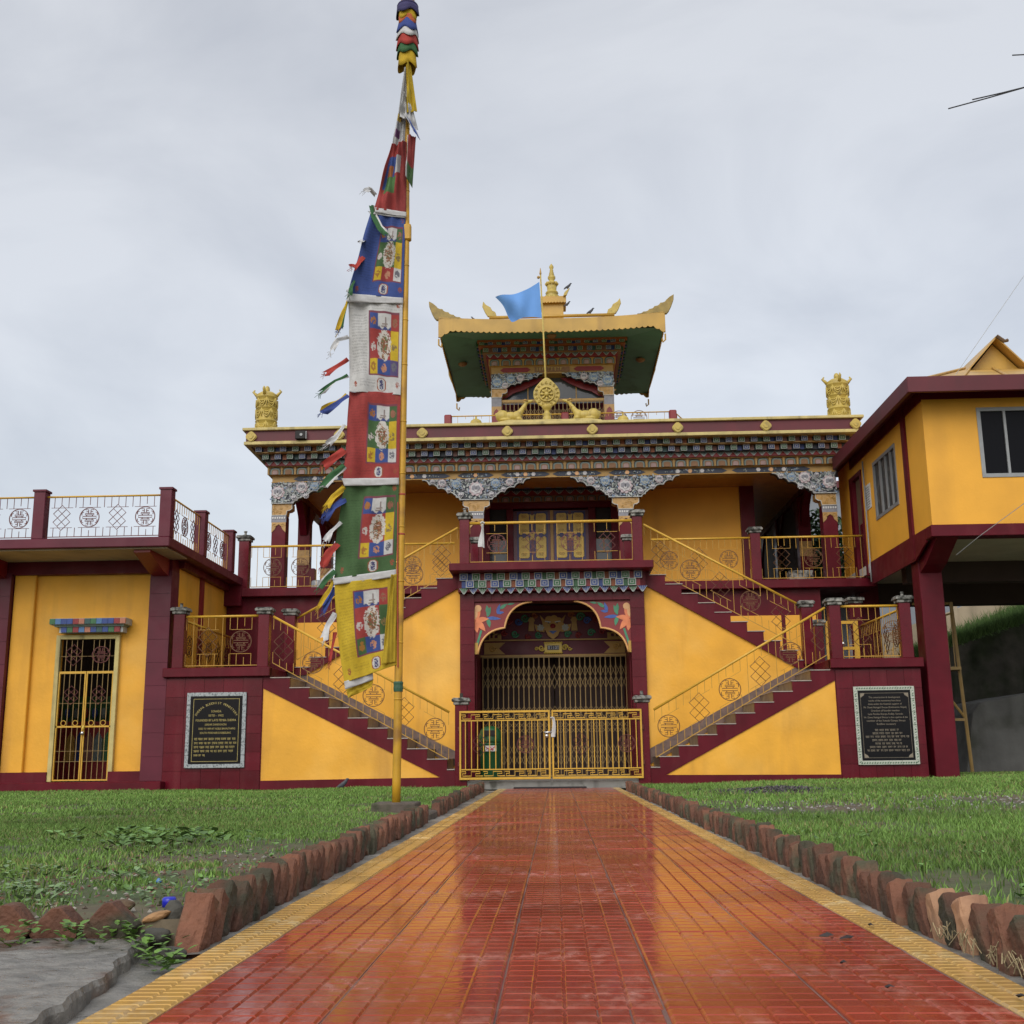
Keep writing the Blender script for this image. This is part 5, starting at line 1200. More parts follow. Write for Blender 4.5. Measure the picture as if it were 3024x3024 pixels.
# ---- pigeons
def pigeon(label, x, y, z, mir, s=1.0):
    d = tag(skin_obj('pigeon', [((x, y, z + .07 * s), (.045 * s, .05 * s)), ((x + mir * .06 * s, y, z + .10 * s), (.032 * s, .032 * s)), ((x + mir * .085 * s, y, z + .15 * s), (.022 * s, .022 * s)), ((x + mir * .12 * s, y, z + .145 * s), (.007 * s, .007 * s)), ((x - mir * .045 * s, y, z + .04 * s), (.032 * s, .026 * s)), ((x - mir * .09 * s, y, z - .01 * s), (.018 * s, .008 * s)), ((x + .012, y, z + .0), (.006, .006))],
                     [(0, 1), (1, 2), (2, 3), (0, 4), (4, 5), (0, 6)], 'pigeon', None, 1), label, 'bird', 'birds on roof and lawn')
    return d
pigeon('pigeon standing on the small horn beside the golden finial', .42, 23.08, 10.24, 1, .85)
pigeon('pigeon facing front on the right ridge of pavilion roof', .88, 22.9, 9.59, 1, .85)
pigeon('pigeon on the roof edge left of the blue flag', -1.5, 21.9, 9.10, -1, .6)
pigeon('pigeon tucked beside the neck of pavilion roof', .40, 23.1, 9.86, 1, .7)
# ================================================================== LEFT ANNEX
an = thing('annex', 'yellow annex with maroon corner columns, barred door and railed flat roof at left', 'building', (-7.5, 17, 0))
wq = MB().box(-12.0, -7.50, 17.15, 17.30, .15, 3.50); wq.box(-6.57, -6.08, 17.15, 17.30, .15, 3.50); wq.box(-7.50, -6.57, 17.15, 17.30, 2.28, 3.50); wq.build('front_wall', 'yellow_wall', an)
MB().box(-8.23, -7.90, 17.08, 17.15, .15, 3.26).build('wall_pier', 'yellow_wall', an, bevel=.01)
for a, b_ in ((-6.10, -5.77), (-8.62, -8.24), (-11.2, -10.85)):
    c_ = MB().box(a, b_, 17.0, 17.34, .15, 3.27).build('column', 'maroon_dull', an)
    cells(c_, a, b_, .16, 3.26, 16.988, 17.0, 1, 9, 'maroon_dull')
MB().box(-12, -5.72, 16.80, 17.4, -.05, .155).build('plinth', 'maroon', an, bevel=.01)
for a, b_ in ((-8.24, -7.52), (-6.60, -6.10), (-10.8, -8.62)): MB().box(a, b_, 17.055 if a > -8 else 17.06, 17.15, .155, .30).build('skirting', 'maroon', an)
MB().box(-12, -5.78, 17.02, 17.36, 3.24, 3.47).build('beam', 'maroon', an)
rs_ = MB().box(-12, -5.50, 16.0, 20.0, 3.46, 3.60).build('roof_slab', 'maroon_dull', an, bevel=.01)
MB().box(-12, -5.56, 16.08, 17.02, 3.440, 3.459).build('soffit', 'cream_plaster', an)
for a, b_ in ((-6.06, -5.82), (-8.56, -8.32)): MB().prismx([(16.14, 3.44), (17.0, 3.44), (17.0, 3.18), (16.75, 3.22), (16.14, 3.40)], a, b_).build('roof_bracket', 'maroon_red', an)
# side wall running back to the temple terrace
MB().box(-5.95, -5.80, 17.34, 20.05, .15, 3.46).build('side_wall', 'yellow_wall', an)
MB().box(-5.80, -5.765, 18.45, 18.62, .15, 3.46).build('side_pilaster', 'maroon_red', an)
MB().box(-5.80, -5.70, 17.34, 20.0, 3.36, 3.46).build('side_beam', 'maroon', an)
MB().box(-12, -5.9, 19.9, 20.05, .1, 3.46).build('rear_wall', 'interior', an); MB().box(-5.9, -5.5, 19.86, 19.99, 3.1, 3.458).build('slab_end', 'maroon', an)
# barred door
fo_ = MB(); fo_.box(-7.52, -7.455, 17.08, 17.15, .16, 2.32); fo_.box(-6.615, -6.55, 17.08, 17.15, .16, 2.32); fo_.box(-7.455, -6.615, 17.08, 17.15, 2.255, 2.32); fo_.build('door_frame', 'rim_cream', an, bevel=.004)
MB().box(-8.2, -6.0, 17.31, 19.8, .10, .155).build('floor', 'interior', an)
for xa, xb in ((-7.45, -7.04), (-7.03, -6.62)):
    lf = MB(); t = .018
    lf.box(xa, xb, 17.105, 17.125, .17, .19); lf.box(xa, xb, 17.105, 17.125, 1.74, 1.775); lf.box(xa, xb, 17.105, 17.125, .945, .968); lf.box(xa, xa + t, 17.105, 17.125, .19, 1.74); lf.box(xb - t, xb, 17.105, 17.125, .19, 1.74)
    lo = lf.build('grille_leaf', 'yellow_metal', an)
    for i in range(1, 5):
        x = xa + (xb - xa) * i / 5; MB().box(x - .004, x + .004, 17.11, 17.12, .19, 1.74).build('bar', 'grille', lo)
    for i in range(1, 5):
        x = xa + (xb - xa) * i / 5; MB().box(x - .004, x + .004, 17.11, 17.12, 1.775, 2.255).build('bar', 'grille', lo)
    for z in (1.30, .60, .45, 2.0): MB().box(xa, xb, 17.109, 17.117, z - .003, z + .003).build('cross_bar', 'grille', lo)
    for s in (-1, 1): MB().tube([((xa + xb) / 2 + s * .09 + .038 * math.cos(i * .6), 17.105, 1.01 + .038 * math.sin(i * .6)) for i in range(11)], .006, 4, True).build('ring', 'yellow_metal', lo)
    inst('emblem', EM[('k', 1)], lo, ((xa + xb) / 2, 17.10, 1.42), (0, 0, 0), (.85, 1, .75)); inst('emblem', EM[('k' if xa < -7.2 else 'c', 1)], lo, ((xa + xb) / 2, 17.10, 2.02), (0, 0, 0), (.95, 1, .85))
MB().ball((-7.03, 17.08, .86), .028, .02, .028).build('padlock', 'steel', an, smooth=True); MB().ball((-7.02, 17.08, .94), .02, .02, .04).build('bell_pull', 'gold_bright', an, smooth=True)
# dim altar front seen through the bars
al = MB(); cs = ['green', 'red_paint', 'ochre', 'blue', 'brown_pink', 'leaf_grey']
for i in range(8):
    x = -8.2 + i * .15; al.prism([(x, .45), (x + .14, .45), (x + .14, .80), (x + .07, .92), (x, .80)], 18.58, 18.60, i % 6)
    al.ball((x + .07, 18.75, 1.22), .05, .03, .09, 8, 5, (i * 2 + 1) % 6)
al.box(-8.3, -6.3, 18.6, 19.4, .16, 1.08, 1); al.box(-8.3, -6.3, 18.9, 19.4, 1.08, 1.5, 0)
al.build('altar_cloth', [MATS[c_] for c_ in cs], an)
# painted canopy over the door
cy = MB().box(-7.44, -6.47, 16.98, 17.15, 2.345, 2.43).build('canopy', 'outline', an); MB().box(-7.50, -6.44, 16.93, 17.15, 2.43, 2.455).build('strip', 'arch_teal', cy); MB().box(-7.55, -6.40, 16.90, 17.15, 2.455, 2.55).build('canopy_top', 'outline', cy)
M('salmon', (0.42, 0.16, 0.10), 0.5, 0.15, 12); M('sky_blue', (0.07, 0.17, 0.36), 0.5, 0.15, 12)
cc = ['green_s', 'salmon', 'blue_s', 'sky_blue', 'teal', 'red_s', 'blue_s']
sqm = {c_: MB().box(-.042, .042, -.03, 0, -.04, .04).mesh('painted_block', c_) for c_ in cc}
for i in range(13): inst('painted_block', sqm[cc[(i * 3) % 7]], cy, (-7.51 + i * .089, 16.90, 2.503))
for i in range(10): inst('painted_block', sqm[cc[(i * 5 + 2) % 7]], cy, (-7.36 + i * .090, 16.98, 2.387))
# roof railings
railing('yellow roof railing with knot emblems on the annex front between two maroon posts', (-7.35, 16.08, 3.60), (-5.67, 16.08, 3.60), .63, 'kckc', .22, .41, dark=1, rail_r=.014, mat='emblem_dark', tm='yellow_metal')  # bars coloured dark brown to imitate their backlit look; top rail stays yellow
railing('leftmost yellow roof railing on the annex front cut by picture edge', (-9.6, 16.08, 3.60), (-7.54, 16.08, 3.60), .63, 'ckckc', .2, .41, dark=1, rail_r=.014, mat='emblem_dark', tm='yellow_metal')  # backlit darkness put into the bar colour here too
railing('front half of annex roof side railing seen end on', (-5.58, 16.2, 3.60), (-5.58, 17.6, 3.60), .63, 'kck', .3, .40, dark=1, rail_r=.014)
railing('rear half of annex roof side railing seen end on', (-5.58, 17.8, 3.60), (-5.58, 19.2, 3.60), .63, 'ckc', .3, .40, dark=1, rail_r=.014)
for x, y, l_ in ((-5.585, 16.09, 'maroon roof post at the front corner of annex'), (-7.445, 16.09, 'maroon roof post on the annex front left of the corner one'), (-5.58, 17.70, 'maroon roof post midway along annex side'), (-5.58, 19.30, 'maroon roof post at the rear of annex side')):
    k = thing('roof_post', l_, 'post', (x, y, 3.6), 'maroon posts on the annex roof'); MB().box(x - .085, x + .085, y - .085, y + .085, 3.60, 4.30).build('shaft', 'maroon_dull', k, bevel=.006); MB().box(x - .10, x + .10, y - .10, y + .10, 4.30, 4.33).build('cap', 'maroon_dull', k)

# ================================================================== RIGHT BUILDING ON PILLARS
rbld = thing('raised_building', 'yellow building raised on maroon pillars with dark window at right', 'building', (7.5, 17, 0))
FX, FY = 5.40, 16.2
fw = MB(); fw.box(FX, 6.17, FY, FY + .15, 3.60, 5.62); fw.box(6.17, 7.66, FY, FY + .15, 3.60, 4.28); fw.box(6.17, 7.66, FY, FY + .15, 5.32, 5.62); fw.box(7.66, 12, FY, FY + .15, 3.60, 5.62); fw.build('front_wall', 'yellow_plaster', rbld)
sdw = MB(); sdw.box(FX, FX + .15, FY + .15, 17.62, 3.60, 5.62); sdw.box(FX, FX + .15, 17.62, 18.90, 3.60, 4.22); sdw.box(FX, FX + .15, 17.62, 18.90, 5.20, 5.62); sdw.box(FX, FX + .15, 18.90, 19.62, 3.60, 5.62); sdw.box(FX, FX + .15, 19.62, 20.3, 5.28, 5.62); sdw.box(FX, FX + .15, 20.3, 21.2, 3.60, 5.62); sdw.build('side_wall', 'yellow_plaster', rbld)
MB().box(FX - .035, FX, 17.0, 17.17, 3.25, 5.60).build('side_column', 'maroon', rbld)
bmf = MB().box(FX - .03, 12, FY - .03, FY + .25, 3.43, 3.60).build('front_beam', 'maroon', rbld, bevel=.008)
MB().prismx([(FY + .252, 3.598), (FY + .252, 3.40), (17.0, 3.22), (19.4, 3.22), (19.4, 3.598)], FX - .028, FX + .0).build('side_beam', 'maroon', rbld)
MB().box(FX, 12, FY + .25, 21.2, 3.45, 3.60).build('floor_slab', 'soffit_grey', rbld)
MB().prismx([(FY + .02, 3.43), (17.1, 3.43), (17.1, 3.05), (16.8, 3.14)], FX + .06, FX + .36).build('cantilever', 'maroon', rbld)
MB().box(FX + .3, 12, 18.55, 18.8, 3.12, 3.45).build('cross_beam', 'interior', rbld); MB().box(FX + .3, 12, 20.9, 21.2, 3.05, 3.45).build('cross_beam', 'interior', rbld)
for x, y in ((5.44, 17.1), (5.5, 20.7), (9.8, 17.1), (9.8, 20.7)):
    pc = MB().box(x, x + .34, y, y + .34, -.05, 3.45).build('pillar', 'maroon', rbld, bevel=.008)
eav = MB().box(FX - .30, 12.2, FY - .45, 21.6, 5.62, 5.645).build('eave_slab', 'fascia', rbld)
e2 = MB(); e2.box(FX - .33, 12.2, FY - .48, FY - .42, 5.43, 5.66); e2.box(FX - .33, FX - .27, FY - .42, 20.25, 5.43, 5.66); e2.build('eave_fascia', 'fascia', rbld, bevel=.006)
MB().box(FX - .02, 12, FY - .02, FY, 5.46, 5.62).build('wall_band', 'maroon', rbld); MB().box(FX - .022, FX, FY, 20.3, 5.44, 5.62).build('wall_band', 'maroon', rbld)
# front window
wf = MB(); t = .055
wf.box(6.17, 7.66, FY - .012, FY + .05, 5.32 - t, 5.32); wf.box(6.17, 7.66, FY - .012, FY + .05, 4.28, 4.28 + t)
for x in (6.17, 6.545, 6.93, 7.30, 7.66 - t): wf.box(x, x + (t if x in (6.17, 7.66 - t) else .036), FY - .010, FY + .05, 4.28 + t, 5.32 - t)
wfo = wf.build('front_window', 'alu', rbld)
for a, b_ in ((6.225, 6.545), (6.581, 6.93), (6.966, 7.30), (7.336, 7.605)): MB().box(a, b_, FY + .02, FY + .03, 4.335, 5.265).build('pane', 'glass_dark', wfo)
# side window
ws = MB(); ws.box(FX - .012, FX + .05, 17.62, 18.90, 5.20 - t, 5.20); ws.box(FX - .012, FX + .05, 17.62, 18.90, 4.22, 4.22 + t)
for y in (17.62, 17.90, 18.18, 18.48, 18.90 - t): ws.box(FX - .010, FX + .05, y, y + (t if y in (17.62, 18.90 - t, 18.48) else .032), 4.22 + t, 5.20 - t)
wso = ws.build('side_window', 'alu', rbld)
M('glass_clutter', (0.022, 0.020, 0.018), 0.3, 0.5, 9, c2=(0.075, 0.065, 0.055), c2scale=7, c2lo=0.52, c2hi=0.6, spec=0.15)
for a, b_ in ((17.675, 17.90), (17.932, 18.18), (18.212, 18.48), (18.535, 18.845)): MB().box(FX + .02, FX + .03, a, b_, 4.275, 5.145).build('pane', 'glass_clutter', wso)
# side door at the back
dd = MB(); dd.box(FX - .02, FX + .10, 19.62, 19.70, 3.41, 5.28); dd.box(FX - .02, FX + .10, 20.22, 20.42, 3.41, 5.28); dd.box(FX - .02, FX + .10, 19.70, 20.22, 5.20, 5.28); dd.build('side_door_frame', 'maroon', rbld)
MB().box(FX + .05, FX + .08, 19.70, 20.22, 3.41, 5.20).build('side_door', 'bark', rbld)
# notice on the side wall
nt_ = MB().box(FX - .012, FX - .003, 19.12, 19.42, 4.50, 4.92).build('paper_notice', 'white'); tag(nt_, 'white printed notice on the side wall between window and door', 'notice')
tx = MB()
for i in range(9):
    z = 4.88 - i * .042; a = rnd.uniform(.02, .06); 
    y = 19.14 + a
    while y < 19.40 - a:
        l_ = rnd.uniform(.02, .06); tx.box(FX - .015, FX - .012, y, min(y + l_, 19.40), z - .02, z); y += l_ + .012
tx.build('print_lines', 'alu', nt_)
# tin roof with a small gablet above
tr2 = MB(); A0 = [(5.3, 15.9, 5.65), (12.3, 15.9, 5.65), (12.3, 21.4, 5.65), (5.3, 21.4, 5.65)]; B0 = [(6.86, 18.3, 6.62), (10.5, 18.3, 6.62), (10.5, 19.4, 6.62), (6.86, 19.4, 6.62)]
tr2.add(A0 + B0, [(0, 1, 5, 4), (1, 2, 6, 5), (2, 3, 7, 6), (3, 0, 4, 7), (4, 5, 6, 7)]); tro = tr2.build('tin_roof', 'tin', rbld)
for (a, b_) in ((A0[0], B0[0]), ((5.9, 15.9, 5.65), (6.95, 18.3, 6.62)), ((6.6, 15.9, 5.65), (7.3, 18.3, 6.62)), ((7.6, 15.9, 5.65), (7.9, 18.3, 6.62))): MB().tube([(a[0], a[1], a[2] + .02), (b_[0], b_[1], b_[2] + .02)], .02, 6).build('roof_seam', 'tin', tro)
gb = MB(); gb.prism([(6.92, 6.56), (7.66, 6.56), (7.28, 6.98)], 18.15, 19.4); gbo = gb.build('gablet', 'gold_sheet', rbld)
for s in (-1, 1):
    pk = (7.28, 7.06); e = (7.28 + s * .50, 6.50)
    MB().add([(pk[0], 17.95, pk[1]), (e[0], 17.95, e[1]), (e[0], 19.4, e[1]), (pk[0], 19.4, pk[1]), (pk[0], 17.95, pk[1] - .035), (e[0], 17.95, e[1] - .03), (e[0], 19.4, e[1] - .03), (pk[0], 19.4, pk[1] - .035)], [(0, 1, 2, 3), (7, 6, 5, 4), (0, 4, 5, 1), (1, 5, 6, 2)]).build('gablet_roof', 'tin', gbo)
MB().tube([(7.28, 17.93, 7.05), (7.40, 17.94, 6.96), (7.46, 17.95, 6.98)], .03, 6).build('ridge_cap', 'bark', gbo)
# drain pipe down the terrace corner
tag(MB().tube([(5.36, 19.35, 5.35), (5.36, 19.35, 3.62), (5.34, 19.30, 3.55), (5.34, 19.28, 3.25)], .014, 6).build('pipe', 'alu', smooth=True), 'thin pale pipe on the side wall beside the maroon terrace post', 'pipe')

# ================================================================== BEHIND, AT RIGHT
rw = thing('retaining_wall', 'dark mossy concrete retaining wall under the raised building', 'wall', (10, 22.5, 0))
def up(pts, Y): return [px(a, b_, Y) for a, b_ in pts]
r_top = up([(1700, 1250), (1798, 1220), (1870, 1195), (1932, 1176), (2100, 1120), (2400, 1040)], 22.5)
MB().prism([(r_top[0][0], -.1), (r_top[-1][0], -.1)] + r_top[::-1], 22.5, 23.2).build('face', 'dark_concrete', rw)
M('buttress', (0.12, 0.12, 0.115), 0.85, 0.3, 2.2, 0.5, 20, c2=(0.055, 0.058, 0.045), c2scale=1.6, streak=((0.05, 0.05, 0.042), 2.4, 0.6))
c_top = up([(1822, 1475), (1835, 1345), (1850, 1325), (1932, 1308), (2200, 1270)], 20.2)
tag(MB().prism([(c_top[0][0], -.1), (c_top[-1][0], -.1)] + c_top[::-1], 20.2, 22.4).build('concrete_buttress', 'buttress', bevel=.05, seg=2), 'grey sloping concrete block before the retaining wall at far right', 'block')
b_top = up([(1700, 1235), (1807, 1194), (1870, 1170), (1931, 1142), (2100, 1075), (2400, 990)], 27.0)
bk = MB(); nb = len(r_top)
bk.add([(x, 22.9, z) for x, z in r_top] + [(x, 27.0, z) for x, z in b_top] + [(x, 27.0, -.1) for x, z in b_top], [(i, i + 1, nb + i + 1, nb + i) for i in range(nb - 1)])
struct(bk.build('bank', 'soil'))
bwl = thing('boundary_wall', 'cream plastered boundary wall climbing above the grassy bank', 'wall', (10, 27, 2.5))
w_top = up([(1640, 1205), (1777, 1160), (1867, 1123), (1932, 1092), (2100, 1010), (2400, 900)], 27.0)
MB().prism([(x, z - 1.6) for x, z in b_top] + w_top[::-1], 27.0, 27.3).build('wall_face', 'cream_plaster', bwl)
for xx, yy in ((1803, 1165), (1893, 1125)):
    q0 = px(xx, yy, 26.9); MB().box(q0[0] - .07, q0[0] + .07, 26.93, 27.0, q0[1] - 1.2, q0[1] + .35).build('pier', 'cream_plaster', bwl)
hb_ = thing('grey_house', 'blue grey house wall behind the cream boundary wall at right', 'building', (9, 33, 2)); MB().box(5.6, 13, 33, 36, 0, 8.0).build('wall', 'glass_grey', hb_); M('house_grey', (0.20, 0.22, 0.25), 0.7, 0.1, 2); hb_.children[0].data.materials[0] = MATS['house_grey']; MB().box(5.4, 13.2, 32.8, 36.2, 8.0, 8.2).build('roof', 'fascia', hb_)
tag(MB().box(4.75, 5.55, 21.2, 21.4, 0, 3.2).build('metal_cabinet', 'house_grey', bevel=.01), 'tall grey metal cabinet standing behind the right stair platform', 'cabinet')
for i, (a, b_, sag) in enumerate(((( 5.0, 24, 3.95), (14, 26, 5.9), .5), ((5.0, 24.2, 4.05), (14, 26.2, 5.5), .7))):
    p = [(a[0] + (b_[0] - a[0]) * t, a[1] + (b_[1] - a[1]) * t, a[2] + (b_[2] - a[2]) * t - sag * 4 * t * (1 - t) * .5) for t in [k_ / 16 for k_ in range(17)]]
    tag(MB().tube(p, .018, 5).build('cable', 'wire'), ('upper' if i == 0 else 'lower') + ' black cable sagging before the cream boundary wall', 'cable')
# grass and creepers along the bank above the retaining wall
V_ = []; F_ = []; C2 = []; rg_ = np.random.RandomState(14)
for i_ in range(9000):
    q_ = rg_.rand() * (len(r_top) - 1.001); k_ = int(q_); f_ = q_ - k_; g_ = rg_.rand() ** 1.6
    x0_, z0_ = r_top[k_][0] * (1 - f_) + r_top[k_ + 1][0] * f_, r_top[k_][1] * (1 - f_) + r_top[k_ + 1][1] * f_; x1_, z1_ = b_top[k_][0] * (1 - f_) + b_top[k_ + 1][0] * f_, b_top[k_][1] * (1 - f_) + b_top[k_ + 1][1] * f_
    x_, y_, z_ = x0_ + (x1_ - x0_) * g_, 22.45 + 4.5 * g_, z0_ + (z1_ - z0_) * g_; a_ = rg_.rand() * 6.28; h_ = rg_.uniform(.08, .26) * (1.3 if g_ > .9 else 1); w_ = .012; n_ = len(V_); dr_ = -.25 if g_ < .04 and rg_.rand() < .5 else 1
    V_ += [(x_ - w_ * math.cos(a_), y_, z_), (x_ + w_ * math.cos(a_), y_, z_), (x_ + .5 * h_ * math.cos(a_ + 1), y_ + .3 * h_ * math.sin(a_), z_ + h_ * dr_)]; F_.append((n_, n_ + 1, n_ + 2)); C2 += [np.array([.075, .14, .035]) * rg_.uniform(.5, 1.4)] * 3
me_ = bpy.data.meshes.new('bank_grass'); me_.from_pydata(V_, [], F_); me_.materials.append(MATS['grass']); setcol(me_, np.array(C2)); tag(stuff(link(bpy.data.objects.new('bank_grass', me_))), 'rough grass on the bank above the dark retaining wall', 'grass')
# yellow iron service stair behind the right pillar
sf_ = thing('service_stair', 'yellow iron frame of a service stair right of the maroon pillar', 'stair frame', (6.1, 19.2, 0))
MB().tube([(6.62, 19.0, 0.0), (6.52, 19.0, 2.85)], .03, 6).build('post', 'grille', sf_); MB().tube([(6.05, 19.0, 1.75), (6.58, 19.0, .98)], .022, 6).build('brace', 'grille', sf_)
MB().box(5.9, 6.58, 18.98, 19.02, .93, .97).build('strut', 'grille', sf_); MB().box(5.9, 6.56, 18.9, 19.9, 1.74, 1.79).build('landing', 'grille', sf_); MB().tube([(5.9, 19.02, 2.83), (6.52, 19.02, 2.83)], .02, 6).build('top_rail', 'grille', sf_)
for i in range(7): MB().tube([(5.98 + i * .085, 18.97, 1.79), (5.98 + i * .085, 18.97, 2.52 + .02 * i)], .010, 4).build('bar', 'grille', sf_)
MB().tube([(5.94, 18.97, 2.50), (6.50, 18.97, 2.66)], .016, 6).build('handrail', 'grille', sf_); inst('emblem', EM[('c', 1)], sf_, (6.22, 18.95, 2.2), (0, 0, 0), (.9, 1, 1.2))
# small yellow gate and posts on the right platform
gp = thing('platform_gate', 'small yellow iron gate standing open on right stair platform', 'gate', (4.65, 19.3, 1.79))
q = MB(); q.box(4.52, 4.60, 19.28, 19.32, 1.79, 2.60); q.box(4.98, 5.06, 19.28, 19.32, 1.79, 2.60); q.box(4.60, 4.98, 19.28, 19.32, 2.55, 2.60); q.box(4.60, 4.98, 19.28, 19.32, 2.12, 2.17); q.build('frame', 'yellow_metal', gp)
for x in (4.70, 4.79, 4.88): MB().box(x - .006, x + .006, 19.295, 19.31, 1.79, 2.55).build('bar', 'yellow_metal', gp)
MB().ball((4.79, 19.26, 2.22), .035, .03, .035).build('padlock', 'steel', gp, smooth=True)
post('short maroon post with grey cap left of the small platform gate', 4.40, 19.3, 1.79, 2.52, .14, finial=False)
post('taller maroon post with grey cap right of the small platform gate', 5.10, 19.6, 1.79, 2.92, .20, finial=False)
# shrubs seen through the gap beside the right corner column
def leaf_cloud(name, n, cx, cy, cz, rx, ry, rz, size, seed, cols, shell=.0):
    r = np.random.RandomState(seed); d = r.normal(size=(n, 3)); d /= np.linalg.norm(d, axis=1)[:, None]; rad_ = r.uniform(shell, 1, n) ** .5
    c = d * rad_[:, None] * np.array([rx, ry, rz]) + np.array([cx, cy, cz])
    a = r.normal(size=(n, 3)); a /= np.linalg.norm(a, axis=1)[:, None]; b_ = np.cross(a, r.normal(size=(n, 3))); b_ /= np.linalg.norm(b_, axis=1)[:, None]
    s = size * r.uniform(.6, 1.3, n)[:, None]
    V = np.stack([c - a * s, c + b_ * s * .45, c + a * s, c - b_ * s * .45], 1).reshape(-1, 3)
    me = bpy.data.meshes.new(name); me.from_pydata(V.tolist(), [], np.arange(n * 4).reshape(-1, 4).tolist()); me.materials.append(MATS['leaf'])
    cc_ = np.array(cols)[r.randint(0, len(cols), n)] * r.uniform(.6, 1.3, (n, 1)); setcol(me, np.repeat(cc_, 4, 0)); return me
GRN = [(.025, .060, .018), (.035, .08, .022), (.05, .10, .03), (.018, .045, .016)]
tre = thing('tree', 'dark leafy tree in the gap between temple corner and right building', 'tree', (5.6, 24, 0))
MB().tube([(5.6, 24, 0), (5.62, 24, 3.0), (5.55, 24.1, 4.8)], [.09, .07, .03], 7).build('trunk', 'bark', tre)
for s in range(4): MB().tube([(5.6, 24, 2.6 + .5 * s), (5.6 + .5 * math.cos(s * 2), 24 + .4 * math.sin(s * 2), 3.2 + .5 * s)], [.035, .012], 5).build('limb', 'bark', tre)
link(bpy.data.objects.new('crown', leaf_cloud('crown', 7000, 5.75, 24.6, 3.95, .85, 1.6, 1.7, .085, 3, GRN)), tre)
tre2 = thing('shrub', 'green shrub overhanging the bank at far right edge', 'shrub', (11.6, 24.5, 4.2)); MB().tube([(11.6, 24.5, 4.0), (11.5, 24.5, 4.7)], [.05, .02], 6).build('stem', 'bark', tre2); link(bpy.data.objects.new('foliage', leaf_cloud('foliage', 1500, 11.5, 24.4, 4.7, 1.1, .6, .6, .08, 5, GRN)), tre2)
# overhead wires at upper right
for i, (p, l_) in enumerate(((((11.5, 18.36), (13.8, 18.98)), 'lower of the two crossing wires in upper right sky'), (((12.2, 18.62), (13.9, 19.01)), 'upper of the two crossing wires in upper right sky'), (((13.46, 19.99), (14.6, 20.03)), 'short topmost wire at right edge of the sky'))):
    a, b_ = p; tag(MB().tube([(a[0], 30, a[1]), ((a[0] + b_[0]) / 2, 30, (a[1] + b_[1]) / 2 - .01), (b_[0], 30, b_[1]), (b_[0] + 6, 30, b_[1] + (b_[1] - a[1]) / (b_[0] - a[0]) * 6)], .019, 5).build('wire', 'wire'), l_, 'wire')
a = px(1800, 712, 17.0); b_ = px(1932, 520, 17.0)
tag(MB().tube([(a[0] - .05, 17.0, a[1] - .06), (b_[0], 17.0, b_[1]), (b_[0] + 1.3, 17.0, b_[1] + 1.9)], .004, 5).build('guy_wire', 'alu'), 'thin grey stay wire rising from the right building roof', 'wire')
a = px(1932, 950, 16.0); b_ = px(1850, 1010, 16.0); tag(MB().tube([(a[0] + .6, 16.0, a[1] + .45), (a[0], 16.0, a[1]), (b_[0], 16.0, b_[1]), (b_[0] - .25, 16.3, b_[1] - .22)], .005, 5).build('guy_wire', 'alu'), 'fine stay wire crossing the right building beam', 'wire')
# ================================================================== FLAGPOLE AND PRAYER BANNER
PYY = 9.2; QS = PYY / 11.5; PXX = -1.565 * QS
M('footing', (0.095, 0.075, 0.06), 0.85, 0.35, 7, 0.5, 40, c2=(0.04, 0.045, 0.022), c2scale=6)
fb = thing('pole_footing', 'mossy stone footing block of the yellow flagpole', 'footing', (PXX, PYY, 0))
MB().box(-1.43, -1.09, 9.03, 9.42, .0, .105).build('block', 'footing', fb, bevel=.012, seg=2); MB().box(-1.50, -.965, 8.90, 9.50, -.06, .032).build('step', 'footing', fb, bevel=.012)
fp_ = thing('flagpole', 'tall yellow bamboo flagpole on a stone footing left of path', 'flagpole', (PXX, PYY, .08))
def pole_x(z): return (-1.575 + .055 * min(1, z / 4.8) - .004 * max(0, z - 4.8)) * QS
zs = [.09 + i * .18 for i in range(42)]; zs = [z for z in zs if z < 7.25]
MB().tube([(pole_x(z), PYY, z) for z in zs], [.034 - .0018 * z for z in zs], 12).build('pole', 'yellow_pole', fp_, smooth=True)
for z in (.9, 1.35, 1.85, 2.3, 2.75, 3.2, 3.7, 4.1, 4.6, 5.3, 5.9): MB().tube([(pole_x(z), PYY, z - .008), (pole_x(z), PYY, z), (pole_x(z), PYY, z + .008)], [.034 - .0018 * z, .037 - .0018 * z, .034 - .0018 * z], 12).build('node_ring', 'yellow_pole', fp_, smooth=True)
M('green_tie', (0.03, 0.09, 0.05), 0.6, 0.2, 30); M('red_thread', (0.32, 0.05, 0.03), 0.7, 0.1, 30)
MB().lathe([(.036, 0), (.039, .025), (.037, .05), (.040, .07), (.035, .08)], 12, (pole_x(.98), PYY, px(755, 1305, PYY)[1])).build('tie', 'green_tie', fp_)
for z in (px(757, 1010, PYY)[1], px(758, 935, PYY)[1]): MB().lathe([(.031, 0), (.033, .008), (.031, .016)], 12, (pole_x(z), PYY, z)).build('thread', 'red_thread', fp_)
MB().box(pole_x(5) - .038, pole_x(5) + .042, PYY - .04, PYY + .025, px(768, 455, PYY)[1], px(768, 425, PYY)[1]).build('splice', 'yellow_pole', fp_, bevel=.01)
MB().tube([(pole_x(1.1), PYY - .04, 1.15), (pole_x(1.7) - .015, PYY - .04, 1.8), (pole_x(2.4) - .025, PYY - .042, 2.5)], .006, 5).build('cord', 'red_thread', fp_)
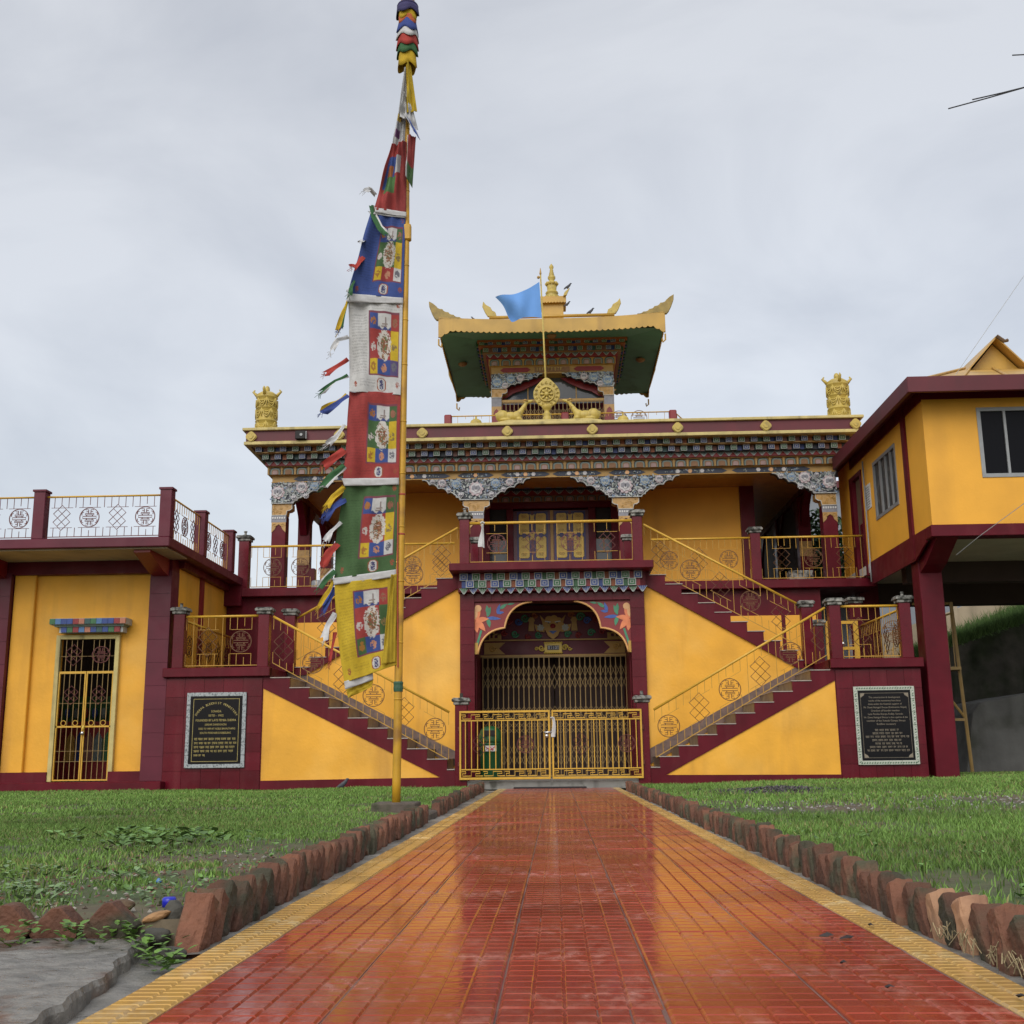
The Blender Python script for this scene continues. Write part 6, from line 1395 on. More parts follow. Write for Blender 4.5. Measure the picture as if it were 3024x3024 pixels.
# ---- top ornament: tiers of pleated cloth round the pole
tc_ = thing('banner_crown', 'tiered cylinder of coloured cloth crowning the flagpole', 'banner', (pole_x(6.6), PYY, 6.3))
CC = {'blue': (.03, .055, .22), 'white': (.50, .50, .50), 'red': (.33, .035, .025), 'green': (.03, .105, .035), 'yellow': (.46, .30, .012), 'orange': (.42, .10, .03), 'indigo': (.035, .03, .10)}
for c_, v in CC.items(): M('cl_' + c_, v, 0.85, 0.12, 20, 0.15, 180)
def tier(z1, z0, r1, r0, c_, n=40, seed=0):
    b = MB(); cx = pole_x(z1); r1 *= QS * 1.1; r0 *= QS * 1.1
    for k_ in range(4):
        t = k_ / 3; z = z1 + (z0 - z1) * t; r = r1 + (r0 - r1) * t
        for i in range(n):
            a = 2 * math.pi * i / n; f = 1 + (.02 + .06 * t) * math.cos(4 * a + seed) * (1 if k_ else .3) + .015 * t * math.sin(9 * a + seed * 2); rr = r * f
            b.v.append((cx + rr * math.cos(a), PYY + rr * math.sin(a), z - (.02 * t * (1 + math.cos(4 * a + seed)))))
    for k_ in range(3):
        for i in range(n): b.f.append((k_ * n + i, k_ * n + (i + 1) % n, (k_ + 1) * n + (i + 1) % n, (k_ + 1) * n + i))
    b.m = [0] * len(b.f); o = b.build('tier', 'cl_' + c_, tc_, smooth=True); s = o.modifiers.new('s', 'SOLIDIFY'); s.thickness = .004
zt = lambda yz: px(770, yz, PYY)[1]
def z_at(ny): return px(770, ny / 1.5652, PYY)[1]
Z = lambda zz: z_at((zz + 16) * .3106)         # rows of the enlarged view of the pole top
tier(Z(60), Z(115), .105, .112, 'indigo', seed=1); tier(Z(108), Z(165), .088, .090, 'yellow', seed=2); tier(Z(160), Z(205), .088, .090, 'orange', seed=3); tier(Z(195), Z(285), .084, .108, 'blue', seed=4)
tier(Z(262), Z(345), .090, .108, 'white', seed=5); tier(Z(335), Z(430), .090, .105, 'red', seed=6); tier(Z(412), Z(500), .088, .102, 'green', seed=7); tier(Z(480), Z(615), .080, .095, 'yellow', seed=8)
MB().lathe([(.088, 0), (.098, .012), (.092, .025), (.035, .03)], 24, (pole_x(7), PYY, Z(62))).build('rim', 'cl_indigo', tc_, smooth=True)
MB().lathe([(.028, 0), (.028, .035), (.058, .045), (.064, .07), (.05, .10), (.025, .13), (.025, .20), (.01, .25)], 18, (pole_x(7), PYY, Z(60))).build('cap_knob', 'gold_dull', tc_, smooth=True)
# ---- banner panels
bn_ = thing('prayer_banner', 'tall vertical prayer banner of printed coloured panels hung along the flagpole', 'prayer flag', (-1.85, PYY, 1.1))
C_ = {'blue': (.032, .062, .22), 'white': (.47, .47, .46), 'red': (.27, .034, .030), 'green': (.045, .100, .032), 'yellow': (.48, .335, .016), 'darkred': (.19, .018, .03), 'purple': (.08, .06, .16)}
def panel_print(W, H, base, third, seed, grid=(.38, .16, .93, .84), side='green', row3=('yellow', 'blue', 'white')):
    """woodblock style print as colours on the cloth grid (v down, u from outer edge to pole)"""
    r = np.random.RandomState(seed); a = np.zeros((H, W, 3), np.float32) + np.array(C_[base]); yy, xx = np.mgrid[0:H, 0:W]; u = xx / (W - 1); v = yy / (H - 1)
    # fine lines of script
    line = (np.sin(v * H * 1.55) > .1) & (r.rand(H, W) > .35)
    txt = line & (((v > .02) & (v < .11)) | ((u > .06) & (u < .34) & (v > .15) & (v < .80)) | ((v > .86) & (v < .95) & (u > .22) & (u < .5)))
    a[txt] *= .80 if base != 'white' else .72
    u0, v0, u1, v1 = grid; gu = (u - u0) / (u1 - u0); gv = (v - v0) / (v1 - v0); ins = (gu > 0) & (gu < 1) & (gv > 0) & (gv < 1)
    a[(gu > -.04) & (gu < 1.04) & (gv > -.025) & (gv < 1.025)] = (.16, .04, .06)
    def cell(a0, b0, a1, b1, c): a[ins & (gu >= a0) & (gu < a1) & (gv >= b0) & (gv < b1)] = C_[c]
    cell(0, 0, .27, .27, 'blue'); cell(.27, 0, .74, .27, 'white'); cell(.74, 0, 1, .27, third)
    cell(0, .27, .27, .76, side); cell(.27, .27, .74, .76, side if side != 'red' else 'red'); cell(.74, .27, 1, .76, 'yellow' if base != 'yellow' else 'green')
    cell(0, .76, .27, 1, row3[0]); cell(.27, .76, .74, 1, row3[1]); cell(.74, .76, 1, 1, row3[2])
    # mounted figure: pale clouds round a dark rider
    d = np.sqrt(((gu - .50) / .24) ** 2 + ((gv - .52) / .25) ** 2); n1 = fbm(xx, yy, .34, seed); n1 = (n1 - n1.min()) / (n1.max() - n1.min())
    n4 = fbm(xx, yy, .55, seed + 9)
    a[ins & (d < .82 + .4 * n4)] = (.48, .46, .42); a[ins & (d < .95) & (n1 < .33)] = (.15, .07, .04)
    a[ins & (d < .30 + .5 * n4) & (n1 > .42)] = (.20, .06, .03); a[ins & (d < .62) & (n4 < .40)] = (.10, .12, .05); a[ins & (d < .8) & (n4 > .66)] = (.34, .20, .10)
    # seed letter on the white cell, notched lower edge
    a[ins & (abs(gu - .55) < .018) & (gv > .06) & (gv < .21)] = (.20, .16, .15); a[ins & (abs(gv - .17) < .012) & (gu > .42) & (gu < .62)] = (.22, .18, .16); a[ins & (abs(gv - .215) < .010) & (gu > .40) & (gu < .60)] = (.22, .18, .16)
    a[ins & (gu > .27) & (gu < .74) & (gv > .235 + .02 * np.cos(gu * 30)) & (gv < .27)] = (.035, .05, .16)
    # beasts in the corner cells
    for cu, cv, c in ((.13, .14, (.30, .12, .03)), (.87, .14, (.24, .10, .06)), (.12, .56, (.42, .38, .36)), (.87, .55, (.20, .14, .05)), (.13, .88, (.28, .13, .02)), (.50, .89, (.42, .20, .12)), (.87, .87, (.12, .12, .14))):
        dd_ = np.sqrt(((gu - cu) / .085) ** 2 + ((gv - cv) / .065) ** 2); n2 = fbm(xx, yy, .5, seed + int(cu * 90)); a[ins & (dd_ < .7 + .7 * n2) & (n2 > .40)] = c
    # emblem in a red-edged niche below, little figures in the lower corners
    def niche(cu, cv, s):
        e = np.sqrt(((u - cu) / (.085 * s)) ** 2 + ((v - cv) / (.068 * s)) ** 4); a[e < 1] = (.26, .08, .04); a[e < .78] = (.50, .50, .48); a[(e < .5) & (abs(u - cu) < .035 * s) & (r.rand(H, W) > .25)] = (.05, .05, .13)
    niche(.62, .905, 1.0)
    for cu, cv in ((.12, .91), (.93, .90), (.92, .05)):
        e = np.sqrt(((u - cu) / .035) ** 2 + ((v - cv) / .035) ** 2); a[(e < 1) & (r.rand(H, W) > .35)] = (.26, .06, .03)
    return a * (.93 + .10 * r.rand(H, W, 1))
def cloth(name, parent, cTL, cTR, cBL, cBR, W, H, img, wrinkle=.016, seed=0, hem=True, belly=.0, lift=.0):
    r = np.random.RandomState(seed); u = np.linspace(0, 1, W); v = np.linspace(0, 1, H); U, Vv = np.meshgrid(u, v)
    def P2(c): return np.array([px(c[0], c[1], PYY)[0], 0, px(c[0], c[1], PYY)[1]])
    a, b_, c_, d_ = (P2(q) for q in (cTL, cTR, cBL, cBR))
    P = (a * (1 - U[..., None]) + b_ * U[..., None]) * (1 - Vv[..., None]) + (c_ * (1 - U[..., None]) + d_ * U[..., None]) * Vv[..., None]
    ph = r.uniform(0, 6, 4)
    dep = wrinkle * (np.sin(U * 9 + Vv * 3 + ph[0]) * (1 - U) * .9 + .45 * np.sin(U * 21 - Vv * 5 + ph[1]) + .35 * np.sin(Vv * 11 + U * 6 + ph[2]))
    P[..., 1] = PYY - .036 - lift + dep * (1 - .75 * U ** 4) - .08 * (1 - U) * (1 + .3 * np.sin(seed))
    P[..., 2] += .008 * np.sin(U * 7 + ph[3]) * np.sin(np.pi * Vv); P[..., 0] -= belly * np.sin(np.pi * Vv) * (1 - U)
    id_ = np.arange(W * H).reshape(H, W); f = np.stack([id_[:-1, :-1], id_[1:, :-1], id_[1:, 1:], id_[:-1, 1:]], -1).reshape(-1, 4)
    me = bpy.data.meshes.new(name); me.from_pydata(P.reshape(-1, 3).tolist(), [], f.tolist()); me.materials.append(MATS['print']); me.polygons.foreach_set('use_smooth', [True] * len(f)); setcol(me, img.reshape(-1, 3))
    o = link(bpy.data.objects.new(name, me), parent)
    s = o.modifiers.new('s', 'SOLIDIFY'); s.thickness = .003
    return o, P
W_, H_ = 84, 128
specs = [('blue', 'green', 'green', ('yellow', 'red', 'white'), (703, 415), (766, 413), (661, 566), (762, 567)), ('white', 'red', 'red', ('yellow', 'blue', 'purple'), (661, 571), (761, 570), (663, 746), (757, 748)),
         ('red', 'green', 'green', ('yellow', 'blue', 'white'), (662, 744), (757, 744), (652, 912), (754, 906)), ('green', 'green', 'red', ('yellow', 'blue', 'white'), (655, 922), (754, 914), (635, 1098), (748, 1078)),
         ('yellow', 'red', 'red', ('green', 'blue', 'white'), (637, 1106), (748, 1088), (656, 1290), (749, 1255))]
ends = []
for i, (base, th, sd_, r3, a, b_, c_, d_) in enumerate(specs):
    im = panel_print(W_, H_, base, th, 20 + i, grid=(.40, .15, .93, .80) if base != 'yellow' else (.32, .12, .86, .78), side=sd_, row3=r3)
    if base == 'yellow':
        im[:, int(W_ * .86):] = np.array(C_['yellow']) * .78
    o, P = cloth('panel', bn_, a, b_, c_, d_, W_, H_, im, .022, 3 + i, belly=.02 if base in ('green', 'yellow') else .0); ends.append(P)
# white hems sewn between panels
for (a, b_, c_, d_) in (((698, 412), (766, 410), (703, 417), (766, 416)), ((660, 565), (762, 566), (660, 581), (762, 577)), ((650, 910), (754, 904), (655, 924), (754, 917)), ((633, 1096), (749, 1076), (636, 1108), (749, 1090)), ((655, 1288), (705, 1268), (657, 1303), (706, 1283)), ((712, 405), (768, 405), (712, 414), (768, 414))):
    cloth('hem', bn_, a, b_, c_, d_, 24, 6, np.zeros((6, 24, 3)) + .45, .003, 9, lift=.012)
im = np.zeros((14, 30, 3)) + np.array(C_['yellow']) * .95; cloth('lower_edge', bn_, (657, 1301), (706, 1282), (661, 1318), (703, 1296), 30, 14, im, .012, 5)
im = np.zeros((60, 16, 3)) + np.array(C_['yellow']) * .8; cloth('pole_sleeve', bn_, (742, 1088), (752, 1084), (724, 1256), (748, 1250), 16, 60, im, .014, 6)
# upper folded panels
im = np.zeros((60, 26, 3)) + np.array(C_['yellow']) * .9; cloth('panel', bn_, (769, 126), (776, 126), (770, 224), (788, 214), 26, 60, im, .02, 11)
im = np.zeros((80, 30, 3)) + .42; im[48:56, 3:16] = (.40, .28, .06); im[56:66, 4:14] = (.30, .30, .34); im[64:72, 3:15] = (.10, .03, .10)
cloth('panel', bn_, (766, 138), (771, 138), (744, 285), (764, 280), 30, 80, im, .02, 12)
im = np.zeros((50, 22, 3)) + .40; cloth('fold', bn_, (766, 190), (780, 210), (756, 232), (790, 250), 22, 50, im, .03, 13)
im = np.zeros((40, 14, 3)) + np.array(C_['blue']) * 1.5; im[:, :2] = .45; im[:, -2:] = .45; cloth('ribbon', bn_, (766, 232), (777, 230), (784, 262), (794, 268), 14, 40, im, .02, 14)
im = np.zeros((90, 46, 3)) + np.array(C_['red']); im[18:60, 4:22] = C_['blue']; im[30:46, 8:18] = (.30, .10, .03); im[18:40, 22:32] = .45; im[44:66, 8:26] = (.06, .14, .04); im[:, 30:] *= .72
cloth('panel', bn_, (744, 286), (768, 270), (708, 410), (767, 404), 46, 90, im, .03, 15)
im = np.zeros((70, 14, 3)) + np.array(C_['red']) * .8; im[45:] = np.array(C_['green']); im[:, 0:2] = .42; cloth('ribbon', bn_, (771, 266), (786, 262), (769, 345), (779, 358), 14, 70, im, .02, 16)
# ---- ribbons along the outer edge
def ribbon(pts, w0, w1, c1, c2, seed):
    """streamer through photo points near the banner plane"""
    r = random.Random(seed); P = [Vector((px(a, b_, PYY)[0], PYY - .11 - .10 * i / (len(pts) - 1) + r.uniform(-.02, .02), px(a, b_, PYY)[1])) for i, (a, b_) in enumerate(pts)]
    Q = []
    for i in range(len(P) - 1):
        for t in range(6): Q.append(P[i].lerp(P[i + 1], t / 6))
    Q.append(P[-1]); b = MB(); n = len(Q)
    for i, q in enumerate(Q):
        t = i / (n - 1); d = (Q[min(i + 1, n - 1)] - Q[max(i - 1, 0)]).normalized(); sd2 = d.cross(Vector((0, 1, 0))).normalized(); wd = w0 + (w1 - w0) * t
        tw = .5 * math.sin(4 * t + seed); sd2 = (sd2 * math.cos(tw) + Vector((0, 1, 0)) * math.sin(tw))
        for k_ in range(5): s = k_ / 4 - .5; b.v.append(tuple(q + sd2 * wd * s + Vector((0, .012 * math.sin(k_ * 2 + i * .5), 0)) + (d * r.uniform(-.03, .03) if i == n - 1 else Vector((0, 0, 0)))))
    for i in range(n - 1):
        for k_ in range(4): b.f.append((i * 5 + k_, i * 5 + k_ + 1, i * 5 + k_ + 6, i * 5 + k_ + 5))
    b.m = [1 if (j % 4) == (seed % 2) * 3 else 0 for j in range(len(b.f))]
    # frayed threads
    e = Q[-1]; dd_ = (Q[-1] - Q[-3]).normalized()
    for k_ in range(7): b.tube([e + Vector((r.uniform(-.02, .02), 0, r.uniform(-.02, .02))), e + dd_ * r.uniform(.03, .07) + Vector((r.uniform(-.025, .025), r.uniform(-.02, .02), r.uniform(-.03, .02)))], .0018, 3)
    b.build('ribbon', ['cl_' + c1, 'cl_' + c2], bn_, smooth=True)
RB = [([(712, 378), (703, 372), (696, 383)], .03, .05, 'white', 'white'), ([(706, 400), (710, 420), (722, 445), (736, 462)], .05, .05, 'green', 'white'), ([(690, 462), (688, 474)], .05, .07, 'white', 'white'), ([(688, 495), (680, 515), (672, 524)], .05, .06, 'red', 'red'), ([(672, 540), (668, 560), (667, 572)], .03, .05, 'green', 'white'),
      ([(660, 575), (655, 600), (648, 636)], .02, .05, 'yellow', 'green'), ([(650, 622), (647, 640)], .02, .02, 'blue', 'blue'), ([(662, 644), (645, 655), (634, 678)], .03, .05, 'white', 'white'), ([(661, 686), (645, 700), (624, 722)], .03, .06, 'red', 'red'), ([(661, 716), (640, 730), (616, 756)], .03, .04, 'green', 'white'),
      ([(660, 752), (642, 772), (618, 790)], .05, .07, 'blue', 'yellow'), ([(654, 808), (640, 835), (626, 850)], .03, .05, 'white', 'white'), ([(654, 855), (638, 872), (618, 893)], .06, .06, 'red', 'red'), ([(655, 885), (635, 905), (618, 930)], .05, .07, 'green', 'white'), ([(655, 925), (636, 945), (626, 965)], .04, .06, 'yellow', 'yellow'),
      ([(655, 945), (638, 965), (622, 985)], .05, .07, 'blue', 'blue'), ([(648, 990), (632, 1010), (624, 1030)], .03, .05, 'white', 'white'), ([(642, 1030), (628, 1048), (618, 1075)], .06, .06, 'red', 'red'), ([(636, 1080), (622, 1098), (612, 1116)], .05, .05, 'green', 'white'), ([(634, 1098), (628, 1120), (614, 1150)], .03, .05, 'yellow', 'blue'),
      ([(636, 1112), (628, 1135), (620, 1158)], .04, .04, 'blue', 'blue'), ([(638, 1160), (625, 1185), (621, 1210)], .04, .06, 'white', 'white'), ([(636, 1195), (634, 1230), (632, 1255)], .03, .02, 'red', 'red')]
for i, (p, w0, w1, c1, c2) in enumerate(RB): ribbon(p, w0 * 1.12, w1 * 1.12, c1, c2, i)
# ================================================================== PLAQUES
def text_mesh(s, size, align='CENTER'):
    cu = bpy.data.curves.new('t', 'FONT'); cu.body = s; cu.size = size; cu.align_x = align; cu.extrude = .0006; cu.resolution_u = 2
    o = bpy.data.objects.new('t', cu); col.objects.link(o); dg = bpy.context.evaluated_depsgraph_get(); me = bpy.data.meshes.new_from_object(o.evaluated_get(dg)); bpy.data.objects.remove(o); return me
def put_text(parent, s, x, y, z, size, mat, rot=0.0, width=None):
    me = text_mesh(s, size); me.materials.clear(); me.materials.append(MATS[mat]); o = bpy.data.objects.new('lettering', me); link(o, parent)
    sx = 1.0
    if width:
        w_ = max(v.co.x for v in me.vertices) - min(v.co.x for v in me.vertices); sx = width / w_
    o.rotation_euler = (rad(90), rot, 0); o.location = (x, y, z); o.scale = (sx, 1, 1); return o
def script_rows(parent, rows, y, mat, h):
    """lines of hung script: a head stroke per word with stems below it"""
    b = MB(); r = random.Random(3)
    for x0, x1, z in rows:
        x = x0
        while x < x1 - .02:
            w_ = min(r.uniform(.035, .085), x1 - x); b.box(x, x + w_, y - .001, y, z - h * .10, z); q = x + .006
            while q < x + w_ - .004: 
                b.box(q, q + .0045, y - .001, y, z - h * r.uniform(.7, 1.0), z - h * .10)
                if r.random() > .4: b.box(q, min(q + .010, x + w_), y - .001, y, z - h * r.uniform(.45, .65), z - h * .40)
                q += r.uniform(.010, .016)
            x += w_ + .014
    return stuff(b.build('script', mat, parent))
def plaque(label, x0, x1, z0, z1, y, tmat, fw):
    k = thing('plaque', label, 'plaque', ((x0 + x1) / 2, y, z0), 'granite plaques on the stair walls'); MB().box(x0 + fw, x1 - fw, y - .02, y, z0 + fw, z1 - fw).build('slab', 'granite', k)
    nz_ = 6; nx_ = 4; fr3 = []
    for i in range(nz_):
        a = z0 + (z1 - z0) * i / nz_ + .002; b_ = z0 + (z1 - z0) * (i + 1) / nz_ - .002
        for xa, xb in ((x0, x0 + fw), (x1 - fw, x1)): MB().box(xa, xb, y - .026, y, a, b_).build('frame_tile', tmat, k, bevel=.003)
    for i in range(nx_):
        a = x0 + fw + (x1 - x0 - 2 * fw) * i / nx_ + .001; b_ = x0 + fw + (x1 - x0 - 2 * fw) * (i + 1) / nx_ - .001
        for za, zb in ((z0, z0 + fw), (z1 - fw, z1)): MB().box(a, b_, y - .026, y, za, zb).build('frame_tile', tmat, k, bevel=.003)
    return k
PYq = 16.985
L0, L1, LZ0, LZ1 = -5.44, -4.555, .335, 1.425
k = plaque('black granite plaque with gold lettering and grey tile frame on left stair wall', L0, L1, LZ0, LZ1, PYq, 'plaque_tile', .055)
yt = PYq - .0215; cx = (L0 + L1) / 2
ln = MB()
for a, b_, c_, d_ in ((L0 + .10, L1 - .10, LZ1 - .098, LZ1 - .092), (L0 + .10, L1 - .10, LZ0 + .09, LZ0 + .096), (L0 + .10, L0 + .106, LZ0 + .096, LZ1 - .098), (L1 - .106, L1 - .10, LZ0 + .096, LZ1 - .098)): ln.box(a, b_, yt - .001, yt, c_, d_)
ln.build('border_line', 'plaque_gold', k)
arcs = 'SHERPA BUDDHIST MONASTERY'
for i, ch in enumerate(arcs):
    if ch == ' ': continue
    t = (i - (len(arcs) - 1) / 2) / (len(arcs) / 2); an_ = t * rad(62); R_ = .335
    put_text(k, ch, cx + R_ * math.sin(an_), yt, 1.275 - R_ + R_ * math.cos(an_) - .02, .046, 'plaque_gold', an_)
for s_, z, w_, sz in (('SONADA', 1.135, .15, .045), ('ESTD - 1952', 1.075, .22, .042), ('FOUNDED BY LATE PEMBA SHERPA', 1.005, .60, .046), ('(SIRDAR DANDIGAON)', .945, .32, .040), ('DIED TO 1959 AT NOBLE BAHALTHANG', .885, .54, .040), ('SOUTH POKHARI DARJEELING', .825, .46, .040)):
    put_text(k, s_, cx + (.02 if w_ == .54 else 0), yt, z, sz, 'plaque_gold', 0, w_)
script_rows(k, [(L0 + .13, L1 - .125, .765), (L0 + .13, L1 - .125, .705), (L0 + .13, L1 - .14, .648), (L0 + .13, L1 - .14, .590), (L0 + .13, L0 + .32, .530)], yt, 'plaque_gold', .034)
R0, R1, RZ0, RZ1 = 4.315, 5.185, .275, 1.385
k = plaque('black granite plaque with small lettering in green and white frame on right stair wall', R0, R1, RZ0, RZ1, PYq, 'plaque_tile_green', .058)
gv = MB()
for i in range(30):
    t = i / 30
    for sx_, vert in ((R0 + .027, 1), (R1 - .027, 1)): z = RZ0 + .04 + t * (RZ1 - RZ0 - .08); gv.prism([(sx_ - .014, z), (sx_, z + .016), (sx_ + .014, z), (sx_, z - .008)] if i % 2 else [(sx_ - .016, z - .008), (sx_ + .012, z + .014), (sx_ + .016, z + .004), (sx_ - .008, z - .014)], PYq - .029, PYq - .026)
for i in range(22):
    x = R0 + .05 + i * (R1 - R0 - .10) / 21
    for z in (RZ0 + .027, RZ1 - .027): gv.prism([(x - .014, z - .006), (x + .002, z + .013), (x + .014, z + .002), (x - .002, z - .014)], PYq - .029, PYq - .026)
stuff(gv.build('leaf_garland', 'plaque_green', k)); pl_ = MB()
for i in range(12):
    z = RZ0 + .08 + i * (RZ1 - RZ0 - .16) / 11
    for sx_ in (R0 + .027, R1 - .027): pl_.disc(sx_, z, .009, PYq - .031, PYq - .026, 8)
stuff(pl_.build('buds', 'white', k))
M('plaque_dim', (0.22, 0.185, 0.135), 0.5, 0.1, 20); cx = (R0 + R1) / 2
for i, (s_, w_) in enumerate((('The construction & development', .45), ('works of the monastery have been', .46), ('done under the financial support of', .48), ('Mr. Dawa Namgyal Sherpa (Kathmandu, Nepal)', .61), ('Grandson of founder member', .41), ('Late Pemba Sherpa Foday, Sonada.', .50), ('Mr. Dawa Namgyal Sherpa is also a patron & the', .62), ('member of the Sonada Gumpa Sherpa', .55), ('Buddhist monastery', .27))):
    put_text(k, s_, cx, yt, 1.215 - i * .0475, .036, 'plaque_dim', 0, w_)
script_rows(k, [(cx - .17, cx + .17, .775), (cx - .21, cx + .22, .728), (cx - .31, cx + .31, .681), (cx - .22, cx + .20, .632), (cx - .18, cx + .20, .584), (cx - .26, cx + .28, .536), (cx - .30, cx + .31, .488)], yt, 'plaque_dim', .030)
lb2 = MB()
for a, b_, c_, d_ in ((R0 + .09, R1 - .09, RZ1 - .10, RZ1 - .096), (R0 + .09, R1 - .09, RZ0 + .096, RZ0 + .10), (R0 + .09, R0 + .094, RZ0 + .10, RZ1 - .10), (R1 - .094, R1 - .09, RZ0 + .10, RZ1 - .10)): lb2.box(a, b_, yt - .001, yt, c_, d_)
lb2.build('border_line', 'plaque_dim', k)
for xx, zz, a, b_ in ((R0 + .095, RZ1 - .101, 1, -1), (R1 - .095, RZ1 - .101, -1, -1), (R0 + .095, RZ0 + .101, 1, 1), (R1 - .095, RZ0 + .101, -1, 1)): MB().prism([(xx, zz), (xx + a * .06, zz), (xx + a * .045, zz + b_ * .03), (xx + a * .02, zz + b_ * .045), (xx, zz + b_ * .06)], yt - .001, yt).build('corner_ornament', 'plaque_dim', k)

# ================================================================== GRASS, WEEDS, LITTER
def in_lawn(x, y):
    l = (x < seam(y) - .045) & (y > 3.08) & (y < 16.98) & (x > -12); l &= ~((x < -5.6) & (y > 16.75)); l &= ~((x > -1.53) & (y > 8.87) & (y < 9.53))
    r = (x > 1.05) & (y > 1.6) & (y < 16.97) & (x < 13); r2 = (x > 5.3) & (y >= 16.9) & (y < 19.5) & (x < 13); r2 &= ~((x > 5.4) & (x < 5.85) & (y > 17.0) & (y < 17.5))
    return l | r | r2
def grass_density(x, y):
    d = np.ones_like(x)
    bare = np.exp(-(((x + 1.40) / .70) ** 2 + ((y - 4.6) / 1.7) ** 2)); d -= 1.05 * bare * (fbm(x, y, 2.2, 21) > .25)
    d -= .95 * np.exp(-(((x + 1.1) / .25) ** 2)) * (y < 9) * (fbm(x, y, 1.7, 23) > .40)
    # trodden and gravelly strip across the right lawn
    yc = 8.6 + .25 * (x - 1); d -= .9 * np.exp(-((y - yc) / 1.6) ** 2) * (x > 0) * (.45 + .75 * (fbm(x, y, 1.6, 25) > .45))
    d -= .9 * np.exp(-(((x - 2.2) / .9) ** 2 + ((y - 12.8) / 1.0) ** 2)) * (x > 0); d -= .85 * (x > 0) * np.exp(-(((x - 1.25) / .30) ** 2)) * (y < 4.2)
    d *= .45 + .75 * fbm(x, y, 1.3, 27)
    d *= np.where(fbm(x, y, 1.9, 51) > .60, .30, 1.0)
    return np.clip(d, 0.02, 1)
def blades(name, n, xr, yr, hgt, wid, seed, keep=1.0):
    r = np.random.RandomState(seed); x = r.uniform(*xr, n); y = yr[0] + (yr[1] - yr[0]) * r.rand(n) ** 1.0
    ok = in_lawn(x, y) & (r.rand(n) < grass_density(x, y) * keep) & (np.abs(x) / y < .62); x, y = x[ok], y[ok]; n = len(x); z = ground_z(x, y) - .005
    thick = .55 + .7 * fbm(x, y, .9, 31); h = hgt * r.uniform(.45, 1.25, n) * thick; w_ = wid * r.uniform(.7, 1.3, n); a = r.uniform(0, 6.283, n); la = r.uniform(0, 6.283, n); ln_ = h * r.uniform(.15, .8, n)
    dx, dy = np.cos(a) * w_, np.sin(a) * w_; lx, ly = np.cos(la) * ln_, np.sin(la) * ln_
    V = np.zeros((n, 5, 3)); V[:, 0] = np.stack([x - dx, y - dy, z], 1); V[:, 1] = np.stack([x + dx, y + dy, z], 1); V[:, 2] = np.stack([x + dx * .8 + lx * .35, y + dy * .8 + ly * .35, z + h * .6], 1); V[:, 3] = np.stack([x - dx * .8 + lx * .35, y - dy * .8 + ly * .35, z + h * .6], 1); V[:, 4] = np.stack([x + lx, y + ly, z + h], 1)
    b0 = np.arange(n) * 5; me = bpy.data.meshes.new(name); nv = n * 5; me.vertices.add(nv); me.vertices.foreach_set('co', V.reshape(-1)); loops = np.stack([b0, b0 + 1, b0 + 2, b0 + 3, b0 + 3, b0 + 2, b0 + 4], 1).reshape(-1)
    me.loops.add(len(loops)); me.loops.foreach_set('vertex_index', loops.astype(np.int32)); me.polygons.add(2 * n); ls_ = np.stack([np.arange(n) * 7, np.arange(n) * 7 + 4], 1).reshape(-1); me.polygons.foreach_set('loop_start', ls_.astype(np.int32)); me.update(); me.validate()
    me.materials.append(MATS['grass']); g = np.array([.138, .242, .050]) * r.uniform(.6, 1.35, (n, 1)); dry = (r.rand(n) < .04 + .12 * (fbm(x, y, 1.1, 41) > .58)); g[dry] = np.array([.27, .25, .10]) * r.uniform(.6, 1.1, (dry.sum(), 1)); lush = fbm(x, y, .6, 43)[:, None]; g *= (.62 + .78 * lush) * np.array([1, 1, 1])
    setcol(me, np.repeat(g, 5, 0)); o = link(bpy.data.objects.new(name, me)); return stuff(o)
o = blades('grass', 230000, (-6.0, -1.0), (3.1, 9.0), .030, .0026, 1); tag(o, 'near part of the short green lawn left of the path', 'grass')
o = blades('grass', 170000, (-10.0, -1.0), (9.0, 17.0), .034, .0048, 2); tag(o, 'far part of the short green lawn left of the path', 'grass')
o = blades('grass', 230000, (1.0, 6.0), (1.7, 8.5), .040, .0026, 3); tag(o, 'near part of the green lawn right of the path', 'grass')
o = blades('grass', 180000, (1.0, 12.0), (8.5, 19.5), .042, .0050, 4); tag(o, 'far part of the green lawn right of the path', 'grass')
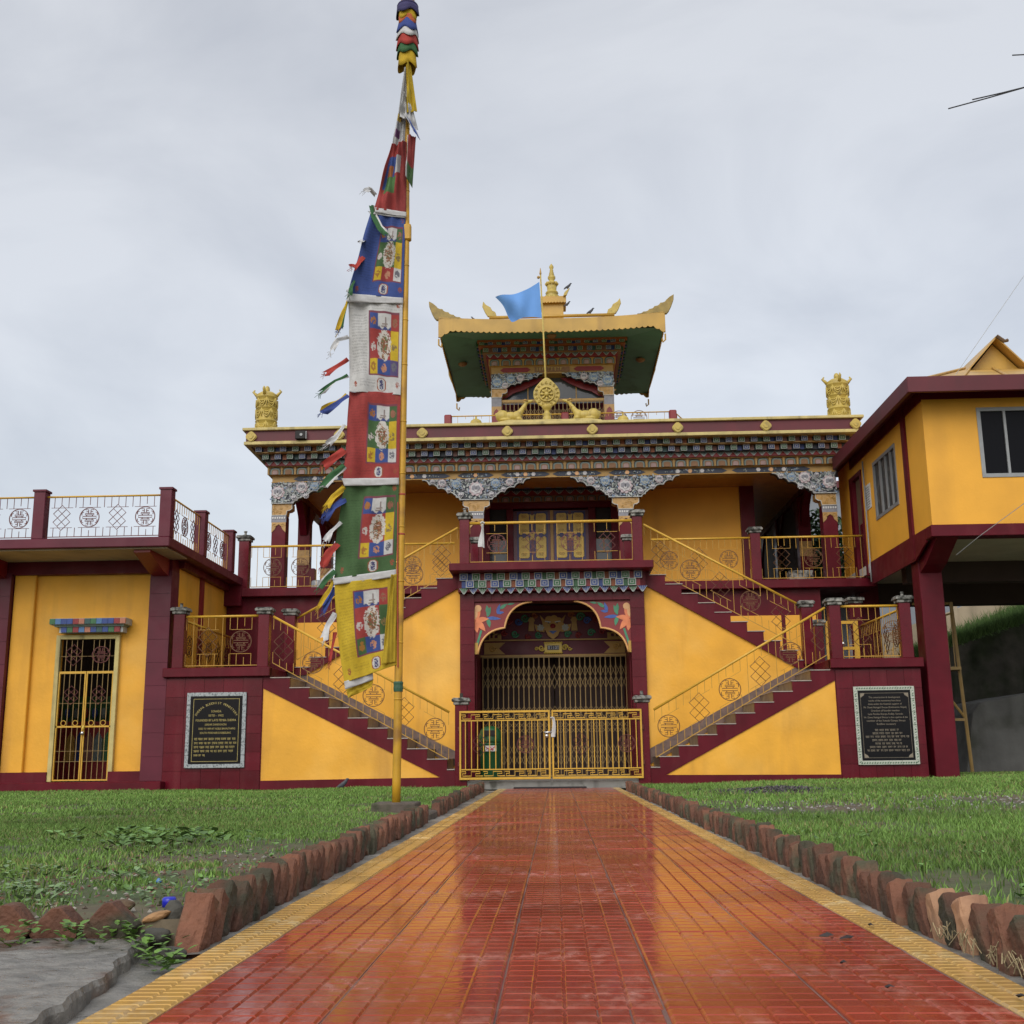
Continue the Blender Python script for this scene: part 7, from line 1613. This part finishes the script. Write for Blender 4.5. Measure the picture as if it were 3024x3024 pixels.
# broad leaved weeds
def weeds(name, label, spots, seed, size=.035, n_leaf=(5, 11), hue=0):
    r = np.random.RandomState(seed); V = []; Fc = []; Cc = []
    for (x, y) in spots:
        z = float(ground_z(x, y)); base = np.array([(.10, .19, .045), (.15, .23, .10), (.12, .22, .03)][hue]) * r.uniform(.7, 1.3)
        for _ in range(r.randint(*n_leaf)):
            a = r.uniform(0, 6.283); d = r.uniform(.2, 1.0) * size * 1.8; cx, cy, cz = x + math.cos(a) * d, y + math.sin(a) * d, z + r.uniform(.01, .06) * size / .035; s = size * r.uniform(.5, 1.15); up = r.uniform(-.2, .7)
            ux, uy = math.cos(a), math.sin(a); wx, wy = -uy, ux; n0 = len(V)
            for (t, w_) in ((-.5, 0), (-.2, .38), (.2, .40), (.6, 0), (.2, -.40), (-.2, -.38)): V.append((cx + ux * t * s + wx * w_ * s, cy + uy * t * s + wy * w_ * s, cz + up * t * s + .12 * s * abs(w_) * 2))
            Fc += [(n0, n0 + 1, n0 + 2, n0 + 3), (n0, n0 + 3, n0 + 4, n0 + 5)]; c = base * r.uniform(.7, 1.35); Cc += [c] * 6
    me = bpy.data.meshes.new(name); me.from_pydata(V, [], Fc); me.materials.append(MATS['leaf']); setcol(me, np.array(Cc)); o = link(bpy.data.objects.new(name, me)); stuff(o); return tag(o, label, 'weeds')
r = np.random.RandomState(8)
def cluster(n, cx, cy, sx, sy): return [(float(a), float(b_)) for a, b_ in zip(r.normal(cx, sx, n), r.normal(cy, sy, n)) if in_lawn(np.array(a), np.array(b_))]
weeds('weeds', 'broad leaved weeds spreading over the bare soil behind the corner bricks', cluster(55, -1.65, 3.7, .38, .25) + cluster(18, -2.1, 4.2, .4, .3), 1, .024, hue=1)
weeds('weeds', 'dark leafy weed clump in the middle of the left lawn', cluster(40, -2.0, 5.9, .22, .22), 2, .042)
weeds('weeds', 'low weeds on the bare patch beside the left brick row', cluster(26, -1.5, 4.6, .25, .5), 3, .022)
weeds('weeds', 'scattered weeds along the inside of the right brick row', cluster(30, 1.4, 5.5, .25, 1.6), 4, .020)
def plantlet(label, spots, seed, size):
    o = weeds('weeds', label, spots, seed, size, (7, 13), 2); return o
def free(cx, cy, n, s): return [(cx + rnd.gauss(0, s), cy + rnd.gauss(0, s)) for _ in range(n)]
def low_plant(name, label, spots, z, seed, size):
    r2 = np.random.RandomState(seed); V = []; Fc = []; Cc = []
    for (x, y) in spots:
        for _ in range(9):
            a = r2.uniform(0, 6.283); d = r2.uniform(.1, 1) * size * 1.6; c0 = np.array([x + math.cos(a) * d, y + math.sin(a) * d, z + r2.uniform(.005, .055)]); s = size * r2.uniform(.55, 1.1); ux, uy = math.cos(a), math.sin(a); wx, wy = -uy, ux; up = r2.uniform(-.1, .6); n0 = len(V)
            for (t, w_) in ((-.5, 0), (-.2, .36), (.2, .38), (.6, 0), (.2, -.38), (-.2, -.36)): V.append((c0[0] + ux * t * s + wx * w_ * s, c0[1] + uy * t * s + wy * w_ * s, c0[2] + up * t * s + .12 * s * abs(w_) * 2))
            Fc += [(n0, n0 + 1, n0 + 2, n0 + 3), (n0, n0 + 3, n0 + 4, n0 + 5)]; c = np.array([.11, .21, .035]) * r2.uniform(.65, 1.3); Cc += [c] * 6
    me = bpy.data.meshes.new(name); me.from_pydata(V, [], Fc); me.materials.append(MATS['leaf']); setcol(me, np.array(Cc)); o = link(bpy.data.objects.new(name, me)); return tag(o, label, 'plant')
low_plant('weed_plant', 'small weed at the foot of leftmost corner brick', free(-1.33, 2.93, 4, .025), .005, 1, .024)
low_plant('weed_plant', 'small weed between the middle and right corner bricks', free(-1.20, 2.93, 5, .025), .005, 2, .024)
low_plant('weed_plant', 'bright weed at the foot of the right corner brick', free(-1.08, 2.95, 6, .03), .0, 3, .024)
low_plant('weed_plant', 'largest bright weed growing in the gap by the first kerb brick', free(-.985, 2.88, 8, .03), -.03, 4, .022)
low_plant('weed_plant', 'pale weed lying beside the yellow border tiles', free(-.90, 2.72, 5, .03), -.03, 5, .026)
M('scrap', (0.02, 0.013, 0.012), 0.6, 0.2, 30)
# stones, offcuts, litter
def rock(name, label, cat, x, y, z, sx, sy, sz, mat, seed, rz=0.0, ry=0.0):
    bm = bmesh.new(); bmesh.ops.create_icosphere(bm, subdivisions=3, radius=1.0)
    for v in bm.verts: v.co *= 1 + .34 * (float(fbm(v.co.x * 1.7 + seed, v.co.y * 1.7 + v.co.z * 1.3 + seed * 2, 1.2, seed)) - .5) * 2 * .6
    me = bpy.data.meshes.new(name); bm.to_mesh(me); bm.free(); me.materials.append(MATS[mat]); o = link(bpy.data.objects.new(name, me)); o.location = (x, y, z); o.scale = (sx, sy, sz); o.rotation_euler = (0, ry, rz); return tag(o, label, cat)
rock('wood_chunk', 'split wood chunk with pale face lying between corner brick and kerb', 'wood', -1.035, 3.06, .050, .036, .02, .012, 'wood', 3, .3, -.25)
rock('stone', 'mossy flat stone under the wood chunk by the first kerb brick', 'stone', -1.02, 3.02, .010, .038, .03, .020, 'dark_concrete', 4, .1)
rock('stone', 'dark stone on soil behind the corner bricks', 'stone', -1.20, 3.26, .055, .035, .03, .015, 'bark', 5)
rock('stone', 'dark stone leaning against the first kerb brick', 'stone', -1.0, 3.10, .05, .03, .03, .035, 'dark_concrete', 6)
rock('stone', 'flat stone at the foot of the first kerb brick', 'stone', -.955, 2.93, -.02, .04, .035, .016, 'dark_concrete', 7)
rock('stone', 'grey round stone at right edge beside the yellow border', 'stone', .995, 2.30, -.01, .045, .05, .04, 'stone', 8)
rock('stone', 'pale grey stone on the right lawn edge behind the bricks', 'stone', 1.33, 3.02, .06, .05, .04, .03, 'stone', 9)
for i, (x, y, l_) in enumerate(((-1.075, 3.28, 'bright blue bottle cap on soil behind the corner bricks'), (-1.35, 4.0, 'small blue plastic scrap among the weeds'))): 
    tag(MB().lathe([(.019, 0), (.019, .022), (.015, .026), (.0, .026)] if i == 0 else [(.007, 0), (.010, .005), (.004, .014), (.0, .016)], 16, (x, y, float(ground_z(x, y)) + .012)).build('bottle_cap' if i == 0 else 'plastic_scrap', 'blue_plastic' if i == 0 else 'sky_blue', smooth=True), l_, 'litter')
for i, (a, b_, l_) in enumerate(((.655, 2.99, 'dark leaf scrap on right tiles, upper of a pair'), (.69, 2.94, 'dark leaf scrap on right tiles, lower of a pair'), (.80, 3.14, 'dark leaf scrap by the right yellow border farther off'), (.60, 2.60, 'dark leaf scrap on the red tiles, left of the others'), (.62, 2.33, 'dark leaf scrap low on the right red tiles'), (.83, 2.24, 'dark leaf scrap touching the right yellow border close by'))):
    q = MB(); n_ = 7; L_ = .020 if i < 2 else .009
    for j in range(n_): t = 2 * math.pi * j / n_; q.v.append((a + L_ * math.cos(t) * rnd.uniform(.8, 1.2), b_ + .008 * math.sin(t), .003 + .008 * rnd.random()))
    q.f = [tuple(range(n_))]; q.m = [0]; q.v.append((a, b_, .013)); q.f += [(j, (j + 1) % n_, n_) for j in range(n_)]; q.m = [0] * len(q.f); tag(q.build('leaf_scrap', 'scrap'), l_, 'litter', 'dark leaf scraps on the path')
# gravel heap and pebbles on the right lawn
def pebbles(label, n, cx, cy, sx, sy, size, seed, cols, lift=0.0):
    r2 = np.random.RandomState(seed); b = MB(); C3 = []
    for _ in range(n):
        x, y = r2.normal(cx, sx), r2.normal(cy, sy)
        if not in_lawn(np.array(x), np.array(y)): continue
        s = size * r2.uniform(.4, 1.3); z = float(ground_z(x, y)) + lift * math.exp(-((x - cx) / sx) ** 2 - ((y - cy) / sy) ** 2)
        v = r2.normal(size=(6, 3)) * .15; pts_ = np.array([(1, 0, 0), (-1, 0, 0), (0, 1, 0), (0, -1, 0), (0, 0, .8), (0, 0, -.8)]) + v; b.add([tuple(np.array([x, y, z]) + p * s) for p in pts_], [(0, 2, 4), (2, 1, 4), (1, 3, 4), (3, 0, 4), (2, 0, 5), (1, 2, 5), (3, 1, 5), (0, 3, 5)]); C3 += [np.array(cols[r2.randint(len(cols))]) * r2.uniform(.7, 1.3)] * 6
    me = b.mesh('gravel', 'leaf'); setcol(me, np.array(C3)); o = link(bpy.data.objects.new('gravel', me)); stuff(o); return tag(o, label, 'gravel')
pebbles('dark heap of gravel on the far right lawn', 900, 2.5, 13.6, .42, .30, .018, 1, [(.05, .048, .045), (.03, .03, .03), (.10, .09, .085)], .05)
pebbles('pale pebbles strewn over the trodden right lawn', 1500, 3.2, 9.4, 1.6, 1.1, .013, 2, [(.18, .17, .15), (.10, .09, .08), (.30, .29, .27)])
pebbles('crumbs of brick and grit on bare soil by the left kerb', 1100, -1.55, 4.2, .38, .8, .009, 3, [(.16, .10, .06), (.10, .07, .045), (.28, .26, .22), (.14, .06, .04)])
pigeon('pale bird standing on the grass before the left stair wall', -3.05, 16.6, .03, 1, .9)
# dry straw caught at the foot of right kerb bricks
b = MB()
for _ in range(46):
    x, y = rnd.uniform(.925, .97), rnd.uniform(2.45, 3.05); a = rnd.uniform(0, 6.28); l_ = rnd.uniform(.02, .06); b.tube([(x, y, -.015 + rnd.random() * .01), (x + .3 * l_ * math.cos(a), y + l_ * math.sin(a) * .6, .01 + rnd.random() * .02), (x + .5 * l_ * math.cos(a), y + l_ * math.sin(a), rnd.random() * .035)], .0014, 3)
M('straw', (0.34, 0.27, 0.15), 0.8, 0.2, 30); tag(stuff(b.build('dry_straw', 'straw')), 'tuft of dry straw at the foot of the right kerb bricks', 'straw')
